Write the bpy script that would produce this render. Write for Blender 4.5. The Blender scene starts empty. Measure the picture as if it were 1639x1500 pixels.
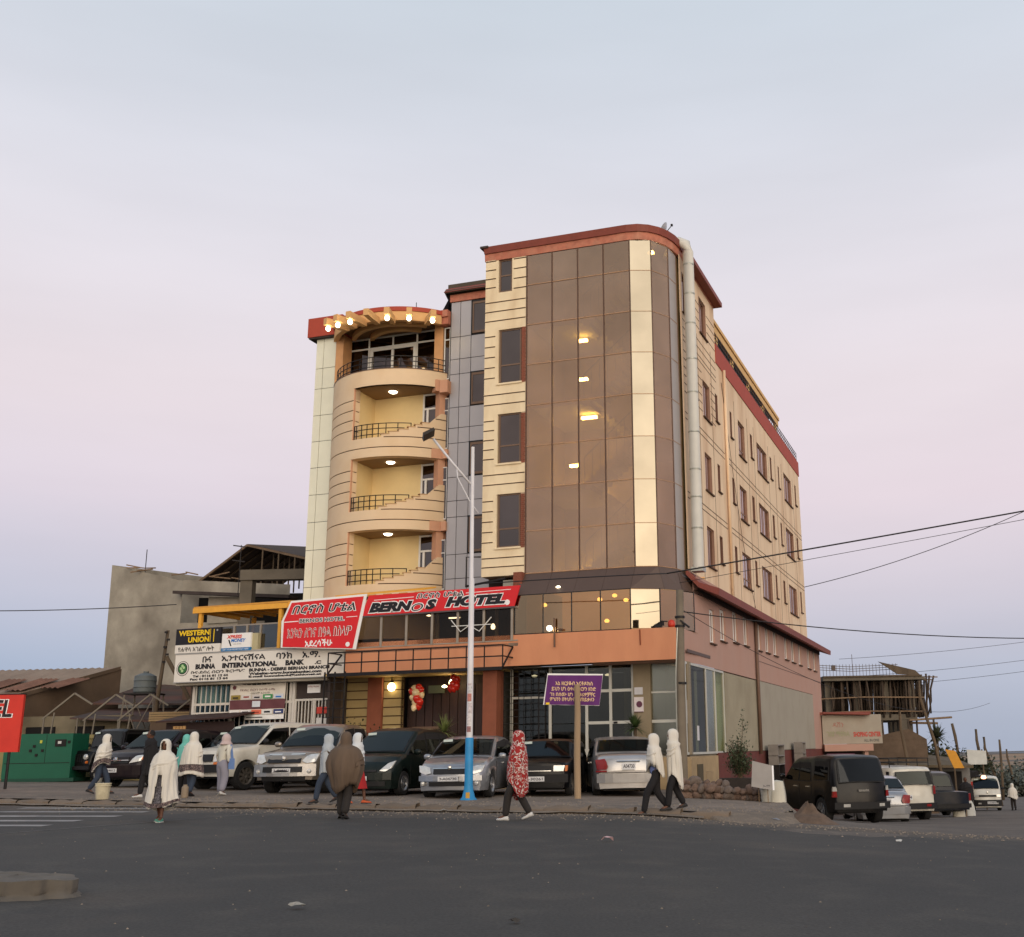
import bpy, bmesh, math, random
from mathutils import Vector, Matrix
random.seed(7)
SC = bpy.context.scene
COL = SC.collection
R = math.radians

# ------------------------------------------------------------------ camera
cam = bpy.data.objects.new('camera', bpy.data.cameras.new('camera'))
COL.objects.link(cam)
_p, _r = R(14.41), R(1.05)
_f = Vector((0, math.cos(_p), math.sin(_p)))
_x = Vector((1, 0, 0)); _d = -_x.cross(_f)
_cx = math.cos(_r) * _x + math.sin(_r) * _d
_cd = -math.sin(_r) * _x + math.cos(_r) * _d
cam.matrix_world = Matrix(((_cx.x, -_cd.x, -_f.x, 0), (_cx.y, -_cd.y, -_f.y, 0), (_cx.z, -_cd.z, -_f.z, 1.3), (0, 0, 0, 1)))
cam.data.sensor_width = 36; cam.data.sensor_fit = 'HORIZONTAL'
cam.data.lens = 39.185; cam.data.shift_x = -0.1142; cam.data.shift_y = -0.0065
cam.data.clip_end = 9000
SC.camera = cam

# ------------------------------------------------------------------ sky and sun (after sunset, glow behind the camera)
def s2l(c):
    return tuple((v / 12.92 if v <= .04045 else ((v + .055) / 1.055) ** 2.4) for v in [q / 255 for q in c])

world = bpy.data.worlds.new('World'); SC.world = world; world.use_nodes = True
N = world.node_tree.nodes; L = world.node_tree.links; N.clear()
wo = N.new('ShaderNodeOutputWorld'); bg = N.new('ShaderNodeBackground'); L.new(bg.outputs[0], wo.inputs[0])
tc = N.new('ShaderNodeTexCoord'); sep = N.new('ShaderNodeSeparateXYZ'); L.new(tc.outputs['Generated'], sep.inputs[0])
def wmath(op, a, b=None):
    n = N.new('ShaderNodeMath'); n.operation = op
    for i, v in enumerate((a, b)):
        if v is None: continue
        if isinstance(v, (int, float)): n.inputs[i].default_value = v
        else: L.new(v, n.inputs[i])
    return n.outputs[0]
def ramp(fac, stops):
    n = N.new('ShaderNodeValToRGB'); e = n.color_ramp.elements
    while len(e) > 1: e.remove(e[-1])
    e[0].position = stops[0][0]; e[0].color = (*stops[0][1], 1)
    for p, c in stops[1:]:
        q = e.new(p); q.color = (*c, 1)
    L.new(fac, n.inputs[0]); return n.outputs[0]
zz = wmath('MAXIMUM', sep.outputs['Z'], 0.0)
front = ramp(zz, [(0, s2l((166, 174, 192))), (.06, s2l((181, 186, 202))), (.13, s2l((206, 200, 211))), (.21, s2l((224, 211, 219))),
                  (.31, s2l((228, 218, 224))), (.42, s2l((220, 217, 225))), (.52, s2l((209, 213, 223))), (.62, s2l((199, 209, 220))), (1, s2l((150, 172, 200)))])
# sunset glow: brighter than 1, so the ramp is scaled afterwards
glow = ramp(zz, [(0, (.90, .64, .42)), (.06, (1.0, .78, .56)), (.16, (.86, .70, .54)), (.30, (.52, .47, .42)), (.55, (.38, .39, .41)), (1, (.18, .23, .32))])
gs = N.new('ShaderNodeVectorMath'); gs.operation = 'SCALE'; L.new(glow, gs.inputs[0]); gs.inputs['Scale'].default_value = 1.75
sx, sy = 0.22, -0.975                        # horizontal direction of the set sun
dotp = wmath('ADD', wmath('MULTIPLY', sep.outputs['X'], sx), wmath('MULTIPLY', sep.outputs['Y'], sy))
hl = wmath('SQRT', wmath('MAXIMUM', wmath('SUBTRACT', 1.0, wmath('MULTIPLY', sep.outputs['Z'], sep.outputs['Z'])), 1e-4))
az = wmath('DIVIDE', dotp, hl)
mr = N.new('ShaderNodeMapRange'); mr.interpolation_type = 'SMOOTHERSTEP'; L.new(az, mr.inputs[0])
mr.inputs[1].default_value = .45; mr.inputs[2].default_value = 1.02
mx = N.new('ShaderNodeMix'); mx.data_type = 'RGBA'; mx.clamp_result = False
L.new(mr.outputs[0], mx.inputs[0]); L.new(front, mx.inputs[6]); L.new(gs.outputs[0], mx.inputs[7])
# bluer low band towards the left of the view
tint = N.new('ShaderNodeMix'); tint.data_type = 'RGBA'; tint.blend_type = 'MULTIPLY'
lf = wmath('MULTIPLY', wmath('MAXIMUM', wmath('MULTIPLY', sep.outputs['X'], -1.2), 0.0), wmath('MAXIMUM', wmath('SUBTRACT', 1.0, wmath('MULTIPLY', zz, 3.5)), 0.0))
L.new(lf, tint.inputs[0]); L.new(mx.outputs[2], tint.inputs[6]); tint.inputs[7].default_value = (.62, .85, 1.02, 1)
wn = N.new('ShaderNodeTexNoise'); wn.inputs['Scale'].default_value = 2.2; wn.inputs['Detail'].default_value = 4; wmp = N.new('ShaderNodeMapping'); wmp.inputs['Scale'].default_value = (1, 1, 5); L.new(tc.outputs['Generated'], wmp.inputs[0]); L.new(wmp.outputs[0], wn.inputs['Vector'])
wr_ = N.new('ShaderNodeMapRange'); L.new(wn.outputs[0], wr_.inputs[0]); wr_.inputs[1].default_value = .3; wr_.inputs[2].default_value = .7; wr_.inputs[3].default_value = 1.01; wr_.inputs[4].default_value = 1.10
wsc = N.new('ShaderNodeVectorMath'); wsc.operation = 'SCALE'; L.new(tint.outputs[2], wsc.inputs[0]); L.new(wr_.outputs[0], wsc.inputs['Scale'])
L.new(wsc.outputs[0], bg.inputs[0]); bg.inputs[1].default_value = 1.0

sun = bpy.data.objects.new('sun', bpy.data.lights.new('sun', 'SUN')); COL.objects.link(sun)
sun.data.energy = 2.1; sun.data.angle = R(64); sun.data.color = (1.0, .86, .70)
sun.rotation_euler = Vector((-.32, .95, -.17)).to_track_quat('-Z', 'Y').to_euler()

SC.render.engine = 'CYCLES'
SC.view_settings.view_transform = 'Standard'; SC.view_settings.look = 'None'
SC.view_settings.exposure = 0; SC.view_settings.gamma = 1; SC.view_settings.use_curve_mapping = False
SC.cycles.max_bounces = 8; SC.cycles.transparent_max_bounces = 12

# ------------------------------------------------------------------ materials
MATS = {}
def mat(name, rgb, rough=.75, metal=0.0, var=.10, scale=2.5, bump=.0, bscale=30, stretch=(1, 1, 1), rnd=0.0, dirt=None, dirtamt=.35, dirtscale=.8, spec=.4, emit=None, estr=1.0, coat=0.0):
    if name in MATS: return MATS[name]
    m = bpy.data.materials.new(name); m.use_nodes = True; MATS[name] = m
    n = m.node_tree.nodes; l = m.node_tree.links; b = n['Principled BSDF']
    b.inputs['Roughness'].default_value = rough; b.inputs['Metallic'].default_value = metal
    b.inputs['Specular IOR Level'].default_value = spec; b.inputs['Coat Weight'].default_value = coat
    base = s2l(rgb)
    tcn = n.new('ShaderNodeTexCoord'); mp = n.new('ShaderNodeMapping'); mp.inputs['Scale'].default_value = stretch
    l.new(tcn.outputs['Object'], mp.inputs[0])
    col = None
    if var or dirt or rnd:
        nz = n.new('ShaderNodeTexNoise'); nz.inputs['Scale'].default_value = scale; nz.inputs['Detail'].default_value = 6; nz.inputs['Roughness'].default_value = .6
        l.new(mp.outputs[0], nz.inputs['Vector'])
        rm = n.new('ShaderNodeMapRange'); l.new(nz.outputs[0], rm.inputs[0])
        rm.inputs[1].default_value = .3; rm.inputs[2].default_value = .7; rm.inputs[3].default_value = 1 - var; rm.inputs[4].default_value = 1 + var
        f = rm.outputs[0]
        if rnd:
            oi = n.new('ShaderNodeObjectInfo'); r2 = n.new('ShaderNodeMapRange'); l.new(oi.outputs['Random'], r2.inputs[0])
            r2.inputs[3].default_value = 1 - rnd; r2.inputs[4].default_value = 1 + rnd
            mm = n.new('ShaderNodeMath'); mm.operation = 'MULTIPLY'; l.new(f, mm.inputs[0]); l.new(r2.outputs[0], mm.inputs[1]); f = mm.outputs[0]
        vm = n.new('ShaderNodeVectorMath'); vm.operation = 'SCALE'; vm.inputs[0].default_value = base; l.new(f, vm.inputs['Scale']); col = vm.outputs[0]
        if dirt:
            n2 = n.new('ShaderNodeTexNoise'); n2.inputs['Scale'].default_value = dirtscale; n2.inputs['Detail'].default_value = 8
            l.new(mp.outputs[0], n2.inputs['Vector'])
            r3 = n.new('ShaderNodeMapRange'); l.new(n2.outputs[0], r3.inputs[0]); r3.inputs[1].default_value = .46; r3.inputs[2].default_value = .72; r3.inputs[4].default_value = dirtamt
            mxn = n.new('ShaderNodeMix'); mxn.data_type = 'RGBA'; l.new(r3.outputs[0], mxn.inputs[0]); l.new(col, mxn.inputs[6]); mxn.inputs[7].default_value = (*s2l(dirt), 1)
            col = mxn.outputs[2]
        l.new(col, b.inputs['Base Color'])
    else: b.inputs['Base Color'].default_value = (*base, 1)
    if bump:
        n3 = n.new('ShaderNodeTexNoise'); n3.inputs['Scale'].default_value = bscale; n3.inputs['Detail'].default_value = 5
        l.new(mp.outputs[0], n3.inputs['Vector']); bp = n.new('ShaderNodeBump'); bp.inputs['Strength'].default_value = bump; bp.inputs['Distance'].default_value = .02
        l.new(n3.outputs[0], bp.inputs['Height']); l.new(bp.outputs[0], b.inputs['Normal'])
    if emit:
        b.inputs['Emission Color'].default_value = (*emit, 1); b.inputs['Emission Strength'].default_value = estr
    return m

def glass(name, refl, trans, base=.25, rough=.03, wave=.0):
    """tinted reflective building glass: mirror coat over a tinted see-through sheet"""
    if name in MATS: return MATS[name]
    m = bpy.data.materials.new(name); m.use_nodes = True; MATS[name] = m
    n = m.node_tree.nodes; l = m.node_tree.links; n.clear()
    o = n.new('ShaderNodeOutputMaterial'); g = n.new('ShaderNodeBsdfGlossy'); t = n.new('ShaderNodeBsdfTransparent'); mxs = n.new('ShaderNodeMixShader')
    g.inputs['Color'].default_value = (*refl, 1); g.inputs['Roughness'].default_value = rough; t.inputs['Color'].default_value = (*trans, 1)
    fr = n.new('ShaderNodeLayerWeight'); fr.inputs['Blend'].default_value = .25
    mrn = n.new('ShaderNodeMapRange'); l.new(fr.outputs['Facing'], mrn.inputs[0]); mrn.inputs[3].default_value = base; mrn.inputs[4].default_value = min(1, base + (.5 if base > .12 else .28))
    l.new(mrn.outputs[0], mxs.inputs[0]); l.new(t.outputs[0], mxs.inputs[1]); l.new(g.outputs[0], mxs.inputs[2]); l.new(mxs.outputs[0], o.inputs[0])
    oi = n.new('ShaderNodeObjectInfo'); rv = n.new('ShaderNodeMapRange'); l.new(oi.outputs['Random'], rv.inputs[0]); rv.inputs[3].default_value = .92; rv.inputs[4].default_value = 1.06
    gz_ = n.new('ShaderNodeTexNoise'); gz_.inputs['Scale'].default_value = .55; gz_.inputs['Detail'].default_value = 5; gt_ = n.new('ShaderNodeTexCoord'); l.new(gt_.outputs['Object'], gz_.inputs['Vector'])
    gr_ = n.new('ShaderNodeMapRange'); l.new(gz_.outputs[0], gr_.inputs[0]); gr_.inputs[1].default_value = .3; gr_.inputs[2].default_value = .7; gr_.inputs[3].default_value = .82; gr_.inputs[4].default_value = 1.1
    gm_ = n.new('ShaderNodeMath'); gm_.operation = 'MULTIPLY'; l.new(rv.outputs[0], gm_.inputs[0]); l.new(gr_.outputs[0], gm_.inputs[1])
    gs_ = n.new('ShaderNodeVectorMath'); gs_.operation = 'SCALE'; gs_.inputs[0].default_value = refl; l.new(gm_.outputs[0], gs_.inputs['Scale']); l.new(gs_.outputs[0], g.inputs['Color'])
    if wave:
        tcn = n.new('ShaderNodeTexCoord'); nz = n.new('ShaderNodeTexNoise'); nz.inputs['Scale'].default_value = .9; nz.inputs['Detail'].default_value = 2
        l.new(tcn.outputs['Object'], nz.inputs['Vector']); bp = n.new('ShaderNodeBump'); bp.inputs['Strength'].default_value = wave; bp.inputs['Distance'].default_value = .05
        l.new(nz.outputs[0], bp.inputs['Height']); l.new(bp.outputs[0], g.inputs['Normal'])
    return m

def lamp_mat(name, rgb, s):
    if name in MATS: return MATS[name]
    m = bpy.data.materials.new(name); m.use_nodes = True; MATS[name] = m
    n = m.node_tree.nodes; n.clear(); o = n.new('ShaderNodeOutputMaterial'); e = n.new('ShaderNodeEmission')
    e.inputs[0].default_value = (*rgb, 1); e.inputs[1].default_value = s; m.node_tree.links.new(e.outputs[0], o.inputs[0]); return m

# ------------------------------------------------------------------ mesh helpers
class MB:
    def __init__(s): s.v = []; s.f = []
    def add(s, vs, fs):
        k = len(s.v); s.v += [tuple(p) for p in vs]; s.f += [tuple(i + k for i in f) for f in fs]; return s
    def box(s, x0, x1, y0, y1, z0, z1):
        return s.add([(x0, y0, z0), (x1, y0, z0), (x1, y1, z0), (x0, y1, z0), (x0, y0, z1), (x1, y0, z1), (x1, y1, z1), (x0, y1, z1)],
                     [(0, 3, 2, 1), (4, 5, 6, 7), (0, 1, 5, 4), (1, 2, 6, 5), (2, 3, 7, 6), (3, 0, 4, 7)])
    def cbox(s, c, d, rz=0.0):
        k = len(s.v); s.box(-d[0] / 2, d[0] / 2, -d[1] / 2, d[1] / 2, -d[2] / 2, d[2] / 2)
        m = Matrix.Translation(c) @ Matrix.Rotation(rz, 4, 'Z')
        for i in range(k, len(s.v)): s.v[i] = tuple(m @ Vector(s.v[i]))
        return s
    def quad(s, a, b, c, d): return s.add([a, b, c, d], [(0, 1, 2, 3)])
    def prism(s, pts, z0, z1):
        n = len(pts); return s.add([(p[0], p[1], z0) for p in pts] + [(p[0], p[1], z1) for p in pts],
            [tuple(range(n))[::-1], tuple(range(n, 2 * n))] + [(i, (i + 1) % n, n + (i + 1) % n, n + i) for i in range(n)])
    def slab(s, pts3, off):
        """polygon in 3-D given thickness by the vector off"""
        n = len(pts3); o = Vector(off)
        return s.add([Vector(p) for p in pts3] + [Vector(p) + o for p in pts3],
            [tuple(range(n)), tuple(range(n, 2 * n))[::-1]] + [(i, n + i, n + (i + 1) % n, (i + 1) % n) for i in range(n)])
    def tube(s, pts, r, n=6, caps=True):
        pts = [Vector(p) for p in pts]; rs = r if isinstance(r, (list, tuple)) else [r] * len(pts); k = len(s.v); vs = []; fs = []
        for i, p in enumerate(pts):
            d = (pts[min(i + 1, len(pts) - 1)] - pts[max(i - 1, 0)]).normalized()
            a = d.cross(Vector((0, 0, 1)));
            if a.length < .05: a = d.cross(Vector((0, 1, 0)))
            a.normalize(); b = d.cross(a)
            for j in range(n):
                t = 2 * math.pi * (j + .5) / n; vs.append(p + a * math.cos(t) * rs[i] + b * math.sin(t) * rs[i])
        for i in range(len(pts) - 1):
            for j in range(n): fs.append((i * n + j, i * n + (j + 1) % n, (i + 1) * n + (j + 1) % n, (i + 1) * n + j))
        if caps: fs.append(tuple(range(n))); fs.append(tuple(range((len(pts) - 1) * n, len(pts) * n))[::-1])
        return s.add(vs, fs)
    def bar(s, a, b, w, h=None):
        """square bar from a to b"""
        return s.tube([a, b], w * .7071, 4)
    def lathe(s, prof, n=16, c=(0, 0, 0), axis='Z'):
        vs = []; fs = []; m = len(prof)
        for j in range(n):
            t = 2 * math.pi * j / n
            for r, z in prof:
                p = (r * math.cos(t), r * math.sin(t), z)
                if axis == 'Y': p = (p[0], p[2], p[1])
                if axis == 'X': p = (p[2], p[0], p[1])
                vs.append((p[0] + c[0], p[1] + c[1], p[2] + c[2]))
        for j in range(n):
            for i in range(m - 1): fs.append((j * m + i, ((j + 1) % n) * m + i, ((j + 1) % n) * m + i + 1, j * m + i + 1))
        return s.add(vs, fs)
    def grid(s, fn, nu, nv, closed=False):
        vs = [fn(i / nu, j / nv) for j in range(nv + 1) for i in range(nu + 1)]
        return s.add(vs, [(j * (nu + 1) + i, j * (nu + 1) + i + 1, (j + 1) * (nu + 1) + i + 1, (j + 1) * (nu + 1) + i) for j in range(nv) for i in range(nu)])
    def xf(s, m, k=0):
        for i in range(k, len(s.v)): s.v[i] = tuple(m @ Vector(s.v[i]))
        return s
    def mesh(s, name, m=None, smooth=False, angle=None):
        me = bpy.data.meshes.new(name); me.from_pydata(s.v, [], s.f); me.update()
        b = bmesh.new(); b.from_mesh(me); bmesh.ops.recalc_face_normals(b, faces=b.faces); b.to_mesh(me); b.free()
        if m: me.materials.append(m)
        if smooth or angle:
            me.polygons.foreach_set('use_smooth', [True] * len(me.polygons))
            if angle: me.set_sharp_from_angle(angle=R(angle))
        return me
    def build(s, name, m=None, parent=None, smooth=False, angle=None, loc=None, rot=None):
        o = bpy.data.objects.new(name, s.mesh(name, m, smooth, angle)); COL.objects.link(o)
        if parent: o.parent = parent
        if loc: o.location = loc
        if rot: o.rotation_euler = rot
        return o

def tag(o, label=None, cat=None, group=None, kind=None):
    if label: o['label'] = label
    if cat: o['category'] = cat
    if group: o['group'] = group
    if kind: o['kind'] = kind
    return o
def thing(name, label, cat, loc=(0, 0, 0), rz=0.0, group=None):
    o = bpy.data.objects.new(name, None); COL.objects.link(o); o.empty_display_size = .2
    o.location = loc; o.rotation_euler = (0, 0, rz); return tag(o, label, cat, group)
KIDS = {}
def copy_tree(o, parent=None):
    c = o.copy(); COL.objects.link(c)
    if parent: c.parent = parent; c.matrix_parent_inverse = o.matrix_parent_inverse
    for ch in list(o.children): copy_tree(ch, c)
    return c
def inst(name, mesh, parent=None, loc=(0, 0, 0), rot=(0, 0, 0), scale=(1, 1, 1)):
    o = bpy.data.objects.new(name, mesh); COL.objects.link(o); o.parent = parent; o.location = loc; o.rotation_euler = rot; o.scale = scale; return o

def holed(mb, us, vs, holes, to3d, nrm, back=True):
    """flat wall u0..u1 x v0..v1 with rectangular recesses (u0,v0,u1,v1,depth,closed)"""
    U = sorted(set([us[0], us[1]] + [h[0] for h in holes] + [h[2] for h in holes])); V = sorted(set([vs[0], vs[1]] + [h[1] for h in holes] + [h[3] for h in holes]))
    U = [u for u in U if us[0] - 1e-6 <= u <= us[1] + 1e-6]; V = [v for v in V if vs[0] - 1e-6 <= v <= vs[1] + 1e-6]
    nu, nv = len(U) - 1, len(V) - 1
    D = [[(0, True)] * nv for _ in range(nu)]
    for h in holes:
        for i in range(nu):
            if U[i] >= h[0] - 1e-6 and U[i + 1] <= h[2] + 1e-6:
                for j in range(nv):
                    if V[j] >= h[1] - 1e-6 and V[j + 1] <= h[3] + 1e-6:
                        if h[4] > D[i][j][0]: D[i][j] = (h[4], h[5])
    n = Vector(nrm)
    def P(u, v, d): return Vector(to3d(u, v)) - n * d
    for i in range(nu):
        for j in range(nv):
            d, cl = D[i][j]
            if cl: mb.quad(P(U[i], V[j], d), P(U[i + 1], V[j], d), P(U[i + 1], V[j + 1], d), P(U[i], V[j + 1], d))
            for di, dj, a, b in ((1, 0, (U[i + 1], V[j]), (U[i + 1], V[j + 1])), (0, 1, (U[i], V[j + 1]), (U[i + 1], V[j + 1]))):
                ii, jj = i + di, j + dj
                d2 = D[ii][jj][0] if ii < nu and jj < nv else 0
                if abs(d2 - d) > 1e-6: mb.quad(P(*a, d), P(*b, d), P(*b, d2), P(*a, d2))
    return mb

def text_mesh(body, name, m, parent, origin, ux, uz, w, h, bold=0.0, shear=0.0, ext=.004, sp=1.0, align='C'):
    """lettering fitted into a w x h box whose lower-left corner is origin; ux, uz are unit vectors along the line and up"""
    cu = bpy.data.curves.new(name, 'FONT'); cu.body = body; cu.size = 1; cu.offset = bold; cu.shear = shear; cu.extrude = .0; cu.space_character = sp; cu.resolution_u = 3
    ob = bpy.data.objects.new(name, cu); COL.objects.link(ob)
    dg = bpy.context.evaluated_depsgraph_get(); me = bpy.data.meshes.new_from_object(ob.evaluated_get(dg))
    bpy.data.objects.remove(ob); bpy.data.curves.remove(cu)
    if not me.vertices: return None
    xs = [v.co.x for v in me.vertices]; ys = [v.co.y for v in me.vertices]
    x0, x1, y0, y1 = min(xs), max(xs), min(ys), max(ys)
    sx, sy_ = w / max(x1 - x0, 1e-6), h / max(y1 - y0, 1e-6)
    if align == 'K': sx = min(sx, sy_ * 1.3)
    o, ux, uz = Vector(origin), Vector(ux), Vector(uz); nn = ux.cross(uz).normalized()
    for v in me.vertices: v.co = o + ux * ((v.co.x - x0) * sx) + uz * ((v.co.y - y0) * sy_) + nn * ext
    me.materials.clear(); me.materials.append(m)
    t = bpy.data.objects.new(name, me); COL.objects.link(t)
    if parent: t.parent = parent
    return t

# common materials
stucco = mat('cream_stucco', (232, 213, 178), .85, var=.05, scale=1.2, bump=.25, bscale=25, stretch=(1, 1, .35), dirt=(188, 158, 118), dirtamt=.45, dirtscale=1.8)
stucco_side = mat('side_stucco', (230, 204, 172), .85, var=.05, scale=.8, bump=.2, bscale=20, stretch=(1, 1, .25), dirt=(190, 148, 110), dirtamt=.55, dirtscale=1.3)
groove_m = mat('groove_shadow', (84, 62, 48), .95, var=.1)
yellow_w = mat('yellow_render', (226, 202, 150), .85, var=.04, scale=1.5, bump=.1)
orange_r = mat('orange_render', (208, 142, 104), .8, var=.06, scale=1.0, bump=.15, stretch=(1, 1, .3), dirt=(178, 108, 78), dirtamt=.3, dirtscale=1.6)
pink_r = mat('pink_render', (182, 146, 131), .85, var=.05, scale=.8, bump=.15, dirt=(160, 108, 88), dirtamt=.25)
red_r = mat('red_parapet', (166, 68, 48), .7, var=.08, scale=2)
copper = mat('copper_band', (178, 108, 84), .6, var=.22, scale=5, bump=.2, dirt=(196, 140, 112), dirtamt=.5, dirtscale=3)
roofred = mat('roof_red', (128, 62, 48), .6, var=.12, scale=4)
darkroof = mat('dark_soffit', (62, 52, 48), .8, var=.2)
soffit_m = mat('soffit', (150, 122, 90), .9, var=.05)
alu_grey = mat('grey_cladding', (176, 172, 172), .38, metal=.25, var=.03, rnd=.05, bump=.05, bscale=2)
alu_white = mat('white_cladding', (226, 224, 202), .35, metal=.05, var=.03, rnd=.03, bump=.05, bscale=2)
joint_m = mat('joint_black', (40, 40, 44), .8, var=0)
frame_br = mat('bronze_frame', (122, 98, 80), .5, metal=.4, var=.05)
mull = mat('mullion', (92, 68, 54), .5, metal=.3, var=.1)
white_f = mat('white_frame', (222, 220, 214), .45, var=.03)
black_m = mat('black_metal', (30, 26, 26), .5, metal=.3, var=.2, scale=8)
inner_d = mat('dark_interior', (44, 34, 30), .9, var=.2, scale=1)
inner_l = mat('stair_wall', (150, 132, 92), .9, var=.06)
brickm = mat('brick_red', (132, 76, 58), .85, var=.35, scale=30, rnd=.1)
concrete = mat('concrete', (160, 152, 137), .9, var=.2, scale=1.1, bump=.5, bscale=5, dirt=(112, 104, 92), dirtamt=.85, dirtscale=.5)
concrete_d = mat('concrete_dark', (104, 96, 84), .9, var=.2, scale=1.2, bump=.4, bscale=8)
wood = mat('weathered_wood', (120, 98, 76), .85, var=.25, scale=5, stretch=(1, 1, .2), rnd=.15)
wood_d = mat('pole_wood', (92, 78, 62), .9, var=.25, scale=4, stretch=(1, 1, .15), rnd=.15, bump=.3)
steel = mat('galvanised', (170, 170, 160), .4, metal=.6, var=.1, scale=3)
duct_m = mat('duct_metal', (200, 198, 190), .6, metal=.05, var=.06, scale=2, bump=.1, bscale=4)
curtain_g = glass('bronze_curtain_glass', (.60, .45, .33), (.84, .68, .38), base=.42, wave=.06)
facet_g = glass('bronze_corner_glass', (.33, .295, .23), (.26, .18, .11), base=.80, wave=.05)
low_g = glass('amber_glass', (.66, .50, .32), (.80, .60, .34), base=.34, wave=.04)
win_g = glass('window_glass', (.50, .43, .38), (.06, .05, .045), base=.20, wave=.05)
side_g = glass('side_window_glass', (.70, .60, .58), (.10, .08, .08), base=.62, wave=.03)
shop_g = glass('shop_glass', (.54, .51, .46), (.38, .37, .33), base=.09, wave=.03)
dark_g = glass('terrace_glass', (.34, .30, .26), (.66, .60, .52), base=.05, wave=.03)
lamp_w = lamp_mat('lamp_warm', (1, .90, .66), 5.5)
lamp_hot = lamp_mat('lamp_bulb', (1, .88, .60), 13)
tube_m = lamp_mat('stair_light', (1.0, .95, .62), 60)
# ------------------------------------------------------------------ terrain, road, forecourt
from mathutils import noise
def nz(x, y, s=1.0, z=0.0): return noise.noise(Vector((x * s, y * s, z)))
def lerp(tab, x):
    if x <= tab[0][0]: return tab[0][1]
    for (a, b), (c, d) in zip(tab, tab[1:]):
        if x <= c: return b + (d - b) * (x - a) / (c - a)
    return tab[-1][1]
def roadz(x): return .04 - .015 * x if x < 0 else .04 - .05 * min(x, 8.0)
FARZ = [(17, 0), (21, -.03), (25, -.18), (33, -.56), (90, -3.3), (400, -12.6), (800, -19.6), (1600, -26), (2200, -27), (2600, -24), (4000, -26)]
def G(x, y):
    s = lerp(FARZ, y)
    w = min(1, max(0, (x - 1.0) / 4.5)) if y < 60 else (min(1, max(0, (x - 1.0) / 4.5 + (y - 60) / 60)))
    return roadz(max(x, -22)) + s * w
def foreZ(x, y=0): return .12 - .02 * max(x, -30)
def kerbY(x): return 22.8 - .31 * x
def edgeY(x):
    if x < 1.5: return kerbY(x)
    if x < 3.2: return 22.335 + (x - 1.5) * .7
    return 23.5 + (x - 3.2) * 10

def sheet(name, xs, ys, zf, m, kind='structure', yf=None):
    vs = []; fs = []; nx = len(xs)
    for j, t in enumerate(ys):
        for x in xs:
            y = yf(x, t) if yf else t
            vs.append((x, y, zf(x, y)))
    fs = [(j * nx + i, j * nx + i + 1, (j + 1) * nx + i + 1, (j + 1) * nx + i) for j in range(len(ys) - 1) for i in range(nx - 1)]
    b = MB(); b.add(vs, fs); o = b.build(name, m, smooth=True); return tag(o, kind=kind)
def rng(a, b, n): return [a + (b - a) * i / n for i in range(n + 1)]

def ground_mat(name, c1, c2, c3, s1=.25, s2=3, bump=.3, rough=.95, dust=None):
    m = bpy.data.materials.new(name); m.use_nodes = True; n = m.node_tree.nodes; l = m.node_tree.links; b = n['Principled BSDF']
    b.inputs['Roughness'].default_value = rough; b.inputs['Specular IOR Level'].default_value = .25
    t = n.new('ShaderNodeTexCoord')
    def nn(s, d=8):
        q = n.new('ShaderNodeTexNoise'); q.inputs['Scale'].default_value = s; q.inputs['Detail'].default_value = d; l.new(t.outputs['Object'], q.inputs['Vector']); return q.outputs[0]
    def mp(f, a, b_):
        q = n.new('ShaderNodeMapRange'); l.new(f, q.inputs[0]); q.inputs[1].default_value = a; q.inputs[2].default_value = b_; return q.outputs[0]
    def mix(f, a, b_):
        q = n.new('ShaderNodeMix'); q.data_type = 'RGBA'; l.new(f, q.inputs[0])
        for i, v in ((6, a), (7, b_)):
            if isinstance(v, tuple): q.inputs[i].default_value = (*s2l(v), 1)
            else: l.new(v, q.inputs[i])
        return q.outputs[2]
    c = mix(mp(nn(s1), .38, .62), c1, c2); c = mix(mp(nn(s2), .5, .8), c, c3)
    if dust:
        # dust lying along the kerb line, broken up by noise
        sp = n.new('ShaderNodeSeparateXYZ'); l.new(t.outputs['Object'], sp.inputs[0])
        def mth(op, a, b_):
            q = n.new('ShaderNodeMath'); q.operation = op
            for i, v in enumerate((a, b_)):
                if isinstance(v, (int, float)): q.inputs[i].default_value = v
                else: l.new(v, q.inputs[i])
            return q.outputs[0]
        d = mth('ADD', mth('MULTIPLY', sp.outputs['X'], .31), sp.outputs['Y']); d = mth('ADD', d, mth('MULTIPLY', mth('SUBTRACT', nn(.8, 6), .5), 4.2))
        c = mix(mth('MULTIPLY', mp(d, 20.3, 22.6), .85), c, dust)
        c = mix(mth('MULTIPLY', mp(nn(.35, 5), .55, .75), .35), c, dust)
    f3 = nn(38, 6); vm = n.new('ShaderNodeMapRange'); l.new(f3, vm.inputs[0]); vm.inputs[1].default_value = .3; vm.inputs[2].default_value = .7; vm.inputs[3].default_value = .78; vm.inputs[4].default_value = 1.24
    sc = n.new('ShaderNodeVectorMath'); sc.operation = 'SCALE'; l.new(c, sc.inputs[0]); l.new(vm.outputs[0], sc.inputs['Scale'])
    l.new(sc.outputs[0], b.inputs['Base Color'])
    bp = n.new('ShaderNodeBump'); bp.inputs['Strength'].default_value = bump; bp.inputs['Distance'].default_value = .02; l.new(nn(35, 6), bp.inputs['Height']); l.new(bp.outputs[0], b.inputs['Normal'])
    return m
asphalt = ground_mat('asphalt', (64, 63, 61), (71, 69, 66), (79, 76, 71), .16, 1.3, .25, .9, dust=(106, 95, 84))
dustm = ground_mat('dusty_ground', (126, 113, 99), (110, 100, 89), (144, 128, 110), .5, 2.5, .5)
forem = ground_mat('forecourt_ground', (130, 117, 105), (112, 102, 92), (146, 131, 115), .5, 3, .5)
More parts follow.
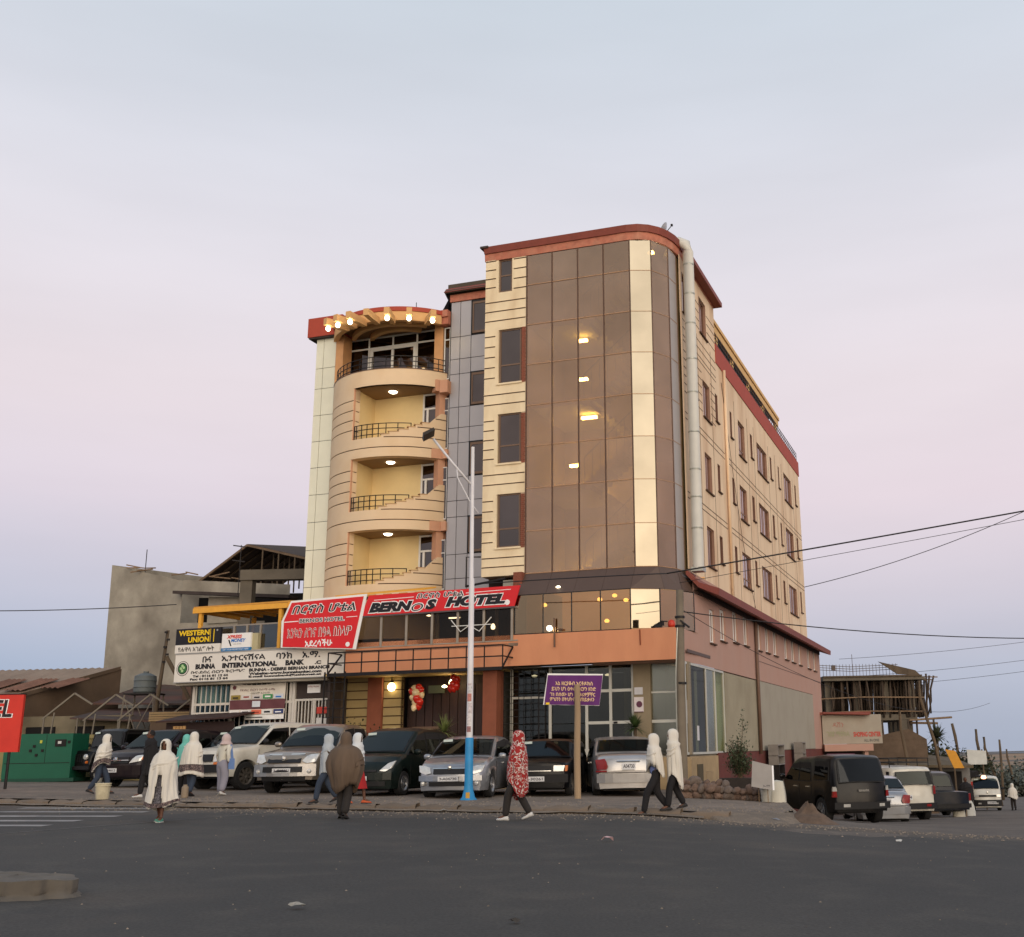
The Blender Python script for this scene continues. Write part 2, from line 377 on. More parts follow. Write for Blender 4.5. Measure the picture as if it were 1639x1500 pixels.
plainm = ground_mat('plain', (150, 122, 96), (128, 112, 92), (112, 104, 88), .006, .02, 0)
kerbm = mat('kerb_concrete', (114, 101, 88), .95, var=.2, scale=3, bump=.5, bscale=12, rnd=.12, dirt=(96, 80, 64), dirtamt=.7, dirtscale=1.5)

gx = rng(-60, -12, 12) + rng(-9, 12, 14) + rng(15, 60, 10) + [90, 140, 220, 400, 700, 1200, 2000, 3500]
gx = [-3500, -1500, -600, -250, -110] + gx
gy = [-80, -30] + rng(-10, 20, 6) + rng(22, 60, 19) + rng(65, 120, 8) + [150, 200, 270, 350, 450, 600, 800, 1100, 1500, 1900, 2100, 2200, 2300, 2400, 2500, 2600, 2800, 3200, 4000]
sheet('ground', gx, gy, lambda x, y: G(x, y) - .004 + (0 if y < 300 else 6 * nz(x * .0012, y * .001, 1) * min(1, (y - 300) / 1500)) + (0 if y < 2000 else 9 * nz(x * .002, 0, 1, 5)), ground_mat('side_street_dirt', (104, 96, 88), (88, 82, 77), (118, 108, 96), .3, 2, .35))
sheet('plain', rng(-200, 2600, 28), [140, 200, 280, 400, 550, 800, 1200, 1700, 2300], lambda x, y: G(x, y) + .3 + (0 if y < 300 else 6 * nz(x * .0012, y * .001, 1) * min(1, (y - 300) / 1500)) + (0 if y < 2000 else 9 * nz(x * .002, 0, 1, 5)), plainm)
hillm = mat('hazy_hills', (118, 128, 140), .95, var=.08, scale=.004)  # distance haze is put into the hill colour
hb = MB(); hxs = rng(-600, 4200, 90)
for i in range(90):
    a, c = hxs[i], hxs[i + 1]
    za, zc = [-25.5 + 3.6 * abs(nz(x * .0022, 0, 1, 9)) + 1.6 * nz(x * .009, 0, 1, 3) for x in (a, c)]
    hb.add([(a, 2650, -60), (c, 2650, -60), (c, 2900, zc), (a, 2900, za), (c, 3400, -60), (a, 3400, -60)], [(0, 1, 2, 3), (3, 2, 4, 5)])
tag(hb.build('hills', hillm, smooth=True), kind='structure')

def roadEdge(x):
    if x < 1.5: return kerbY(x) - .02
    return lerp([(1.5, 22.2), (4, 21.5), (7.5, 19.8), (12, 17.5), (30, 13), (60, 8)], x) + .35 * nz(x, 3, 1.1)
sheet('road', rng(-60, 60, 240), [0, .25, .5, .7, .8, .9, 1], lambda x, y: G(x, y) + (.008 if x < 1.5 or y < roadEdge(x) - .3 else .001), asphalt, yf=lambda x, t: -40 + (roadEdge(x) + 40) * t)
# dust drift along the gutter
def drift(x, t): return roadEdge(x) - (.30 + .2 * nz(x, 1, .5) + .15 * nz(x, 7, 2.5)) * (1 - t) + .02 * t
sheet('road_gutter', rng(-40, 1.3, 240), [0, .35, .7, 1], lambda x, y: G(x, y) + .011 + (.05 if x < 1.5 else max(.0, .05 - (x - 1.5) * .05)) * max(0, 1 - (roadEdge(x) - y) / .7) - (.012 * max(0, (y - roadEdge(x) + .05) / .05) if x > 1.5 else 0), dustm, yf=drift)

def foreBack(x): return 64 if x < 1.2 else 34.5 + (x - 1.6) * 3.22 + .3
def foreH(x, y):
    z = foreZ(x) + .015 * nz(x, y, .8)
    if x > 1.5: z -= .04 * (x - 1.5)
    return z
fx = rng(-45, -15, 15) + rng(-14, 4.2, 60)
sheet('forecourt', fx, [0, .01, .02, .05, .1, .15, .2, .3, .4, .5, .7, 1], foreH, forem, yf=lambda x, t: edgeY(x) + .1 + (max(foreBack(x), edgeY(x) + .6) - edgeY(x) - .1) * t)
bk = MB()
bx = rng(1.2, 3.2, 14) + rng(3.25, 4.2, 16)
top = [(x, edgeY(x) + .1) for x in bx] + [(4.2, foreBack(4.2)), (4.6, 36.5)]
def bank(p, k):
    x, y = p
    if x < 3.2: ox, oy = .1, -(1.6 * min(1, (x - 1.2) / .8) * (1 if x < 2.8 else (3.2 - x) / .4 * .7 + .3))
    else: ox, oy = .35, -.1
    q = (x + ox * k, y + oy * k); w = nz(q[0], q[1], 3) * .06 * k
    return (q[0] + w, q[1] + w, foreH(x, y) * (1 - k) + (G(*q) - .02) * k)
bk.grid(lambda u, v: bank(top[int(round(u * (len(top) - 1)))], v), len(top) - 1, 4)
tag(bk.build('forecourt_bank', dustm, smooth=True), kind='structure')

# kerb of separate worn stones
kb = thing('kerb', 'worn low concrete kerb of separate blocks between the road and the parking forecourt', 'kerb')
kms = []
for k in range(5):
    m = MB(); w = .943 - .002 * k
    def f(u, v, k=k, w=w):
        prof = [(-.12, -.12), (-.105, .05), (-.06, .095), (.10, .115), (.12, .0)]
        p = prof[int(round(v * 4))]; return ((u - .5) * w, p[0] + .035 * nz(u * 3, v * 3, 1, k), p[1] + .05 * nz(u * 3.5, v * 2, 1, k + 9))
    m.grid(f, 14, 4); kms.append(m.mesh('kerb_stone', kerbm, True, 50))
x = 1.35; i = 0
while x > -34:
    o = inst('kerb_stone', random.choice(kms), kb, (x, kerbY(x) + .0, roadz(x) + .015 + random.uniform(-.012, .01)), (random.uniform(-.02, .02), random.uniform(-.01, .01), math.atan(-.31) + random.uniform(-.015, .015)))
    x -= .900 + random.uniform(0, .006); i += 1

# traffic island in the foreground
isl = [(-12, 10.3), (-8, 10.25), (-5.6, 10.2), (-5.0, 10.2), (-4.72, 10.38), (-4.85, 10.65), (-5.2, 10.9), (-6.2, 11.2), (-12, 11.5)]
ib = MB(); n_ = len(isl)
def isp(u, v):
    t = (u % 1) * n_; i = int(t) % n_; fr = t - int(t); a, b = isl[i], isl[(i + 1) % n_]
    p = Vector((a[0] + (b[0] - a[0]) * fr, a[1] + (b[1] - a[1]) * fr)); c = Vector((max(-11.5, min(-5.4, p.x)), 10.72))
    if v < .26: q = p + (p - c).normalized() * .15 * (1 - v / .25) * (.5 + 1.6 * abs(nz(p.x, p.y, 1.3))); z = -.03 + .07 * v / .25
    elif v < .6: q = p + (p - c).normalized() * .03 * nz(p.x, p.y, 5); z = .04 + .11 * (v - .25) / .35 * 1.1
    else: q = p + (c - p) * (v - .6) / .4; z = .16
    w = .07 * nz(p.x, p.y, 3.2) + .05 * nz(p.x, p.y, 9) * (1 if v < .9 else 0)
    q = q + (p - c).normalized() * w - Vector((.22, 0))
    return (q.x, q.y, roadz(q.x) + z + .03 * nz(p.x * 4, v * 4, 1))
ib.grid(isp, 120, 12)
islm = mat('island_stone', (98, 92, 84), .95, var=.2, scale=3, bump=.5, bscale=12, dirt=(78, 70, 60), dirtamt=.6, dirtscale=1.5)
tag(ib.build('traffic_island', islm, smooth=True, angle=60), kind='structure')

# worn zebra stripes and a thin line
paint = mat('worn_paint', (150, 146, 142), .8, var=.22, scale=2.5, dirt=(84, 83, 80), dirtamt=.8, dirtscale=1.6)
for k, (x0, x1, y) in enumerate(((-13.6, -10.3, 25.55), (-14, -10.1, 24.1), (-15, -10.0, 22.6), (-15, -10.1, 21.2), (-14, -10.0, 19.9))):
    b = MB(); b.grid(lambda u, v: (x0 + (x1 - x0) * u, y + .42 * v - .25 * u, G(x0 + (x1 - x0) * u, y) + .013), 8, 1)
    tag(b.build('road_marking', paint), kind='structure')
b = MB(); b.grid(lambda u, v: (-9.9 + 2.5 * u + .04 * v, 17.8 + 5.9 * u - .05 * v, G(-9.9 + 2.5 * u, 18) + .0125), 20, 1)
tag(b.build('road_marking', mat('faint_line', (118, 116, 110), .8, var=.15, dirt=(84, 84, 83), dirtamt=.9)), kind='structure')

# loose grit on the road and along the verge
gb = MB(); rg_ = random.Random(21)
for i in range(2520):
    if i < 1500: x = rg_.uniform(-13, 9); y = roadEdge(x) - abs(rg_.gauss(0, .9)) - .05; s = rg_.uniform(.008, .028)
    elif i < 2300: x = rg_.uniform(-13, 3.2); y = edgeY(x) + .15 + abs(rg_.gauss(0, 1.6)); s = rg_.uniform(.012, .035)
    else: y = rg_.uniform(6.5, 22) ; x = rg_.uniform(-.58 * y - 1, .36 * y + 1); s = rg_.uniform(.005, .014)
    if i >= 1500 and i < 2300: z = foreZ(x) + .015 * nz(x, y, .8) - (.04 * (x - 1.5) if x > 1.5 else 0)
    else: z = G(x, y) + .008
    a = rg_.uniform(0, 3); c_, s_ = math.cos(a) * s, math.sin(a) * s; gb.add([(x + c_, y + s_, z), (x - s_, y + c_, z), (x - c_, y - s_, z), (x + s_, y - c_, z), (x + c_ * .2, y, z + s * .8)], [(0, 1, 4), (1, 2, 4), (2, 3, 4), (3, 0, 4)])
tag(gb.build('gravel', mat('grit', (128, 116, 102), .95, var=.3, scale=3)), kind='stuff')
# litter
litm = mat('litter_paper', (190, 188, 180), .8, var=.1)
def litter(x, y, s, lab, m=litm, lift=0.0):
    b = MB(); r = random.Random(int(x * 100)); n = 9
    pts = [(math.cos(i / n * 6.283) * s * r.uniform(.5, 1), math.sin(i / n * 6.283) * s * r.uniform(.5, 1) * .7, r.uniform(0, s * .5)) for i in range(n)]
    b.add(pts + [(0, 0, s * .55)], [(i, (i + 1) % n, n) for i in range(n)])
    o = b.build('litter', m, loc=(x, y, (foreH(x, y) if y > edgeY(x) else G(x, y)) + .02 + lift)); tag(o, lab, 'litter')
litter(-2.75, 9.6, .085, 'crumpled grey paper scrap lying alone on the dark road in the foreground', mat('litter_grey', (150, 146, 136), .9, var=.3, scale=20))
litter(-.4, 16.2, .12, 'flat white and pink scrap in the middle of the road below the wooden post', mat('litter_pink', (196, 160, 160), .8, var=.1))
litter(-3.9, 23.7, .10, 'small white scrap beside the kerb left of the lamp post')
litter(-.9, 8.8, .06, 'dark little lump on the road near the bottom edge of the view', mat('litter_dark', (60, 56, 52), .9))
litter(4.0, 17.8, .07, 'small white scrap on the road at the right')
litter(1.0, 24.4, .09, 'white wrapper behind the two walkers in white shawls')
litter(2.7, 22.4, .12, 'grey rag at the foot of the dirt bank', mat('litter_rag', (120, 122, 128), .9))
# ------------------------------------------------------------------ the hotel (local frame: x along the front to the right, y inwards, corner at the origin)
HR = R(-17.25); HC = (1.60, 34.5, 0)
H = thing('hotel', 'tall cream hotel with bronze glass corner tower, curved balconies and pink lower storeys', 'hotel', HC, HR)
def fr(x, z, y=0): return (x, y, z)
def window(par, x0, x1, z0, z1, y, splits=(), fm=frame_br, gm=win_g, fw=.05, vs=(), name='window', sill=False):
    """front-facing window: frame as the part, panes as its sub-parts"""
    b = MB(); d = .05
    for a, c in ((x0, x0 + fw), (x1 - fw, x1)): b.box(a, c, y - d, y, z0, z1)
    for a, c in ((z0, z0 + fw), (z1 - fw, z1)): b.box(x0 + fw, x1 - fw, y - d + .002, y - .002, a, c)
    zs = [z0 + fw] + [v for v in splits] + [z1 - fw]
    for v in splits: b.box(x0 + fw, x1 - fw, y - d + .002, y - .002, v - fw / 2, v + fw / 2)
    for v in vs: b.box(v - fw / 2, v + fw / 2, y - d + .004, y - .004, z0 + fw, z1 - fw)
    o = b.build(name, fm, par)
    xs = [x0 + fw] + list(vs) + [x1 - fw]
    for i in range(len(zs) - 1):
        for j in range(len(xs) - 1):
            p = MB(); p.box(xs[j], xs[j + 1], y - .03, y - .02, zs[i], zs[i + 1]); p.build('pane', gm, o)
    if sill:
        p = MB(); p.box(x0 - .08, x1 + .06, y - .16, y + .02, z0 - .06, z0 - .003); p.build('sill', stucco, o)
    return o

# --- pillar block left of the glass (x -6.85..-5.29)
PX0, PX1 = -6.85, -5.29
holes = [(-6.33, 13.46, -5.29, 15.46, .16, True), (-6.33, 10.62, -5.29, 12.4, .16, True), (-6.33, 7.75, -5.29, 9.6, .16, True), (-6.36, 16.86, -5.84, 18.5, .16, True)]
g = []
for zt, zb_, zn in ((18.3, 16.86, 15.46), (15.46, 13.46, 12.4), (12.4, 10.62, 9.6), (9.6, 7.75, 6.85)):
    n_ = 5 if zt < 17 else 4
    for i in range(n_): g.append((PX0, zt - .22 - (zt - zb_ - .1) / n_ * i - .02, PX0 + .40, zt - .22 - (zt - zb_ - .1) / n_ * i + .02))
    for i in range(1, 4 if zt > 16 else 3):
        z_ = zb_ - (zb_ - zn) / (4 if zt > 16 else 3) * i; g.append((PX0, z_ - .02, PX1 - .03, z_ + .02))
for i in range(4): g.append((-5.78, 18.05 - i * .37 - .02, PX1, 18.05 - i * .37 + .02))
b = MB(); holed(b, (PX0, PX1), (6.85, 18.12), holes, fr, (0, -1, 0))
b.quad((PX0, 0, 6.85), (PX1, 0, 6.85), (PX1, 3, 6.85), (PX0, 3, 6.85)); b.quad((PX0, 0, 6.85), (PX0, 0, 18.12), (PX0, 3.2, 18.12), (PX0, 3.2, 6.85))
b.quad((PX1, .01, 6.85), (PX1, .01, 18.12), (PX1, 1.2, 18.12), (PX1, 1.2, 6.85))
b.build('pillar_wall', stucco, H)
b = MB()
for q in g: b.box(q[0] + .005, q[2] - .005, -.004, .02, q[1] + .003, q[3] - .003)
tag(b.build('wall_groove', groove_m, H), kind='stuff')
b = MB()
for q in g: b.box(q[0], q[2], -.022, -.002, q[3] - .004, q[3] + .014)
tag(b.build('wall_groove', stucco, H), kind='stuff')
for z0, z1, sp in ((13.46, 15.46, 14.16), (10.62, 12.4, 11.28), (7.75, 9.6, 8.42)):
    window(H, -6.30, -5.50, z0 + .04, z1, .11, (sp,), sill=True)
    k = 0; z = z0; bb = MB(); bm_ = mat('brick_mortar', (176, 150, 124), .9)
    while z < z1 - .05:
        off = -.004 * (k % 2); bb.box(-5.45 + (.0 if k % 2 else -.01), -5.36 + (.0 if k % 2 else .03), -.02 + off, .10, z, z + .055); bb.box(-5.35 + (.0 if k % 2 else .04), -5.295, -.02, .10, z, z + .055); z += .067; k += 1
    tag(bb.build('brick', brickm, H), kind='stuff')
    b = MB(); b.box(-5.46, -5.29, .0, .12, z0, z1); b.build('brick_mortar', bm_, H)
window(H, -6.34, -5.86, 16.88, 18.1, .11, (17.5,))

# --- red eaves above pillar and glass, following the rounded corner
ARC = [(-6.88, -.0), (-1.6, 0), (-1.25, .06), (-.95, .22), (-.68, .50), (-.48, .86), (-.36, 1.25), (-.3, 1.7), (-.26, 2.4), (-.25, 7.0)]
def band(name, m, z0, z1, out0, out1=None, path=ARC, y_off=0):
    out1 = out0 if out1 is None else out1; n = len(path); vs = []
    nor = []
    for i in range(n):
        a = Vector(path[max(0, i - 1)]); c = Vector(path[min(n - 1, i + 1)]); d = (c - a).normalized(); nor.append(Vector((d.y, -d.x)))
    for z, o in ((z0, -.05), (z0, out0), (z1, out1), (z1, -.05)):
        for p, q in zip(path, nor): vs.append((p[0] + q.x * o, p[1] + q.y * o, z))
    fs = [(k * n + i, k * n + i + 1, (k + 1) % 4 * n + i + 1, (k + 1) % 4 * n + i) for k in range(4) for i in range(n - 1)] + [(0, n, 2 * n, 3 * n), (n - 1, 4 * n - 1, 3 * n - 1, 2 * n - 1)]
    b = MB(); b.add(vs, fs); return b.build(name, m, H)
band('copper_fascia', copper, 18.10, 18.37, .02, .05)
band('eaves', roofred, 18.371, 18.61, .10, .15)
b = MB(); b.prism([(-6.9, .05), (-1.6, .05), (-.9, .4), (-.4, 1.3), (-.3, 6.95), (-6.9, 6.95)], 18.30, 18.52); b.build('roof', darkroof, H)
b = MB(); b.box(-7.0, -6.7, -.2, .2, 18.56, 18.63); b.build('eaves_cap', darkroof, H)

# --- glass curtain tower
cols = [-5.28, -4.34, -3.40, -2.47, -1.53]; rows = [6.87, 8.27, 9.71, 11.15, 12.59, 14.05, 15.5, 16.98, 18.09]
fac = [(-1.53, 0.0), (-.84, .25), (-.44, .98), (-.36, 1.70)]
def pt_panel(p, q, z0, z1, m, inset=.02, p2=None, q2=None):
    p, q = Vector(p), Vector(q); p2 = Vector(p2) if p2 else p; q2 = Vector(q2) if q2 else q
    d = (q - p).normalized() * inset; d2 = (q2 - p2).normalized() * inset; nrm = Vector((d.y, -d.x, 0)).normalized() * -.012
    b = MB(); b.slab([(p.x + d.x, p.y + d.y, z0 + inset), (q.x - d.x, q.y - d.y, z0 + inset), (q2.x - d2.x, q2.y - d2.y, z1 - inset), (p2.x + d2.x, p2.y + d2.y, z1 - inset)], nrm)
    return b.build('curtain_wall_panel', m, H)
rr = random.Random(3)
for i in range(4):
    for j in range(8):
        o = pt_panel((cols[i], rr.uniform(-.003, .003)), (cols[i + 1], rr.uniform(-.003, .003)), rows[j], rows[j + 1], curtain_g, .011)
for i in range(3):
    for j in range(8): pt_panel(fac[i], fac[i + 1], rows[j], rows[j + 1], (facet_g, curtain_g, alu_grey)[i], .011)  # last facet is a pale metal panel in place of glass
b = MB()
for c in cols: b.box(c - .02, c + .02, -.022, .06, 6.87, 18.10)
for p in fac[1:]: b.tube([(p[0], p[1], 6.87), (p[0], p[1], 18.1)], .022, 6)
b.build('mullion', mull, H)
b = MB()
for z in rows[:-1]:
    b.box(cols[0], cols[-1], -.018, .05, z - .015, z + .015)
    for p, q in zip(fac, fac[1:]): b.tube([(p[0], p[1], z), (q[0], q[1], z)], .014, 4)
b.build('transom', mat('transom_metal', (172, 132, 98), .5, metal=.2), H)
# stairwell behind the glass
b = MB(); b.box(-5.25, -.45, 3.6, 3.7, 5.0, 18.3); b.build('stairwell_wall', inner_l, H)
b = MB(); b.box(-.44, -.36, 1.75, 3.6, 5.0, 18.3); b.box(-5.29, -5.25, .15, 3.6, 5.0, 18.1); b.build('stairwell_wall', inner_l, H)
for k in range(4):
    z = 6.9 + k * 2.9
    s = MB(); s.box(-5.2, -3.4, .35, 3.55, z - .14, z); s.box(-1.7, -.6, .9, 3.55, z + 1.31, z + 1.45)
    s.build('landing', mat('landing_plaster', (150, 140, 106), .9), H)
    f_ = MB()
    for i in range(9):
        u = i / 9; f_.box(-3.4 + u * 1.7, -3.4 + (i + 1) / 9 * 1.7, .6, 1.8, z + u * 1.45 - .16, z + u * 1.45 + .16); f_.box(-3.4 + u * 1.7, -3.4 + (i + 1) / 9 * 1.7, 2.1, 3.3, z + 2.9 - u * 1.45 - .16, z + 2.9 - u * 1.45 + .1)
    f_.build('stair_flight', mat('landing_plaster', (150, 140, 106)), H)
    r_ = MB(); r_.tube([(-3.4, .55, z + .95), (-1.7, .55, z + 2.4)], .02, 5)
    for i in range(7): u = i / 6; r_.tube([(-3.4 + 1.7 * u, .55, z + 1.45 * u), (-3.4 + 1.7 * u, .55, z + 1.45 * u + .95)], .012, 4)
    r_.build('stair_railing', black_m, H)
for x_, y_, z_, w_ in ((-3.75, 1.5, 15.28, .30), (-3.76, 1.5, 13.84, .32), (-3.55, 1.5, 12.42, .55), (-4.10, 1.5, 10.75, .32), (-1.05, 1.0, 18.0, .2), (-4.3, 3.2, 9.90, .7), (-4.3, 3.2, 7.0, .7)):  # rear pair is unseen, added above the landings to light the back wall
    l_ = MB(); l_.box(x_ - w_ / 2, x_ + w_ / 2, y_ - .07, y_ + .07, z_ - .05, z_ + .03); l_.build('stair_lamp', tube_m, H)

# --- skirt of dark panels under the curtain and the amber glazed storey
K = -.52
up = [(c, 0.0) for c in cols] + fac[1:] + [(-.30, 2.3)]
dn = [(cols[i] * 1.0 - .02 + (.0 if i else .02), K) for i in range(4)] + [(-1.55, K), (-.62, .12), (-.20, .72), (.06, 1.35), (.10, 2.3)]
dn[0] = (-5.50, K)
skm = mat('skirt_panel', (86, 68, 58), .5, metal=.1, var=.05, coat=.2)
for i in range(len(up) - 1):
    b = MB(); a0, a1, c0, c1 = up[i], up[i + 1], dn[i], dn[i + 1]
    b.slab([(c0[0] + .004, c0[1], 6.11), (c1[0] - .004, c1[1], 6.11), (a1[0] - .004, a1[1], 6.86), (a0[0] + .004, a0[1], 6.86)], (0, .04, 0)); b.build('skirt_panel', skm, H)
lowc = [(-5.42, K), (-4.45, K), (-3.49, K), (-2.53, K), (-1.55, K)]
for i in range(4): pt_panel(lowc[i], lowc[i + 1], 4.86, 6.10, low_g, .016)
lf = [(-1.55, K), (-.72, -.10), (-.22, .62), (.02, 1.25)]
for i in range(3): pt_panel(lf[i], lf[i + 1], 4.86, 6.10, facet_g if i == 0 else curtain_g, .02)
b = MB()
for p in lowc + lf[1:]: b.tube([(p[0], p[1] + .01, 4.85), (p[0], p[1] + .01, 6.11)], .022, 6)
b.box(-5.42, -1.55, K, K + .05, 4.845, 4.87); b.box(-5.42, -1.55, K, K + .05, 6.09, 6.112); b.build('mullion', black_m, H)
b = MB(); b.box(-5.3, -.1, 3.3, 3.4, 4.84, 6.9); b.build('glowing_restaurant_wall', mat('glowing_restaurant_wall', (196, 150, 98), .9, emit=(.8, .5, .25), estr=.34), H)  # amber room light put into the wall material as a glow
b = MB(); b.box(-5.3, -1.6, .1, 3.3, 6.5, 6.56); b.build('restaurant_ceiling', mat('glowing_restaurant_wall', (196, 150, 98)), H)
for x_, z_ in ((-5.2, 6.02), (-3.24, 6.1), (-2.72, 6.2), (-2.33, 6.03), (-3.0, 5.38)):
    l_ = MB(); l_.lathe([(0, -.07), (.07, -.05), (.09, 0), (.05, .05), (0, .06)], 10, (x_, 1.5, z_)); l_.build('ceiling_lamp', lamp_mat('lamp_amber', (1, .82, .42), 6), H, smooth=True)
l_ = MB(); l_.lathe([(0, -.05), (.07, -.03), (.08, .0), (0, .03)], 10, (-3.99, -.36, 6.32)); l_.build('spot_lamp', lamp_hot, H, smooth=True)
# floodlight hanging on the ledge
b = MB(); b.lathe([(0, -.09), (.07, -.07), (.095, 0), (.07, .07), (0, .09)], 12, (-4.13, -.78, 4.97)); b.build('bulb', lamp_w, H, smooth=True)
b = MB(); b.tube([(-4.03, -.6, 4.4), (-4.03, -.62, 5.3)], .03, 6); b.tube([(-3.95, -.6, 4.95), (-3.75, -.62, 4.93)], .03, 6); b.build('lamp_bracket', mull, H)
b = MB(); b.tube([(-1.25, -.53, 4.35), (-1.26, -.54, 4.82)], .02, 5); b.build('wall_stain_bracket', mat('rust_stain', (130, 70, 46), .9), H)
# odds on the corner ledge
b = MB(); b.lathe([(0, 0), (.10, 0), (.12, .1), (.10, .2), (.05, .24), (0, .24)], 10, (-.30, -.35, 4.845)); o = b.build('plastic_pot', mat('red_plastic', (200, 56, 34), .4), None, smooth=True)
o.matrix_world = Matrix.Translation(HC) @ Matrix.Rotation(HR, 4, 'Z'); tag(o, 'small red plastic pot on the ledge at the corner of the orange band', 'pot')
b = MB(); b.cbox((-.72, -.36, 4.90), (.22, .16, .12)); b.cbox((-.62, -.36, 4.98), (.18, .02, .12)); b.tube([(-.8, -.36, 4.96), (-.6, -.38, 5.06), (-.42, -.36, 5.04)], .02, 5); o = b.build('floodlight', black_m, None)
o.matrix_world = Matrix.Translation(HC) @ Matrix.Rotation(HR, 4, 'Z'); tag(o, 'black floodlight with its arm lying on the ledge beside the red pot', 'floodlight')

# --- orange band, its soffit, and the pink side wing
b = MB()
holed(b, (-11.5, -.10), (3.88, 4.845), [(-5.62, 3.88, -5.60, 4.845, .01, True)], lambda u, v: (u, K, v), (0, -1, 0))
b.build('orange_band', orange_r, H)
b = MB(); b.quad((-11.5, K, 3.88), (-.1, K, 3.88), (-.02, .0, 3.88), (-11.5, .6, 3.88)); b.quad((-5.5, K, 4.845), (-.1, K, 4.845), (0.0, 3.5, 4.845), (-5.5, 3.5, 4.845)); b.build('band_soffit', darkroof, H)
pinkw = [(3.43, 4.69, 4.15, 5.83), (5.01, 4.90, 5.87, 6.01), (7.10, 5.02, 7.95, 6.16), (9.04, 5.06, 9.86, 6.22), (11.86, 5.08, 12.53, 6.28), (13.51, 5.12, 14.4, 6.28), (15.36, 5.13, 16.3, 6.28),
         (18.22, 5.15, 19.1, 6.3), (20.10, 5.15, 21.1, 6.3), (22.22, 5.15, 23.1, 6.3), (25.09, 5.15, 26.1, 6.3), (27.17, 5.15, 28.1, 6.3)]
side = lambda x: (lambda u, v: (x, u, v))
b = MB(); holed(b, (1.9, 29.6), (3.86, 6.75), [q + (.14, True) for q in pinkw], side(.0), (1, 0, 0))
b.quad((-.10, K, 3.86), (0, 1.9, 3.86), (0, 1.9, 4.845), (-.10, K, 4.845)); b.quad((0, 1.25, 4.845), (0, 1.9, 4.845), (0, 1.9, 6.75), (0, 1.25, 6.5))
b.quad((0, 29.6, 3.86), (0, 29.6, 6.75), (-6, 29.6, 6.75), (-6, 29.6, 3.86)); b.quad((-.1, K, 3.86), (-3, K, 3.86), (-3, 29.6, 3.86), (0, 29.6, 3.86))
b.build('pink_wall', pink_r, H)
def side_window(x, y0, y1, z0, z1, fm, gm, vs=(), hs=(), inset=.10, fw=.055, name='window', sill=True, sillm=groove_m):
    b = MB(); xx = x - inset
    for a, c in ((y0, y0 + fw), (y1 - fw, y1)): b.box(xx - .03, x - .006 if fm is not white_f else xx + .02, a, c, z0, z1)
    for a, c in ((z0, z0 + fw), (z1 - fw, z1)): b.box(xx - .028, xx + .018, y0 + fw, y1 - fw, a, c)
    for v in vs: b.box(xx - .026, xx + .016, v - fw / 2, v + fw / 2, z0 + fw, z1 - fw)
    for v in hs: b.box(xx - .024, xx + .014, y0 + fw, y1 - fw, v - fw / 2, v + fw / 2)
    o = b.build(name, fm, H)
    ys = [y0 + fw] + list(vs) + [y1 - fw]; zs = [z0 + fw] + list(hs) + [z1 - fw]
    for a, c in zip(ys, ys[1:]):
        for d, e in zip(zs, zs[1:]): p = MB(); p.box(xx - .01, xx, a, c, d, e); p.build('pane', gm, o)
    if sill: p = MB(); p.box(x - .06, x + .07, y0 - .06, y1 + .06, z0 - .05, z0 - .003); p.build('sill', sillm, o)
    return o
for q in pinkw: side_window(0, q[0], q[2], q[1], q[3], white_f, side_g, ((q[0] + q[2]) / 2,), fw=.09, inset=.08)
# pent roof of the pink wing
b = MB()
b.add([(-.2, 1.2, 6.87), (.22, 1.2, 6.42), (.62, 2.4, 6.36), (.62, 29.9, 6.36), (-.2, 29.9, 6.80), (-.2, 1.2, 6.7), (.20, 1.2, 6.26), (.60, 2.4, 6.12), (.60, 29.9, 6.12), (-.2, 29.9, 6.40)],
      [(0, 1, 2, 3, 4), (5, 9, 8, 7, 6), (0, 5, 6, 1), (1, 6, 7, 2), (2, 7, 8, 3), (3, 8, 9, 4)])
b.build('pent_roof', roofred, H)
b = MB(); b.box(.0, .05, 1.9, 29.5, 6.13, 6.30); b.build('eaves_shade_strip', darkroof, H)  # dark strip laid on as painted shade under the eaves
# side slit windows near the corner (dark reveals)
for y0, y1, m_ in ((.55, 1.05, black_m), (1.35, 1.75, mull)):
    pass
b = MB(); b.box(.0, .02, .25, 3.3, 4.14, 4.24); b.build('slot_vent', mull, H)
b = MB(); b.tube([(.09, 11.1, 6.5), (.09, 11.05, 1.0)], .07, 8); b.build('drain_pipe', mat('pipe_brown', (110, 86, 72), .6), H, smooth=True)
b = MB(); b.box(.0, .012, 11.2, 29.4, 4.62, 4.64); b.build('wall_cable', mull, H)

# --- upper right flank
UX = -.25
wr1 = [(3.17, 7.88, 3.59, 8.92), (4.62, 7.49, 5.74, 8.93), (6.66, 7.89, 7.11, 8.92), (9.31, 7.93, 9.73, 8.97), (10.71, 7.58, 12.44, 8.97), (13.40, 7.96, 13.82, 9.02), (14.93, 7.62, 17.37, 9.01), (18.30, 7.99, 18.69, 9.08), (20.41, 8.02, 20.91, 9.10), (22.04, 7.71, 24.46, 9.13), (25.64, 8.10, 26.05, 9.20)]
wr2 = [(3.25, 10.60, 3.58, 11.65), (4.68, 10.26, 5.76, 11.67), (6.75, 10.64, 7.13, 11.71), (9.35, 10.72, 9.72, 11.76), (10.76, 10.34, 12.22, 11.78), (13.41, 10.77, 13.90, 11.86), (14.92, 10.49, 17.31, 11.87), (18.33, 10.89, 18.81, 11.97), (20.47, 10.88, 20.83, 11.98), (21.95, 10.62, 24.38, 12.03), (25.40, 10.99, 25.91, 12.08)]
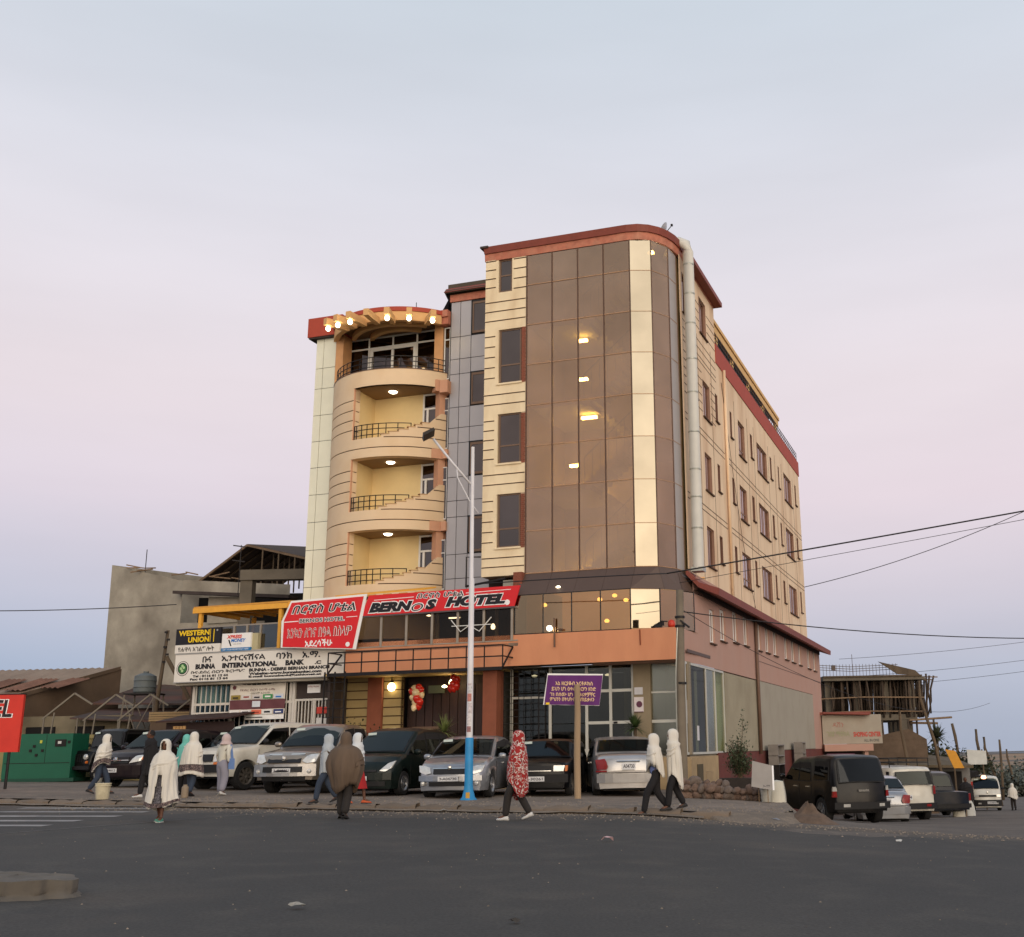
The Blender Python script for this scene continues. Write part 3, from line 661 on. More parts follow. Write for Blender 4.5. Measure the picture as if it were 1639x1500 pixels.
wr3 = [(3.29, 13.35, 3.66, 14.45), (4.71, 13.03, 5.87, 14.45), (6.76, 13.41, 7.14, 14.52), (9.37, 13.45, 9.70, 14.56), (10.94, 13.1, 12.29, 14.63), (13.53, 13.62, 13.96, 14.70), (14.98, 13.34, 17.46, 14.71), (18.30, 13.73, 18.71, 14.82), (20.49, 13.74, 20.80, 14.86), (22.12, 13.49, 24.48, 14.92), (25.63, 13.90, 26.06, 15.02)]
wr4 = [(2.1, 16.1, 2.85, 17.62), (4.55, 16.25, 5.65, 17.68)]
allw = wr1 + wr2 + wr3
hw_ = lambda q: q if q[2] - q[0] > 1 else (q[0] - .03, q[1], q[2] + .04, q[3])
gr = []
for z in (9.42, 9.62, 12.2, 12.42): gr.append((2.0, z - .015, 8.1, z + .015)); gr.append((8.35, z - .015, 27.2, z + .015))
gr += [(2.0, 15.02, 7.0, 15.05), (2.0, 15.2, 7.0, 15.23)]
for z in (15.5, 15.8): gr.append((2.0, z, 7.0, z + .03))
for z in (16.3, 16.62, 16.95, 17.28): gr += [(2.9, z, 4.5, z + .03), (5.7, z, 7.0, z + .03)]
for z in (13.15, 13.45, 13.75, 14.05, 14.35, 14.65): gr += [(2.0, z, 3.22, z + .03), (3.75, z, 4.6, z + .03), (5.98, z, 6.7, z + .03)]
for y_ in (2.75, 4.06, 6.15): gr.append((y_, 6.9, y_ + .03, 16.0))
for y_ in (10.2, 12.85, 14.3, 17.8, 19.6, 21.5, 24.9): gr.append((y_, 6.9, y_ + .03, 15.2))
b = MB()
holed(b, (1.70, 7.20), (6.7, 15.85), [hw_(q) + (.14, True) for q in allw if q[2] < 7.2], side(UX), (1, 0, 0))
holed(b, (1.70, 7.05), (15.85, 18.15), [hw_(q) + (.14, True) for q in wr4], side(UX), (1, 0, 0))
b.add([(UX, 7.05, 15.85), (UX, 7.05, 18.15), (-5, 7.05, 18.15), (-5, 7.05, 15.85)], [(0, 1, 2, 3)])
b.build('flank_wall', stucco_side, H)
b = MB(); holed(b, (7.20, 27.25), (6.7, 15.85), [hw_(q) + (.14, True) for q in allw if q[2] > 7.2], side(UX), (1, 0, 0))
b.quad((UX, 27.25, 6.7), (UX, 27.25, 15.85), (-10, 27.25, 15.85), (-10, 27.25, 6.7)); b.build('flank_wall', stucco_side, H)
b = MB()
for q in gr: b.box(UX - .01, UX + .006, q[0], q[2], q[1], q[3])
tag(b.build('wall_groove', groove_m, H), kind='stuff')
sf = mat('flank_frame', (136, 104, 86), .6)
for q in allw + wr4:
    w = q[2] - q[0]
    if w > 2: vs = [q[0] + w * t for t in (.25, .44, .56, .75)]
    elif w > 1: vs = [q[0] + w * .5]
    else: vs = []
    hs = [q[1] + .35] if 10.7 < q[0] < 11 else []
    if w < 1: q = (q[0] - .03, q[1], q[2] + .04, q[3])
    side_window(UX, q[0], q[2], q[1], q[3], sf if w > 1 else mat('slot_frame', (98, 66, 52), .6), side_g, vs, hs, fw=.05, inset=.09)
b = MB(); b.tube([(UX + .08, 8.22, 6.7), (UX + .08, 8.22, 15.9)], .06, 8); b.build('drain_pipe', stucco_side, H, smooth=True)
b = MB(); b.tube([(UX + .02, 7.9, 15.3), (UX + .06, 9.2, 12), (UX + .06, 10.6, 9.4), (UX + .04, 12.8, 6.9)], .012, 4); b.build('wall_cable', mull, H)
b = MB(); b.box(UX - .1, UX + .03, 7.06, 27.4, 15.86, 16.66); b.build('red_parapet', red_r, H)
b = MB(); b.quad((UX, 7, 15.9), (UX, 27.3, 15.9), (-15.5, 27.3, 15.9), (-15.5, 7, 15.9)); b.build('roof', darkroof, H)
b = MB()
for z in (16.8, 16.98, 17.16): b.tube([(UX - .05, 7.1, z), (UX - .05, 27.3, z)], .018, 5)
y_ = 7.1
while y_ < 27.3: b.tube([(UX - .05, y_, 16.6), (UX - .05, y_, 17.17)], .016, 4); y_ += .42
b.build('roof_railing', black_m, H)
# roof pergola behind the railing
b = MB(); b.box(-.6, -.45, 7.3, 22.6, 17.50, 17.80); b.box(-.62, -.40, 7.3, 22.7, 17.82, 17.98)
for y_ in (8.4, 11.5, 15, 18.5, 22): b.box(-.6, -.46, y_, y_ + .18, 16.0, 17.5)
b.build('roof_pergola', mat('pergola_cream', (216, 176, 118), .8), H)
b = MB(); b.box(-3.0, -.44, 7.3, 22.7, 18.0, 18.03); b.build('pergola_sheet', steel, H)
# gutter eaves over the flank tower
b = MB(); b.box(UX - .1, UX + .34, 2.3, 7.15, 18.16, 18.34); b.build('eaves', roofred, H)
b = MB(); b.tube([(UX + .1, 7.2, 18.34), (UX + .1, 7.2, 18.5)], .05, 6); b.build('vent_stub', roofred, H)

# --- metal duct down the corner
b = MB(); b.tube([(-.62, 1.7, 18.0), (-.50, 1.75, 18.5), (-.22, 1.8, 18.62), (.0, 1.82, 18.50), (.07, 1.84, 18.2), (.07, 1.84, 6.95)], .19, 14); duct = b.build('duct', duct_m, H, smooth=True, angle=60)
b = MB()
for z in (8.3, 9.35, 10.3, 11.6, 13.0, 14.2, 15.5, 16.6, 17.7): b.lathe([(.192, -.03), (.202, -.01), (.202, .01), (.192, .03)], 14, (.07, 1.84, z))
b.build('duct_joint', steel, duct, smooth=True)
b = MB(); b.box(-.14, .26, 1.66, 2.1, 6.86, 7.0); b.build('duct_foot', steel, duct)
# dish on the roof
dm = mat('dish_grey', (176, 178, 182), .4, metal=.3)
dish = thing('satellite_dish', 'grey satellite dish on the roof above the rounded glass corner', 'satellite dish', Matrix.Translation(HC) @ Matrix.Rotation(HR, 4, 'Z') @ Vector((-.62, 1.3, 18.55)), HR)
b = MB(); b.lathe([(0, 0), (.14, .012), (.26, .05), (.34, .09), (.35, .08), (.26, .035), (.14, -.005), (0, -.015)], 18); b.xf(Matrix.Translation((0, 0, .28)) @ Matrix.Rotation(R(62), 4, 'X') @ Matrix.Rotation(R(0), 4, 'Y')); b.xf(Matrix.Rotation(R(-80), 4, 'Z')); b.build('reflector', dm, dish, smooth=True, angle=50)
b = MB(); b.tube([(0, 0, -.05), (0, 0, .28)], .03, 6); b.tube([(0, 0, .2), (.3, -.1, .45)], .015, 5); b.cbox((.30, -.1, .46), (.07, .07, .07)); b.build('mount', black_m, dish)

# --- recessed middle wall with grey cladding (plane y = 3)
Y3 = 3.0
wtop = [(18.03, 16.75), (15.15, 13.9), (12.42, 11.2), (9.6, 8.3)]
vx = [-9.68, -9.28, -8.82, -6.8]
hz = [6.3, 7.36, 8.25, 9.64, 10.25, 11.15, 12.46, 13.05, 13.86, 15.18, 15.78, 16.68, 18.12]
b = MB(); b.box(-9.68, -6.8, Y3 + .03, Y3 + .2, 4.8, 18.2); b.box(-9.70, -9.68, Y3 + .0, Y3 + .6, 4.8, 18.2); b.build('cladding_backing', joint_m, H)
for i in range(3):
    for j in range(len(hz) - 1):
        z0, z1 = hz[j], hz[j + 1]
        if i == 2 and any(abs((z0 + z1) / 2 - (t + c) / 2) < .3 for t, c in wtop): continue
        p = MB(); p.box(vx[i] + .012, vx[i + 1] - .012, Y3, Y3 + .03, z0 + .012, z1 - .012); p.build('cladding_panel', alu_grey, H)
for t, c in wtop: 
    window(H, -8.80, -7.5, c, t, Y3 + .02, fm=frame_br, fw=.09, gm=win_g)
    p = MB(); p.box(-8.82, -8.76, Y3 - .03, Y3, c, t + .05); p.box(-8.82, -6.9, Y3 - .03, Y3, t, t + .06); p.build('window_edge', joint_m, H)
b = MB(); b.box(-9.72, -6.9, Y3 - .05, Y3 + .1, 18.13, 18.42); b.build('copper_fascia', copper, H)
# overhanging lean-to roof above it
b = MB(); b.slab([(-9.85, 2.75, 18.43), (-6.86, 2.75, 18.43), (-6.86, 4.4, 19.35), (-10.1, 4.4, 19.35)], (0, 0, .12)); b.add([(-9.85, 2.75, 18.43), (-10.1, 4.4, 19.35), (-10.1, 4.4, 18.0)], [(0, 1, 2)]); b.box(-9.85, -6.86, 3.02, 4.3, 18.43, 18.9); b.build('lean_to_roof', mat('olive_soffit', (78, 68, 56), .8, var=.15), H)
b = MB(); b.slab([(-9.87, 2.70, 18.46), (-6.86, 2.70, 18.46), (-6.86, 2.9, 18.68), (-9.87, 2.9, 18.68)], (0, .1, 0)); b.box(-10.12, -6.86, 4.36, 4.5, 19.32, 19.52); b.build('roof_edge', roofred, H)
b = MB(); b.add([(-10.15, 3.0, 17.7), (-9.72, 3.0, 18.44), (-9.72, 4.3, 19.3), (-10.3, 4.3, 18.1)], [(0, 1, 2, 3)]); b.box(-10.3, -9.7, 3.0, 4.4, 17.62, 17.72); b.build('gable_side', darkroof, H)
b = MB(); b.box(-10.25, -9.7, 2.72, 3.3, 17.48, 17.75); b.box(-10.1, -9.7, 2.8, 3.3, 17.2, 17.48); b.build('cornice_block', copper, H)

# --- tower of curved balconies
CX, CY, RR = -12.3, 4.58, 2.88
def cp(a, r=RR, z=0): return (CX + r * math.sin(R(a)), CY - r * math.cos(R(a)), z)
def arcband(b, a0, a1, z0, z1, ro, ri, step=3.0, ends=True, zf=None):
    n = max(2, int((a1 - a0) / step)); vs = []; fs = []
    for i in range(n + 1):
        a = a0 + (a1 - a0) * i / n; zt = zf(a) if zf else z1
        vs += [cp(a, ro, z0), cp(a, ro, zt), cp(a, ri, zt), cp(a, ri, z0)]
    for i in range(n):
        for k in range(4): fs.append((i * 4 + k, i * 4 + (k + 1) % 4, (i + 1) * 4 + (k + 1) % 4, (i + 1) * 4 + k))
    if ends: fs += [(0, 3, 2, 1), (4 * n, 4 * n + 1, 4 * n + 2, 4 * n + 3)]
    return b.add(vs, fs)
AL, AR, AJ = -56.5, 61.0, -15.5
RI = RR - .34
def courses(b, gm, a0, a1, z0, z1, zs):
    """render courses with recessed joints"""
    zs = [z0] + [z for z in zs if z0 + .05 < z < z1 - .05] + [z1]
    for a, c in zip(zs, zs[1:]):
        arcband(b, a0, a1, a + (.018 if a != z0 else 0), c - (.018 if c != z1 else 0), RR, RI)
    arcband(gm, a0 + .3, a1 - .3, z0 + .01, z1 - .01, RR - .035, RI + .02)
terra = mat('terracotta_soft', (208, 158, 128), .85, var=.06, dirt=(184, 128, 98), dirtamt=.3)
step = .392
floors = [(6.62, 9.14), (9.14, 11.88), (11.88, 14.66)]
for fi, (sb, st) in enumerate(floors):
    base = sb + .74 if fi else 7.16
    bal = thing('balcony', None, None); bal.parent = H
    w = MB(); gmb = MB()
    lo = sb if fi else 5.2
    # slab / parapet course below the opening, full width
    zz_ = [sb + .36] if fi else [6.1, 6.62]
    courses(w, gmb, AL, AR, lo, base, zz_)
    # left wall
    courses(w, gmb, AL, AJ, base + .0005, st - .0005, [base + .392 * k for k in range(1, 7)])
    # stepped parapet rising to the right
    steps = [(10, 16, .10), (16, 23, .19), (23, 30, .28), (30, 35, .38), (35, 40, .48), (40, 45, .58)]
    for a0, a1, h in steps: arcband(w, a0, a1, base, base + h, RR, RR - .16)
    def diag(a): return base + (.58 + (a - 45) * .046 if a < 54.5 else 1.02)
    arcband(w, 45, 54.5, base, 0, RR, RR - .16, 1.5, zf=diag)
    arcband(w, 54.5, AR, base + .0, base + 1.02, RR, RR - .2)
    b2 = MB()
    for dz_, a_ in ((.39, 36.5), (.78, 50.0)):
        arcband(b2, a_, AR - .2, base + dz_ - .018, base + dz_ + .018, RR + .004, RR - .02)
    arcband(b2, 12, AR - .2, base - .018, base + .016, RR + .004, RR - .02)
    tag(b2.build('wall_groove', groove_m, bal), kind='stuff')
    w.build('parapet_wall', mat('balcony_stucco', (224, 198, 164), .85, var=.05, scale=1.2, bump=.25, bscale=25, dirt=(192, 158, 116), dirtamt=.35, dirtscale=1.2), bal, smooth=True, angle=30); tag(gmb.build('wall_groove', groove_m, bal), kind='stuff')
    # cap strips on the steps
    cps = MB()
    for a0, a1, h in steps: arcband(cps, a0 - 1.2, a1 + .2, base + h, base + h + .025, RR + .02, RR - .18)
    cps.build('step_cap', groove_m if fi < 0 else mat('cap_stone', (190, 152, 112), .8), bal)
    # jamb and right column in terracotta
    j = MB(); jx, jy, _ = cp(AJ); j.box(jx + .0, jx + .03, jy + .02, jy + .36, base, st); 
    for k in range(1, 7):
        z_ = base + .392 * k
        if z_ < st - .05: j.box(jx + .028, jx + .034, jy + .01, jy + .36, z_ - .018, z_ + .018)
    j.build('jamb', terra, bal)
    j = MB(); arcband(j, 53.5, 59.5, base + .95, st, RR - .05, RR - .4); j.build('column', terra, bal)
    # inner walls
    q = MB(); q.box(jx - .1, jx + .02, jy + .36, 3.40, base - .1, st); q.box(jx + .02, -10.96, 3.36, 3.5, base - .1, st); q.build('inner_wall', yellow_w, bal)
    q = MB(); q.box(-10.2, -9.75, 3.3, 3.5, base - .1, st); q.build('inner_wall', terra, bal)
    window(H, -10.96, -10.2, base - .6, st - .02, 3.38, (st - .62,), fm=white_f, gm=win_g, fw=.07, vs=())
    q = MB(); q.box(-10.78, -10.70, 3.30, 3.37, base - .3, st - .64); q.build('door_frame', white_f, bal)
    # floor and soffit
    q = MB(); pts = [cp(a, RR - .02)[:2] for a in rng(AL, AR, 30)] + [(-9.7, 3.6), (-14.7, 3.6)]
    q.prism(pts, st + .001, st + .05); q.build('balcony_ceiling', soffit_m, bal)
    q = MB(); q.prism([cp(a, RR - .2)[:2] for a in rng(AL, AR, 30)] + [(-9.7, 3.6), (-14.7, 3.6)], base - .5, base - .4); q.build('balcony_floor', concrete, bal)
    # railing
    r_ = MB(); zt = base + .55
    for dz_ in (.55, .36, .15):
        a1 = 32 if dz_ > .5 else (27 if dz_ > .3 else 12); r_.tube([cp(a, RR - .08, base + dz_) for a in rng(-15, a1, 14)], .018, 5)
    for a in (-14.6, -12.4, -7.5, -2.6, 2.2, 7.0, 13, 22, 31.8): 
        lo_ = base + (.0 if a < 10 else .1 if a < 16 else .19 if a < 23 else .38); r_.tube([cp(a, RR - .08, lo_), cp(a, RR - .08, base + .565)], .018, 4)
    r_.build('railing', black_m, bal)
    l_ = MB(); lp = cp(12, 1.95); l_.lathe([(0, -.07), (.10, -.055), (.155, -.02), (.165, .0), (0, .0)], 16, (lp[0], lp[1], st)); l_.build('ceiling_lamp', lamp_mat('lamp_bowl', (1, .86, .62), 9), bal, smooth=True)
    if fi:
        q = MB(); arcband(q, 47.5, 61.5, sb + .003, sb + .36, RR + .03, RR - .3); q.box(cp(58)[0], -9.66, 2.9, 3.2, sb + .01, sb + .35); q.build('terracotta_block', terra, bal)
# top balcony parapet, terrace and glazing
top = thing('balcony', None, None); top.parent = H
w = MB(); arcband(w, AL, AR, 14.661, 15.28, RR, RR - .16); arcband(w, AL, AJ, 14.25, 14.66, RR - .001, RI); w.build('parapet_wall', MATS['balcony_stucco'], top, smooth=True, angle=30)
w = MB(); arcband(w, AL + .5, AR - .5, 15.28, 15.31, RR + .015, RR - .18); w.build('parapet_cap', mull, top)
w = MB(); w.prism([cp(a, RR - .1)[:2] for a in rng(AL, AR, 30)] + [(-9.7, 5), (-14.7, 5)], 14.95, 15.0); w.build('terrace_floor', concrete, top)
w = MB(); arcband(w, 49, 61, 14.5, 14.95, RR + .06, RR - .3); w.box(cp(55)[0], -9.62, 2.7, 3.2, 14.42, 14.9); w.build('terracotta_block', terra, top)
r_ = MB()
for dz_ in (.12, .30, .50):
    r_.tube([cp(a, RR - .08, 15.31 + dz_) for a in rng(-50, 59, 40)], .017, 5)
for a in list(rng(-50, -22, 5)) + list(rng(-12, 34, 4)) + [44, 52, 59]: r_.tube([cp(a, RR - .08, 15.3), cp(a, RR - .08, 15.82)], .017, 4)
r_.build('railing', black_m, top)
gx0, gx1 = -14.62, -10.42
window(H, gx0, gx1, 15.0, 17.42, 3.72, (16.96,), fm=white_f, gm=glass('terrace_dark_glass', (.5, .45, .42), (.16, .12, .10), base=.12, wave=.03), fw=.07, vs=(-13.62, -12.55, -11.48))
w = MB(); w.box(-13.55, -13.42, 3.64, 3.72, 15, 16.93); w.box(-11.62, -11.5, 3.64, 3.72, 15, 16.93); w.box(-13.42, -11.62, 3.65, 3.72, 16.82, 16.93); w.box(-12.6, -12.5, 3.65, 3.72, 15, 16.8); w.build('door_frame', white_f, top)
for c_ in ((-14.69, -14.36, 2.98, 3.6), (-10.42, -10.05, 3.1, 3.9)): w = MB(); w.box(*c_, 14.9, 17.45); w.build('column', mat('column_orange', (210, 158, 110), .8), top)
w = MB(); w.box(-14.7, -10.4, 7.5, 7.6, 14.9, 17.6); w.build('room_wall', inner_d, top)
for x_, z_ in ((-14.1, 16.75), (-13.05, 16.72), (-12.2, 16.76), (-10.75, 16.98)):
    l_ = MB(); l_.lathe([(0, -.05), (.055, -.03), (.06, 0), (.04, .04), (0, .05)], 10, (x_, 4.6, z_ + .35)); l_.build('room_lamp', lamp_mat('lamp_room', (1, .9, .75), 7), top, smooth=True)
# roof slab, arc beams and outriggers with bulbs
w = MB(); w.prism([cp(a, 2.86)[:2] for a in rng(-62, 50, 30)] + [(-9.7, 6.5), (-15.6, 6.5)], 17.5, 17.548); w.build('roof_slab', mat('roof_soffit', (128, 100, 66), .9, var=.1), top)
w = MB(); arcband(w, -60, 52, 17.18, 17.545, 2.98, 2.78); w.build('arc_beam', mat('arc_cream', (214, 168, 112), .8, var=.06), top, smooth=True, angle=30)
w = MB(); arcband(w, -62, 54, 17.55, 17.72, 3.02, 2.8); w.build('arc_parapet', red_r, top, smooth=True, angle=30)
for z_, r0 in ((17.25, 2.2), (17.3, 1.5)):
    w = MB(); arcband(w, -55, 45, z_, z_ + .2, r0 + .08, r0 - .08); w.build('soffit_rib', MATS['arc_cream'], top, smooth=True, angle=30)
for a, lit in ((-24, 1), (-15.5, 1), (-6.5, 1), (4.5, 0), (16, 1), (28, 1), (41, 1)):
    w = MB(); d = Vector((math.sin(R(a * 1.15)), -math.cos(R(a * 1.15)), 0)); e = Vector(cp(a, 3.98)); s_ = Vector(cp(a * 1.0, 2.95)); tv = Vector((math.cos(R(a)), math.sin(R(a)), 0)) * .10
    w.slab([e - tv + Vector((0, 0, 17.04)), e + tv + Vector((0, 0, 17.04)), e + tv + Vector((0, 0, 17.30)), e - tv + Vector((0, 0, 17.30))], (s_ - e))
    o = w.build('outrigger_beam', MATS['arc_cream'], top)
    if lit:
        l_ = MB(); bp_ = e + (s_ - e).normalized() * .15; l_.lathe([(0, -.11), (.055, -.09), (.088, -.03), (.08, .03), (.045, .08), (0, .09)], 12, (bp_.x, bp_.y, 16.93)); l_.build('bulb', lamp_hot, top, smooth=True)
w = MB(); w.tube([(-11.2, 3.0, 17.8), (-11.2, 3.0, 18.35)], .015, 4); w.tube([(-12.1, 3.4, 17.8), (-12.1, 3.4, 18.2)], .012, 4); w.tube([(-12.2, 3.4, 18.18), (-12.0, 3.4, 18.14)], .02, 4); w.build('antenna', black_m, H)

# --- white clad strip at the left edge
b = MB(); b.box(-15.60, -14.70, Y3 + .03, Y3 + 4, 4.8, 17.42); b.build('strip_backing', joint_m, H)
hz2 = [5.4, 6.3, 7.4, 8.82, 9.9, 10.98, 12.06, 13.12, 14.18, 15.28, 16.13, 17.42]
for x0, x1 in ((-15.60, -15.26), (-15.26, -14.70)):
    for z0, z1 in zip(hz2, hz2[1:]): p = MB(); p.box(x0 + .01, x1 - .01, Y3, Y3 + .03, z0 + .01, z1 - .01); p.build('cladding_panel', alu_white, H)
b = MB(); b.box(-15.9, -14.35, 2.78, 4.6, 17.42, 18.22); b.build('red_corner_parapet', red_r, H)
b = MB(); b.box(-15.86, -14.39, 2.82, 4.5, 17.36, 17.42); b.build('parapet_soffit', darkroof, H)
# slim dark window slot between balconies and grey cladding
for t, c in ((17.15, 15.05), (14.3, 12.3), (11.6, 9.6), (8.85, 7.0)):
    window(H, -9.98, -9.72, c, t, 3.12, (t - .5,), fm=white_f, gm=win_g, fw=.04)
b = MB(); b.box(-15.55, -9.7, 3.62, 3.7, 4.8, 14.9); b.box(-15.55, -9.7, 7.7, 7.8, 14.9, 17.5); b.box(-15.6, -15.55, 6.5, 27, 0, 17.4); b.build('core_wall', stucco_side, H)
# ------------------------------------------------------------------ ground floor of the hotel
HM = Matrix.Translation(HC) @ Matrix.Rotation(HR, 4, 'Z')
def onH(o): o.matrix_world = HM; return o
def hthing(name, label, cat, group=None): return thing(name, label, cat, HC, HR, group)
GZ = 1.08
shopf = mat('shop_frame', (196, 194, 184), .45, metal=.2, var=.04)
tilef = mat('plinth_beige', (170, 146, 110), .8, var=.12, scale=2, dirt=(120, 100, 76), dirtamt=.4)
# steps and plinth under the shop front
b = MB()
for i in range(6): b.box(-6.0, -1.0 , -.3 - .30 * i, .6, -.3, GZ - .165 * i - .004 * i)
b.build('front_steps', tilef, H)
b = MB(); b.box(-1.0, .02, -.25, 3.95, -1.5, GZ - .06); b.box(-1.0, .25, -.55, 1.2, -1.5, GZ - .09); b.build('plinth', tilef, H)
b = MB(); b.box(.02, .26, 1.2, 2.9, -1.5, .30); b.box(.02, .26, 1.2, 2.2, .3, .55); b.build('plinth', tilef, H)
b = MB(); b.box(.25, .27, .1, .8, .0, .8); b.build('plinth_opening', mat('plinth_recess', (84, 74, 56), .9), H)
b = MB(); b.box(-.06, 0, 4.1, 29.4, .78, 1.10); b.box(-.05, .0, 4.1, 29.4, -2.6, .78); b.build('base_band', mat('base_red', (104, 50, 42), .8, var=.15, dirt=(70, 50, 44), dirtamt=.5), H)
# shop front: columns, glass doors, transoms
b = MB(); b.box(-1.83, -1.28, .52, .95, GZ, 3.87); b.build('stone_column', mat('column_stone', (142, 128, 104), .8, var=.08), H)
b = MB(); b.box(-.36, -.02, .3, .75, GZ, 3.87); b.build('stone_column', MATS['column_stone'], H)
Y0 = .62
b = MB()
for x in (-6.0, -4.66, -3.42, -2.62, -1.88): b.box(x - .045, x + .045, Y0, Y0 + .08, GZ, 3.87)
b.box(-4.66, -1.88, Y0 + .004, Y0 + .076, 3.03, 3.12); b.box(-3.38, -1.92, Y0 + .004, Y0 + .076, 2.05, 2.14); b.box(-4.62, -1.92, Y0 + .004, Y0 + .076, GZ + .12, GZ + .22)
b.box(-1.28, -.36, Y0 + .004, Y0 + .076, 2.05, 2.14); b.box(-1.28, -.36, Y0 + .006, Y0 + .07, 2.95, 3.0)
b.box(-6.0, -4.7, Y0 + .004, Y0 + .076, 2.9, 2.97)
b.build('shop_frame', shopf, H)
for x0, x1 in ((-6.0, -4.66), (-4.66, -3.42), (-3.42, -2.62), (-2.62, -1.88)):
    for z0, z1 in ((GZ + .2, 2.08), (2.1, 3.05), (3.1, 3.86)):
        p = MB(); p.box(x0 + .05, x1 - .05, Y0 + .03, Y0 + .045, z0, z1); p.build('shop_pane', shop_g, H)
fg = glass('frosted_shop_glass', (.66, .66, .58), (.62, .60, .48), base=.3, rough=.25)
for z0, z1 in ((GZ, 2.05), (2.14, 2.95), (3.0, 3.86)): p = MB(); p.box(-1.27, -.37, Y0 + .03, Y0 + .045, z0, z1); p.build('shop_pane', fg, H)
b = MB(); b.box(-2.52, -2.4, Y0 - .03, Y0, 2.06, 2.12); b.build('door_handle', black_m, H)
# rooms behind
b = MB(); b.box(-6.3, -.1, 4.2, 4.3, GZ, 3.86); b.box(-6.3, -6.25, Y0, 4.2, GZ, 3.86); b.box(-1.86, -1.82, Y0 + .1, 4.2, GZ, 3.86); b.build('shop_wall', mat('shop_wall', (66, 64, 58), .9, var=.15, scale=1), H)
b = MB(); b.box(-6.3, -.1, Y0, 4.2, GZ - .1, GZ - .02); b.box(-6.3, -.1, .3, 4.2, 3.87, 3.878); b.build('shop_floor', concrete, H)
b = MB()
for k, (x, y, w, h, c) in enumerate(((-4.2, 2.4, .6, 1.1, 0), (-3.0, 2.9, .9, .9, 0), (-5.3, 2.2, .5, 1.6, 0))): b.box(x, x + w, y, y + .4, GZ, GZ + h)
b.build('shop_counter', mat('shop_counter', (96, 92, 84), .6), H)
for x_, y_, z_ in ((-5.6, 1.6, 3.7), (-4.9, 2.2, 3.74), (-3.1, 1.8, 3.66), (-2.2, 1.4, 3.72), (-3.9, 2.6, 3.7), (-.8, 1.6, 3.74)):
    l_ = MB(); l_.lathe([(0, -.05), (.08, -.04), (.10, 0), (0, .03)], 10, (x_, y_, z_)); l_.build('shop_lamp', lamp_w, H, smooth=True)
# right return: glazed bay then the shuttered wall on the side street
sb = MB()
for y in (.05, .62, 2.70, 3.98, 5.30): sb.box(-.10, -.02, y, y + .08, GZ, 3.84)
for z in (GZ, 3.78): sb.box(-.098, -.022, .05, 5.38, z, z + .07)
sb.build('shop_frame', shopf, H)
for i, (y0, y1) in enumerate(((.13, .62), (.7, 2.7), (2.78, 3.98), (4.06, 5.30))):
    p = MB(); p.box(-.07, -.055, y0, y1, GZ + .07, 3.78); p.build('shop_pane', shop_g if i < 2 else fg if i == 2 else glass('clear_shop_glass', (.5, .48, .42), (.85, .86, .8), base=.05), H)
p = MB(); p.box(-2.2, -2.1, .7, 5.4, GZ, 3.86); p.box(-1.8, -.1, 5.4, 5.45, GZ, 3.86); p.build('shop_wall', mat('cream_room', (186, 190, 150), .9, var=.05), H)
p = MB(); p.box(-.75, -.70, .75, 2.7, GZ, 3.8); p.build('shop_poster_wall', mat('poster_wall', (74, 68, 78), .8, var=.25, scale=3), H)
p = MB(); p.box(-.75, -.70, 4.0, 5.35, GZ, 3.8); p.build('self_lit_wall', mat('self_lit_cream', (214, 214, 170), .8, emit=(.75, .78, .5), estr=.55), H)  # room light painted in: this wall glows by itself
for z_ in (3.55, 2.3): 
    p = MB(); p.box(-1.4, -1.1, 4.2, 4.5, z_, z_ + .06); p.build('shop_lamp', lamp_w, H)
p = MB(); p.box(-.052, -.048, 1.45, 1.72, 1.5, 1.95); p.box(-.052, -.048, .28, .50, 2.0, 2.7); p.build('paper_notice', mat('notice_paper', (206, 204, 206), .7), H)
ribs = mat('ribbed_shutter', (160, 152, 132), .7, var=.06, scale=1, dirt=(130, 120, 100), dirtamt=.4)
b = MB(); y = 5.5
while y < 11.0:
    b.box(-.05, -.005, y, y + .08, 1.12, 3.82); b.box(-.07, -.03, y + .08, y + .14, 1.12, 3.82); y += .14
b.build('shutter', ribs, H)
b = MB(); b.box(-.06, -.005, 11.2, 26.3, 1.12, 3.84); b.build('grey_panel_wall', mat('grey_panel', (162, 154, 138), .8, var=.04, scale=.6, dirt=(140, 130, 112), dirtamt=.4), H)
b = MB(); b.box(-.06, -.002, 26.3, 29.5, 1.08, 3.86); b.build('pink_wall', pink_r, H)
b = MB(); b.box(-6, -.08, 5.5, 29.4, -2, 3.84); b.build('core_wall', concrete_d, H)
# hotel wall plaques beside the door column
p = MB(); p.box(-1.79, -1.52, .49, .518, 2.92, 3.14); onp = p.build('notice_board', mat('notice_paper', (206, 204, 206)), H)
p = MB(); p.box(-1.80, -1.50, .48, .518, 2.38, 2.84); onp = p.build('poster', mat('poster_white', (216, 206, 204), .6), H)
p = MB(); p.lathe([(0, 0), (.09, 0), (.10, .006), (0, .008)], 12, (0, 0, 0)); p.xf(Matrix.Translation((-1.63, .478, 2.62)) @ Matrix.Rotation(R(90), 4, 'X')); p.build('poster_print', mat('poster_plum', (96, 50, 70), .6), onp)
p = MB(); p.box(-1.80, -1.50, .475, .48, 2.38, 2.40); p.build('poster_print', MATS['poster_plum'], onp)

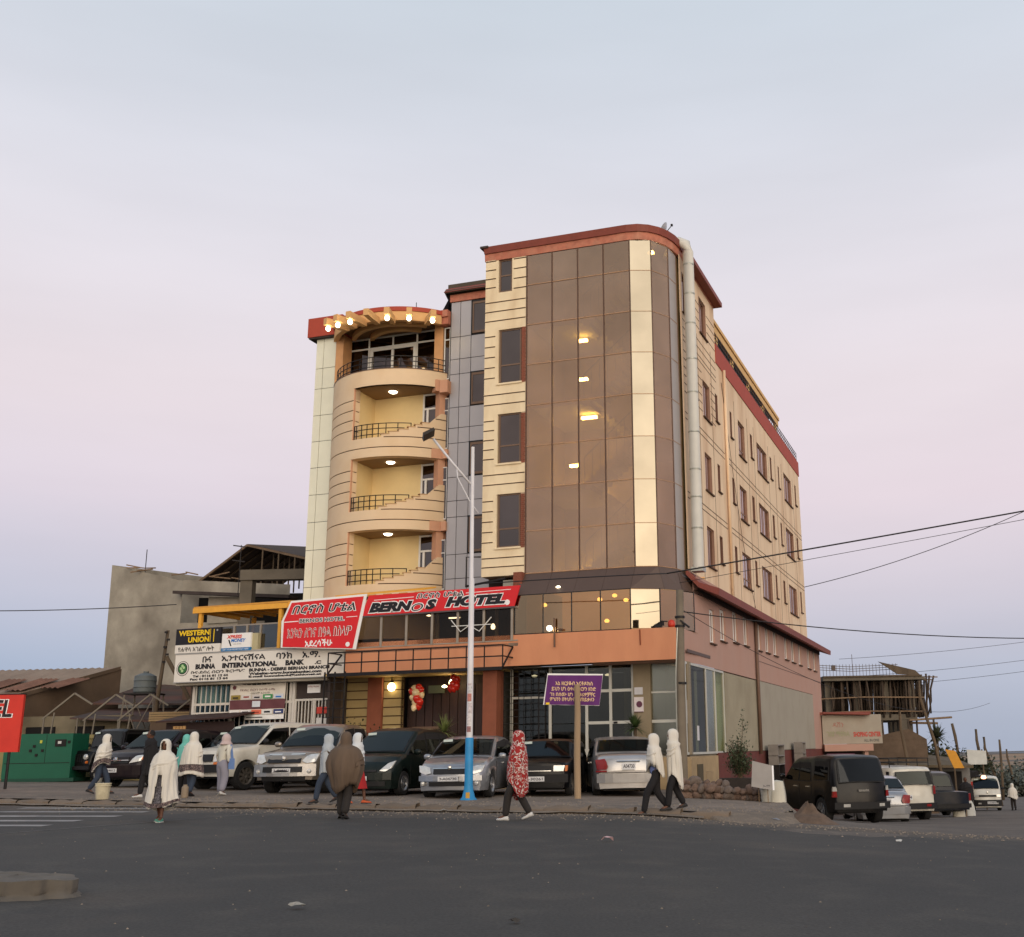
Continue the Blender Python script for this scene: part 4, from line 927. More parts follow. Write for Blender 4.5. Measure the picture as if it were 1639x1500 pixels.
# --- welded black grid screens at the entrance
def grid_screen(name, x0, x1, z0, z1, y, nx, nz_, t=.022, label=None, y1=None):
    b = MB(); y1 = y if y1 is None else y1
    for i in range(nx + 1):
        u = i / nx; b.box(x0 + (x1 - x0) * u - t / 2, x0 + (x1 - x0) * u + t / 2, y + (y1 - y) * u - t / 2, y + (y1 - y) * u + t / 2, z0, z1)
    for j in range(nz_ + 1):
        z = z0 + (z1 - z0) * j / nz_; b.tube([(x0, y, z), (x1, y1, z)], t * .6, 4)
    return b.build(name, black_m, H)
grid_screen('lattice_screen', -6.02, -5.50, GZ, 3.80, .05, 2, 13)
grid_screen('lattice_screen', -5.45, -4.95, GZ, 3.80, .35, 2, 13, .018)
grid_screen('lattice_screen', -4.93, -4.72, GZ, 3.78, .35, 1, 13)
# entrance bay
b = MB(); b.box(-6.62, -6.14, -.25, .35, .0, 3.78); b.build('red_pillar', mat('pillar_terracotta', (136, 78, 56), .8, var=.1), H)
b = MB(); b.box(-11.44, -10.90, .9, 1.3, .0, 3.85); b.build('red_pillar', MATS['pillar_terracotta'], H)
gm_ = MB()
for xa, xb in ((-12.3, -11.45), (-10.88, -10.22)):
    b = MB(); z = .2
    while z < 3.85: b.box(xa, xb, 1.0, 1.2, z, min(3.85, z + .25)); z += .29
    tag(b.build('banded_wall', mat('banded_cream', (168, 146, 100), .85, var=.08), H), kind='stuff')
gm_.box(-12.3, -10.22, 1.06, 1.25, 0, 3.85); tag(gm_.build('wall_groove', groove_m, H), kind='stuff')
dk = mat('dark_door_wall', (50, 34, 30), .55, var=.25, scale=3, stretch=(6, 1, .2))
b = MB(); b.box(-10.22, -6.3, 1.5, 1.6, 0, 3.85); b.build('entrance_wall', dk, H)
for i in range(12):
    p = MB(); x = -10.15 + i * .31; p.box(x, x + .27, 1.46, 1.5, .3, 3.5); p.build('door_plank', mat('door_plank', (58, 38, 32), .5, var=.25, scale=4, stretch=(4, 1, .3), rnd=.2), H)
b = MB(); b.box(-10.0, -9.0, 1.42, 1.46, 2.05, 2.13); b.build('door_rail', frame_br, H)
b = MB(); b.box(-12.3, -6.1, -.48, 1.5, 3.80, 3.86); b.build('entrance_ceiling', mat('ceiling_cream', (200, 168, 110), .8), H)
b = MB(); b.box(-12.3, -6.1, -.5, 1.4, -.4, .34); b.build('entrance_step', concrete_d, H)
for x_, z_ in ((-10.53, 3.46), (-8.24, 3.52)):
    lb = MB(); lb.lathe([(0, -.15), (.09, -.12), (.135, -.03), (.13, .04), (.08, .11), (.05, .13), (0, .13)], 14, (x_, .9, z_)); o = lb.build('globe_lamp', lamp_mat('lamp_globe', (1, .80, .42), 9), H, smooth=True)
    lb = MB(); lb.lathe([(0, .13), (.06, .13), (.07, .17), (.02, .2), (.02, .34)], 10, (x_, .9, z_)); lb.build('lamp_cap', black_m, o)
lb = MB(); lb.lathe([(0, -.06), (.08, -.03), (.09, 0), (0, .05)], 10, (-8.55, .9, 3.42)); lb.build('globe_lamp', MATS['lamp_globe'], H, smooth=True)
lb = MB(); lb.box(-7.0, -6.8, .8, 1.0, 3.62, 3.7); lb.box(-6.75, -6.7, .8, .85, 3.3, 3.36); lb.box(-9.4, -8.9, 1.35, 1.38, 3.35, 3.55); lb.build('lobby_lamp', lamp_w, H) if False else None
sgn = MB(); sgn.box(-9.35, -8.75, 1.30, 1.34, 3.22, 3.48); sg_o = sgn.build('door_sign', mat('sign_green_dim', (96, 104, 84), .6), H)

# steel canopy frame over the entrance
b = MB(); ZB, ZT = 3.80, 4.48; yf = -1.3
for z in (ZB, 4.14, ZT): b.tube([(-11.65, -.5, z), (-11.65, yf, z), (-5.48, yf, z), (-5.48, -.5, z)], .028, 4)
for z in (ZB, ):
    b.tube([(-11.65, yf, z - .05), (-5.48, yf, z - .05)], .05, 4)
x = -11.65
while x < -5.45: b.tube([(x, yf, ZB), (x, yf, ZT)], .022, 4); b.tube([(x, yf, ZB), (x, -.5, ZB)], .02, 4); x += .617
for x in (-11.65, -5.48): b.tube([(x, yf, ZB), (x, -.5, ZT)], .03, 4); b.tube([(x, yf, ZT), (x, -.5, ZT)], .02, 4)
b.build('canopy_frame', black_m, H)
b = MB()
for i, x in enumerate((-12.0, -11.62, -11.24)): b.tube([(x, -.9, .1), (x, -.9, 3.9)], .03, 4)
z = .2
while z < 3.9: b.tube([(-12.0, -.9, z), (-11.24, -.9, z + .0)], .018, 4); z += .28
b.build('lattice_screen', black_m, H)

# terrace balustrade above the band
bal_t = MB(); bal_t.box(-11.2, -5.30, K - .02, K + .03, 4.66, 4.70) ; bal_t.box(-11.2, -5.3, K - .02, K + .03, 5.70, 5.76)
for x in (-11.1, -10.18, -9.25, -8.32, -7.40, -6.48, -5.50): bal_t.box(x - .04, x + .04, K - .04, K + .02, 4.66, 5.72)
bo = bal_t.build('balustrade_frame', mat('rail_steel', (160, 148, 132), .4, metal=.5), H)
xs_ = (-11.1, -10.18, -9.25, -8.32, -7.40, -6.48, -5.50)
for x0, x1 in zip(xs_, xs_[1:]): p = MB(); p.box(x0 + .04, x1 - .04, K, K + .012, 4.70, 5.70); p.build('balustrade_pane', dark_g, bo)
b = MB()
b.tube([(-7.62, K - .06, 5.42), (-7.28, K - .06, 5.03), (-6.98, K - .06, 5.22), (-6.62, K - .06, 5.02), (-6.2, K - .06, 5.45)], .018, 4); b.tube([(-7.6, K - .06, 5.22), (-6.2, K - .06, 5.22)], .016, 4); b.build('star_frame', white_f, H)
lb = MB(); lb.lathe([(0, -.10), (.06, -.08), (.075, 0), (.04, .08), (0, .1)], 10, (-6.28, K + .25, 5.18)); lb.build('terrace_bulb', lamp_w, H, smooth=True)
# terrace room seen through the balustrade
b = MB(); b.box(-11.6, -5.3, 2.9, 3.0, 4.6, 6.9); b.build('terrace_wall', mat('terrace_wall', (84, 74, 64), .9, var=.1), H)
b = MB()
for x in (-10.8, -9.9, -9.1, -8.6, -7.6, -6.4): b.box(x, x + .12, 2.8, 2.88, 4.6, 6.4)
b.build('terrace_post', mat('terrace_cream', (204, 190, 160), .8), H)
b = MB(); b.box(-11.6, -5.3, K, 3.0, 4.5, 4.6); b.build('terrace_floor', concrete, H)
b = MB(); b.box(-11.0, -5.4, -.2, 2.9, 6.35, 6.42); b.build('terrace_roof', darkroof, H)
lb = MB(); lb.lathe([(0, -.04), (.08, -.02), (.09, 0), (0, .03)], 10, (-9.35, 1.2, 5.85)); lb.box(-10.5, -10.1, 1.2, 1.3, 6.0, 6.05); lb.box(-8.6, -8.2, 1.2, 1.26, 5.7, 5.74); lb.build('terrace_lamp', lamp_w, H)
# pipe frame over the big banner and stub wall under the pillar
b = MB(); b.tube([(-7.25, -.3, 6.5), (-7.25, -.3, 7.5), (-6.85, -.05, 7.52)], .03, 5); b.tube([(-7.3, -.2, 6.55), (-5.9, -.2, 6.72)], .04, 5); b.build('pipe_loop', black_m, H)
b = MB(); b.box(-6.85, -5.32, .6, .7, 6.0, 6.85); b.build('recess_wall', inner_d, H)
b = MB(); b.box(-6.2, -5.75, .3, .4, 6.35, 6.75); b.build('small_window', mat('pale_blind', (190, 190, 176), .8), H)
b = MB(); b.box(-5.60, -5.30, -.25, .2, 6.35, 6.9); b.build('brick_stub', brickm, H)

# --- yellow timber pergola pieces
yw = mat('yellow_timber', (226, 164, 62), .7, var=.08, scale=4)
perg = hthing('terrace_pergola', 'yellow painted timber pergola on the roof terrace above the bank', 'pergola')
b = MB(); b.slab([(-18.0, -.1, 6.40), (-14.05, -.1, 6.42), (-13.6, 2.6, 6.62), (-17.6, 2.6, 6.62)], (0, 0, .06)); b.build('roof_board', mat('roof_board', (196, 142, 64), .8, var=.1), perg)
b = MB(); b.box(-18.0, -14.1, -.14, -.08, 6.22, 6.40); b.box(-18.0, -17.94, -.1, 2.5, 6.25, 6.42); b.box(-14.1, -14.0, -.1, 2.5, 6.22, 6.42); b.build('edge_beam', yw, perg)
for i in range(7): p = MB(); x = -17.6 + i * .58; p.box(x, x + .08, -.05, 2.5, 6.30, 6.395); p.build('rafter', yw, perg)
for x, y in ((-17.72, -.08), (-14.42, -.08), (-17.3, 2.4), (-14.6, 2.4)): p = MB(); p.box(x - .06, x + .06, y - .0, y + .12, 4.85, 6.3); p.build('post', yw, perg)
perg2 = hthing('banner_pergola', 'yellow timber brackets below the lowest curved balcony above the red banners', 'pergola')
b = MB(); b.slab([(-12.5, .3, 6.55), (-9.1, .3, 6.6), (-8.9, .8, 6.72), (-12.3, 1.2, 6.72)], (0, 0, .05)); b.build('roof_board', mat('yellow_timber', (0, 0, 0)), perg2)
for i in range(6): p = MB(); x = -12.4 + i * .6; p.box(x, x + .3, .22, .29, 6.48, 6.545); p.build('bracket', mat('roof_board', (0, 0, 0)), perg2)

# --- banners and signs
redb = mat('banner_red', (214, 34, 40), .55, var=.03); whb = mat('banner_white', (236, 234, 230), .6, var=.02); bkb = mat('print_black', (26, 24, 30), .6, var=0); whp = mat('print_white', (240, 238, 236), .6, var=0)
def board(par, x0, x1, z0, z1, y, m, name='board', d=.04, skew=0, tilt=0):
    b = MB(); b.slab([(x0 + skew, y, z0), (x1 + skew, y, z0), (x1, y, z1), (x0, y, z1)], (0, d, 0)); return b.build(name, m, par)
UX_, UZ_ = Vector((1, 0, 0)), Vector((0, 0, 1))
def T(par, s, x, z, w, h, y, m, **k): return text_mesh(s, 'lettering', m, par, (x, y, z), UX_, UZ_, w, h, **k)
B1 = hthing('hotel_banner', 'long red hotel banner with black and white lettering over the terrace balustrade', 'banner')
yb = -.66
b = MB(); b.slab([(-10.88, yb, 5.71), (-5.38, yb, 5.75), (-5.18, yb, 6.40), (-10.62, yb, 6.38)], (0, .05, 0)); b.build('board', redb, B1)
b = MB(); b.slab([(-10.90, yb + .01, 5.66), (-5.38, yb + .01, 5.70), (-5.38, yb + .01, 5.75), (-10.88, yb + .01, 5.71)], (0, .06, 0)); b.build('edge', mat('edge_grey', (90, 80, 80), .5), B1)
def TW(s, x, z, w, h, sh=.28, o=.07):
    T(B1, s, x - .035, z - .03, w + .07, h + .06, yb - .004, whp, bold=o + .05, shear=sh); T(B1, s, x, z, w, h, yb - .009, bkb, bold=o, shear=sh)
TW('BERN', -10.60, 5.80, 1.62, .32); TW('O', -9.02, 5.77, .42, .25, o=.0); TW('S', -8.52, 5.80, .42, .33); TW('HOTEL', -7.80, 5.84, 2.12, .33)
T(B1, 'በርኖስ ሆቴል', -8.87, 6.15, 1.74, .21, yb - .004, whp, bold=.06, shear=.2); T(B1, 'በርኖስ ሆቴል', -8.84, 6.165, 1.68, .18, yb - .009, bkb, bold=.012, shear=.2)
b = MB(); b.slab([(-10.42, yb - .004, 6.20), (-8.95, yb - .004, 6.23), (-8.95, yb - .004, 6.25), (-10.42, yb - .004, 6.22)], (0, .003, 0)); b.slab([(-7.08, yb - .004, 6.25), (-5.5, yb - .004, 6.28), (-5.5, yb - .004, 6.30), (-7.08, yb - .004, 6.27)], (0, .003, 0)); b.build('stripe', whp, B1)
b = MB(); b.lathe([(0, 0), (.09, 0), (.09, .006), (0, .008)], 14); b.xf(Matrix.Translation((-5.62, yb - .002, 5.88)) @ Matrix.Rotation(R(90), 4, 'X')); b.build('emblem', whp, B1)
B2 = hthing('greeting_banner', 'white-bordered red cloth banner with a holiday greeting left of the long hotel banner', 'banner')
yb = -.70
b = MB(); b.slab([(-13.90, yb + .02, 4.80), (-11.02, yb + .02, 4.62), (-10.68, yb + .02, 6.44), (-13.6, yb + .02, 6.36), (-13.93, yb + .02, 5.68)], (0, .02, 0)); b.build('border', whb, B2)
b = MB(); b.slab([(-13.82, yb, 4.82), (-11.14, yb, 4.66), (-10.80, yb, 6.36), (-13.55, yb, 6.29), (-13.82, yb, 5.70)], (0, .015, 0)); b.build('cloth', redb, B2)
T(B2, 'በርኖስ ሆቴል', -13.55, 5.86, 2.5, .36, yb - .004, whp, bold=.05, shear=.25); T(B2, 'በርኖስ ሆቴል', -13.52, 5.885, 2.44, .31, yb - .009, bkb, bold=.012, shear=.25)
T(B2, 'BERNOS HOTEL', -13.22, 5.58, 1.75, .16, yb - .004, whp, bold=.09); T(B2, 'BERNOS HOTEL', -13.20, 5.595, 1.71, .13, yb - .009, bkb, bold=.02)
T(B2, 'እንኳን ለገና በዓል በሰላም', -13.66, 5.10, 2.48, .33, yb - .004, whp, bold=.035); T(B2, 'እንኳን ለገና በዓል በሰላም', -13.64, 5.115, 2.44, .30, yb - .009, mat('print_rust', (150, 60, 50), .6), bold=.0)
T(B2, 'አደረሳችሁ', -12.95, 4.76, 1.05, .26, yb - .004, whp, bold=.03)
b = MB(); b.slab([(-13.8, yb - .004, 5.63), (-13.25, yb - .004, 5.64), (-13.25, yb - .004, 5.67), (-13.8, yb - .004, 5.66)], (0, .003, 0)); b.slab([(-11.42, yb - .004, 5.69), (-11.0, yb - .004, 5.70), (-11.0, yb - .004, 5.72), (-11.42, yb - .004, 5.71)], (0, .003, 0)); b.build('stripe', whp, B2)
b = MB(); b.lathe([(0, 0), (.08, 0), (.08, .006), (0, .008)], 14); b.xf(Matrix.Translation((-11.32, yb - .002, 4.80)) @ Matrix.Rotation(R(90), 4, 'X')); b.build('emblem', whp, B2)

# ------------------------------------------------------------------ the bank building left of the entrance
BK = thing('bank_building', 'low bank office with barred windows under a long white sign', 'bank', HC, HR)
pw = mat('bank_frame', (206, 200, 190), .5, var=.05)
b = MB(); b.box(-18.4, -12.35, .6, 9, 0, 4.75); b.build('wall', mat('bank_wall', (88, 76, 66), .85, var=.1), BK)
b = MB(); b.box(-18.45, -12.0, -.25, 9, 4.74, 4.84); b.box(-18.4, -12.35, -.22, .6, 3.70, 3.80); b.build('roof_slab', concrete, BK)
b = MB(); b.box(-12.37, -12.28, -.1, .6, .2, 3.8); b.build('end_wall', darkroof, BK)
wn = MB()
for x in (-17.97, -16.42, -14.02, -13.9): wn.box(x - .05, x + .05, .22, .34, .4, 3.78)
wn.box(-17.97, -13.9, .225, .335, 3.01, 3.09); wn.box(-17.97, -16.4, .224, .336, 2.70, 2.78); wn.box(-17.97, -13.9, .224, .336, .9, 1.0); wn.box(-18, -13.9, .226, .334, 3.70, 3.79)
wo_ = wn.build('window_frame', pw, BK)
x = -17.85
while x < -14.0:
    p = MB(); p.box(x - .014, x + .014, .20, .23, 1.0, 3.74); p.build('window_bar', pw, wo_); x += .205
for x0, x1 in ((-17.92, -16.47), (-16.37, -14.07)): p = MB(); p.box(x0, x1, .30, .31, 1.0, 3.7); p.build('pane', glass('bank_glass', (.6, .66, .64), (.72, .78, .76), base=.06), wo_)
b = MB(); b.box(-17.9, -16.45, .4, .42, 3.05, 3.7); b.box(-17.1, -16.45, .4, .42, 3.05, 3.7); b.build('curtain', mat('curtain_pale', (196, 210, 204), .8, var=.05, stretch=(20, 1, .3)), BK)
b = MB(); b.box(-17.9, -14.0, .45, .5, 1, 3.0); b.build('dark_room', mat('dark_room', (24, 22, 22), .9), BK)
b = MB(); b.box(-13.85, -12.4, .30, .40, 3.15, 3.78); b.build('door_header', darkroof, BK)
b = MB(); b.box(-13.4, -12.9, .27, .30, 3.32, 3.60); nb = b.build('paper_notice', whp, BK); T(BK, 'አስቸኳይ ማስታወቂያ', -13.36, 3.50, .42, .06, .262, mat('print_rust', (0, 0, 0)))
gt = MB(); gt.box(-13.85, -12.4, .24, .30, 3.06, 3.13); gt.box(-13.85, -12.4, .24, .30, .5, .58)
for x in (-13.82, -13.1, -12.44): gt.box(x - .03, x + .03, .238, .302, .5, 3.13)
go_ = gt.build('gate_frame', pw, BK)
x = -13.7
while x < -12.45: p = MB(); p.box(x - .015, x + .015, .25, .29, .58, 3.06); p.build('gate_bar', pw, go_); x += .13
b = MB(); b.box(-13.85, -12.4, .9, 1.0, .4, 3.1); b.build('bank_lobby', mat('bank_lobby', (206, 198, 166), .8, var=.25, scale=1.6, emit=(.6, .56, .4), estr=.12), BK)  # lobby light put into the back wall as a faint glow
b = MB(); b.box(-13.3, -12.6, .8, .88, .4, 2.3); b.build('dark_door', mat('dark_room', (0, 0, 0)), BK)
for z0, z1, m_ in ((2.62, 2.84, mat('sign_redwhite', (196, 66, 52), .6)), (2.2, 2.48, mat('sign_white', (214, 210, 204), .6))): b = MB(); b.box(-12.95, -12.52, .20, .235, z0, z1); b.build('small_sign', m_, go_)
# dark awning in front of the bank windows
b = MB(); b.slab([(-18.3, -1.2, 2.42), (-15.3, -1.2, 2.5), (-15.3, .2, 2.72), (-18.3, .2, 2.66)], (0, 0, .05)); b.build('awning', mat('awning_brown', (62, 42, 38), .8, var=.2), BK)
b = MB(); b.box(-18.1, -15.4, -.9, -.86, 1.4, 2.42); b.build('kiosk_front', mat('kiosk_dark', (50, 36, 34), .9), BK)
for i in range(4): p = MB(); p.box(-17.78 + i * .13, -17.68 + i * .13, -.94, -.9, 1.92, 2.3); p.build('kiosk_slat', mat('slat_tan', (190, 150, 100), .8), BK)
# balustrade of the bank terrace
bt = MB(); bt.box(-18.6, -13.95, -.04, .02, 5.70, 5.75); bt.box(-18.6, -13.95, -.04, .02, 4.86, 4.90)
for x in (-18.55, -17.3, -16.28, -15.75, -15.2, -14.1): bt.box(x - .035, x + .035, -.05, .03, 4.86, 5.71)
bo2 = bt.build('balustrade_frame', MATS['rail_steel'], BK)
xs_ = (-18.55, -17.3, -16.28, -15.2, -14.1)
for x0, x1 in zip(xs_, xs_[1:]): p = MB(); p.box(x0 + .04, x1 - .04, -.02, -.008, 4.9, 5.7); p.build('balustrade_pane', glass('pale_balustrade_glass', (.5, .48, .44), (.5, .46, .40), base=.2), bo2)
# the long bank sign
S1 = hthing('bank_sign', 'long white bank sign with black lettering and a round green emblem', 'sign')
ys = -.32
board(S1, -18.42, -11.62, 3.82, 4.76, ys, mat('sign_board', (222, 216, 206), .6, var=.04, scale=1), d=.12)
b = MB(); b.box(-18.44, -11.60, ys - .012, ys + .13, 4.76, 4.80); b.box(-18.44, -11.6, ys - .012, ys + .13, 3.79, 3.82); b.build('rim', mat('rim_alu', (170, 166, 158), .4, metal=.4), S1)
T(S1, 'ቡና', -17.28, 4.46, .40, .21, ys - .005, bkb, bold=.028); T(S1, 'ኢንተርናሽናል', -16.5, 4.46, 1.78, .23, ys - .005, bkb, bold=.028); T(S1, 'ባንክ', -14.3, 4.46, .62, .22, ys - .005, bkb, bold=.028); T(S1, 'አ.ማ.', -13.28, 4.46, .70, .21, ys - .005, bkb, bold=.028)
T(S1, 'BUNNA', -17.55, 4.23, .82, .18, ys - .005, bkb, bold=.06); T(S1, 'INTERNATIONAL', -16.45, 4.23, 2.2, .18, ys - .005, bkb, bold=.06); T(S1, 'BANK', -13.92, 4.23, .74, .18, ys - .005, bkb, bold=.06); T(S1, '.C', -12.78, 4.23, .25, .12, ys - .005, bkb, bold=.06)
T(S1, 'ቡና-ደብረ ብርሃን ቅርንጫፍ', -17.72, 4.07, 2.2, .12, ys - .005, bkb, bold=.028); T(S1, 'BUNNA - DEBIRE BERHAN BRANCH', -15.35, 4.07, 3.15, .115, ys - .005, bkb, bold=.055)
T(S1, 'Tel : 0116 81 12 44', -17.64, 3.955, 1.45, .085, ys - .005, bkb, bold=.05); T(S1, 'Fax: 0116 81 13 64', -17.74, 3.85, 1.55, .085, ys - .005, bkb, bold=.05)
T(S1, 'Website:-www.bunnabanksc.com', -15.35, 3.955, 2.85, .095, ys - .005, bkb, bold=.055); T(S1, 'E-mail bunnabank@ethionet.et', -15.35, 3.85, 2.85, .095, ys - .005, bkb, bold=.055)
def disc(par, x, z, y, r, m, name='emblem'):
    b = MB(); b.lathe([(0, 0), (r, 0), (r, .008), (0, .008)], 24); b.xf(Matrix.Translation((x, y, z)) @ Matrix.Rotation(R(90), 4, 'X')); return b.build(name, m, par)
disc(S1, -18.08, 4.28, ys - .001, .255, bkb); disc(S1, -18.08, 4.28, ys - .006, .235, MATS['sign_board']); disc(S1, -18.08, 4.28, ys - .011, .20, bkb); disc(S1, -18.08, 4.28, ys - .016, .17, mat('emblem_green', (56, 110, 60), .6))
b = MB(); 
for q in ((-.06, .0), (.06, .03), (0, -.08), (.0, .09)): b.lathe([(0, 0), (.05, 0), (.05, .003), (0, .003)], 10, (q[0], q[1], 0))
b.xf(Matrix.Translation((-18.08, ys - .026, 4.28)) @ Matrix.Rotation(R(90), 4, 'X')); b.build('emblem', mat('emblem_pale', (176, 206, 150), .6), S1)
S2 = hthing('money_transfer_sign', 'black and white sign with yellow letters above the left end of the bank sign', 'sign')
board(S2, -18.46, -16.60, 5.10, 5.66, ys - .02, bkb, d=.10); board(S2, -18.46, -16.60, 4.81, 5.098, ys - .02, MATS['sign_board'], d=.10)
ye = mat('print_yellow', (236, 196, 30), .6, var=0)
T(S2, 'WESTERN', -18.34, 5.41, 1.28, .19, ys - .025, ye, bold=.04); T(S2, 'UNION', -17.93, 5.17, .87, .19, ys - .025, ye, bold=.04)
b = MB(); b.box(-17.03, -17.01, ys - .025, ys - .021, 5.16, 5.62); b.box(-16.89, -16.86, ys - .025, ys - .021, 5.16, 5.6); b.build('stripe', ye, S2)
T(S2, 'የሐዋላ አገልግሎት', -18.32, 4.86, 1.5, .17, ys - .025, bkb, bold=.01)
disc(S2, -16.74, 5.56, ys - .022, .035, MATS['rim_alu'])
S3 = hthing('money_sign', 'small white and blue money sign with red and blue letters beside the yellow lettered one', 'sign')
board(S3, -16.56, -15.38, 4.92, 5.42, ys + .02, whb, d=.08); board(S3, -16.56, -15.38, 4.81, 4.918, ys + .02, mat('sign_blue', (40, 120, 176), .6), d=.08)
T(S3, 'XPRESS', -16.36, 5.24, .62, .12, ys + .015, mat('print_red', (214, 50, 40), .6, var=0), bold=.04, shear=.2); T(S3, 'MONEY', -16.18, 5.11, .6, .12, ys + .015, mat('print_blue', (30, 110, 190), .6, var=0), bold=.03, shear=.2)
T(S3, 'www.xpress', -16.1, 5.02, .35, .035, ys + .015, bkb); T(S3, 'GET YOUR MONEY FAST HERE', -16.5, 4.84, 1.05, .05, ys + .015, whp)
b = MB(); b.slab([(-16.3, ys + .014, 5.2), (-16.24, ys + .014, 5.2), (-16.15, ys + .014, 4.98), (-16.2, ys + .014, 4.98)], (0, .004, 0)); b.build('print', bkb, S3)
b = MB(); b.box(-15.38, -15.15, ys + .1, ys + .25, 4.83, 5.4); b.build('box_side', mat('sign_side', (176, 166, 130), .7), S3)
# sponsor banner hanging on the bars
S4 = hthing('sponsor_banner', 'sagging cream banner with small logo boxes and a purple band on the bank bars', 'banner')
yv = .10
def cloth(par, x0, x1, z0, z1, y, m, sag=.0, name='cloth', a=.015):
    b = MB(); b.grid(lambda u, v: (x0 + (x1 - x0) * u, y + a * math.sin(u * 17 + v * 3) * (1 - v * .3), z0 + (z1 - z0) * v - sag * math.sin(u * math.pi) * v), 24, 8); return b.build(name, m, par, smooth=True)
cloth(S4, -16.36, -14.14, 3.15, 3.74, yv, mat('cloth_cream', (222, 214, 200), .8, var=.04), sag=.10); cloth(S4, -16.36, -14.14, 2.83, 3.148, yv, mat('cloth_plum', (104, 62, 66), .8)); cloth(S4, -16.36, -14.14, 2.64, 2.828, yv, MATS['cloth_cream'], a=.01)
cloth(S4, -15.72, -14.16, 2.48, 2.636, yv, whb, a=.005)
disc(S4, -16.18, 3.58, yv - .03, .07, mat('cloth_plum', (0, 0, 0)))
T(S4, 'የደብረ ብርሃን ከተማ ሩጫ', -15.95, 3.44, 1.4, .08, yv - .025, MATS['cloth_plum']); T(S4, 'ለሰላም እንሩጥ', -15.5, 3.34, .75, .06, yv - .025, bkb)
lc = [(150, 130, 60), (214, 210, 204), (206, 200, 196), (60, 140, 84), (210, 214, 220)]
for i in range(5):
    m_ = mat('logo_%s' % ('olive', 'grey', 'pale', 'green', 'ice')[i], lc[i], .7); b = MB(); x = -16.3 + i * .43; b.box(x, x + .38, yv - .03, yv - .026, 3.17, 3.32); b.build('logo_box', m_, S4)
    b = MB(); b.box(x + .08, x + .30, yv - .035, yv - .031, 3.20 + .02 * (i % 2), 3.25 + .02 * (i % 2)); b.build('logo_mark', (bkb, MATS['print_rust'], bkb, whp, MATS['print_blue'])[i], S4)
lc = [(230, 226, 222), (226, 222, 220), (222, 110, 84), (226, 224, 220), (44, 60, 110)]
for i in range(5):
    m_ = mat('logo_%s' % ('snow', 'chalk', 'coral', 'milk', 'navy')[i], lc[i], .7); b = MB(); x = -16.32 + i * .44; b.box(x, x + .39, yv - .03, yv - .026, 2.66, 2.81); b.build('logo_box', m_, S4)
    b = MB(); b.box(x + .07, x + .31, yv - .035, yv - .031, 2.70, 2.74 + .02 * (i % 2)); b.build('logo_mark', (bkb, bkb, MATS['print_rust'], bkb, whp)[i], S4)
b = MB(); b.box(-15.42, -15.10, yv - .04, yv - .03, 2.90, 3.10); b.build('logo_box', mat('logo_ice', (0, 0, 0)), S4)
b = MB(); b.box(-15.65, -15.0, yv - .012, yv - .009, 2.54, 2.57); b.build('logo_mark', bkb, S4)

# --- balloons at the entrance
rb = mat('balloon_red', (206, 44, 30), .25, var=0, coat=.5); cb = mat('balloon_cream', (232, 206, 160), .25, var=0, coat=.5)
blm = []
for m_ in (rb, cb): t_ = MB(); t_.lathe([(0, -.16), (.02, -.15), (.06, -.12), (.105, -.05), (.125, .02), (.11, .08), (.06, .125), (0, .135)], 14); blm.append(t_.mesh('balloon', m_, True))
def bunch(label, pts):
    t = hthing('balloon_bunch', label, 'balloons')
    for x, z, y, c, s in pts: inst('balloon', blm[c], t, (x, y, z), (random.uniform(-.6, .6), random.uniform(-.5, .5), 0), (s, s, s))
yb_ = .55
bunch('hanging bunch of red and cream balloons in front of the dark entrance', [(-9.46, 3.36, yb_, 1, .9), (-9.32, 3.38, yb_, 0, .95), (-9.56, 3.26, yb_, 0, .95), (-9.24, 3.30, yb_, 0, .9), (-9.36, 3.20, yb_ - .1, 1, 1.05), (-9.2, 3.14, yb_, 1, .8), (-9.52, 3.05, yb_, 1, .95), (-9.34, 3.02, yb_ - .1, 0, 1), (-9.42, 2.88, yb_, 1, 1), (-9.24, 2.90, yb_ - .05, 0, 1.05), (-9.30, 2.77, yb_, 0, .9), (-9.44, 2.73, yb_ - .05, 1, .9)])
bunch('small cluster of red balloons behind the white street lamp post at the entrance', [(-8.02, 3.66, .5, 0, .9), (-7.9, 3.58, .5, 0, 1), (-8.05, 3.44, .5, 0, 1), (-7.88, 3.38, .45, 0, .95), (-8.12, 3.32, .5, 0, .95), (-7.98, 3.28, .4, 0, .8)])
bunch('two red balloons behind the shop door glass', [(-3.55, 2.66, .75, 0, .8), (-3.62, 2.52, .8, 0, .75)])
# ------------------------------------------------------------------ vehicles
tyre_m = mat('tyre', (32, 31, 31), .85, var=.15, scale=10)
rim_s = mat('rim_silver', (150, 150, 152), .35, metal=.7, var=.08); rim_d = mat('rim_dark', (92, 86, 78), .6, metal=.5, var=.15)
trim_b = mat('trim_black', (26, 25, 26), .6, var=.1); chrome = mat('chrome', (210, 208, 202), .18, metal=.9, var=0)
lampc = mat('headlamp', (206, 204, 198), .12, metal=.35, var=.15, scale=12, coat=1); lamp_r = mat('tail_red', (128, 16, 16), .3, var=.2, scale=14, coat=.3); lamp_a = mat('lamp_orange', (206, 110, 40), .3, var=.1); plate_m = mat('number_plate', (206, 206, 206), .5, var=.04)
plate_t = mat('plate_print', (70, 66, 74), .6, var=0)
cg = glass('car_glass', (.46, .50, .49), (.30, .33, .31), base=.04, rough=.02)
cgd = glass('car_glass_dark', (.5, .52, .54), (.03, .03, .03), base=.04, rough=.02)
inner_c = mat('cabin_dark', (34, 32, 32), .9, var=.2, scale=6)
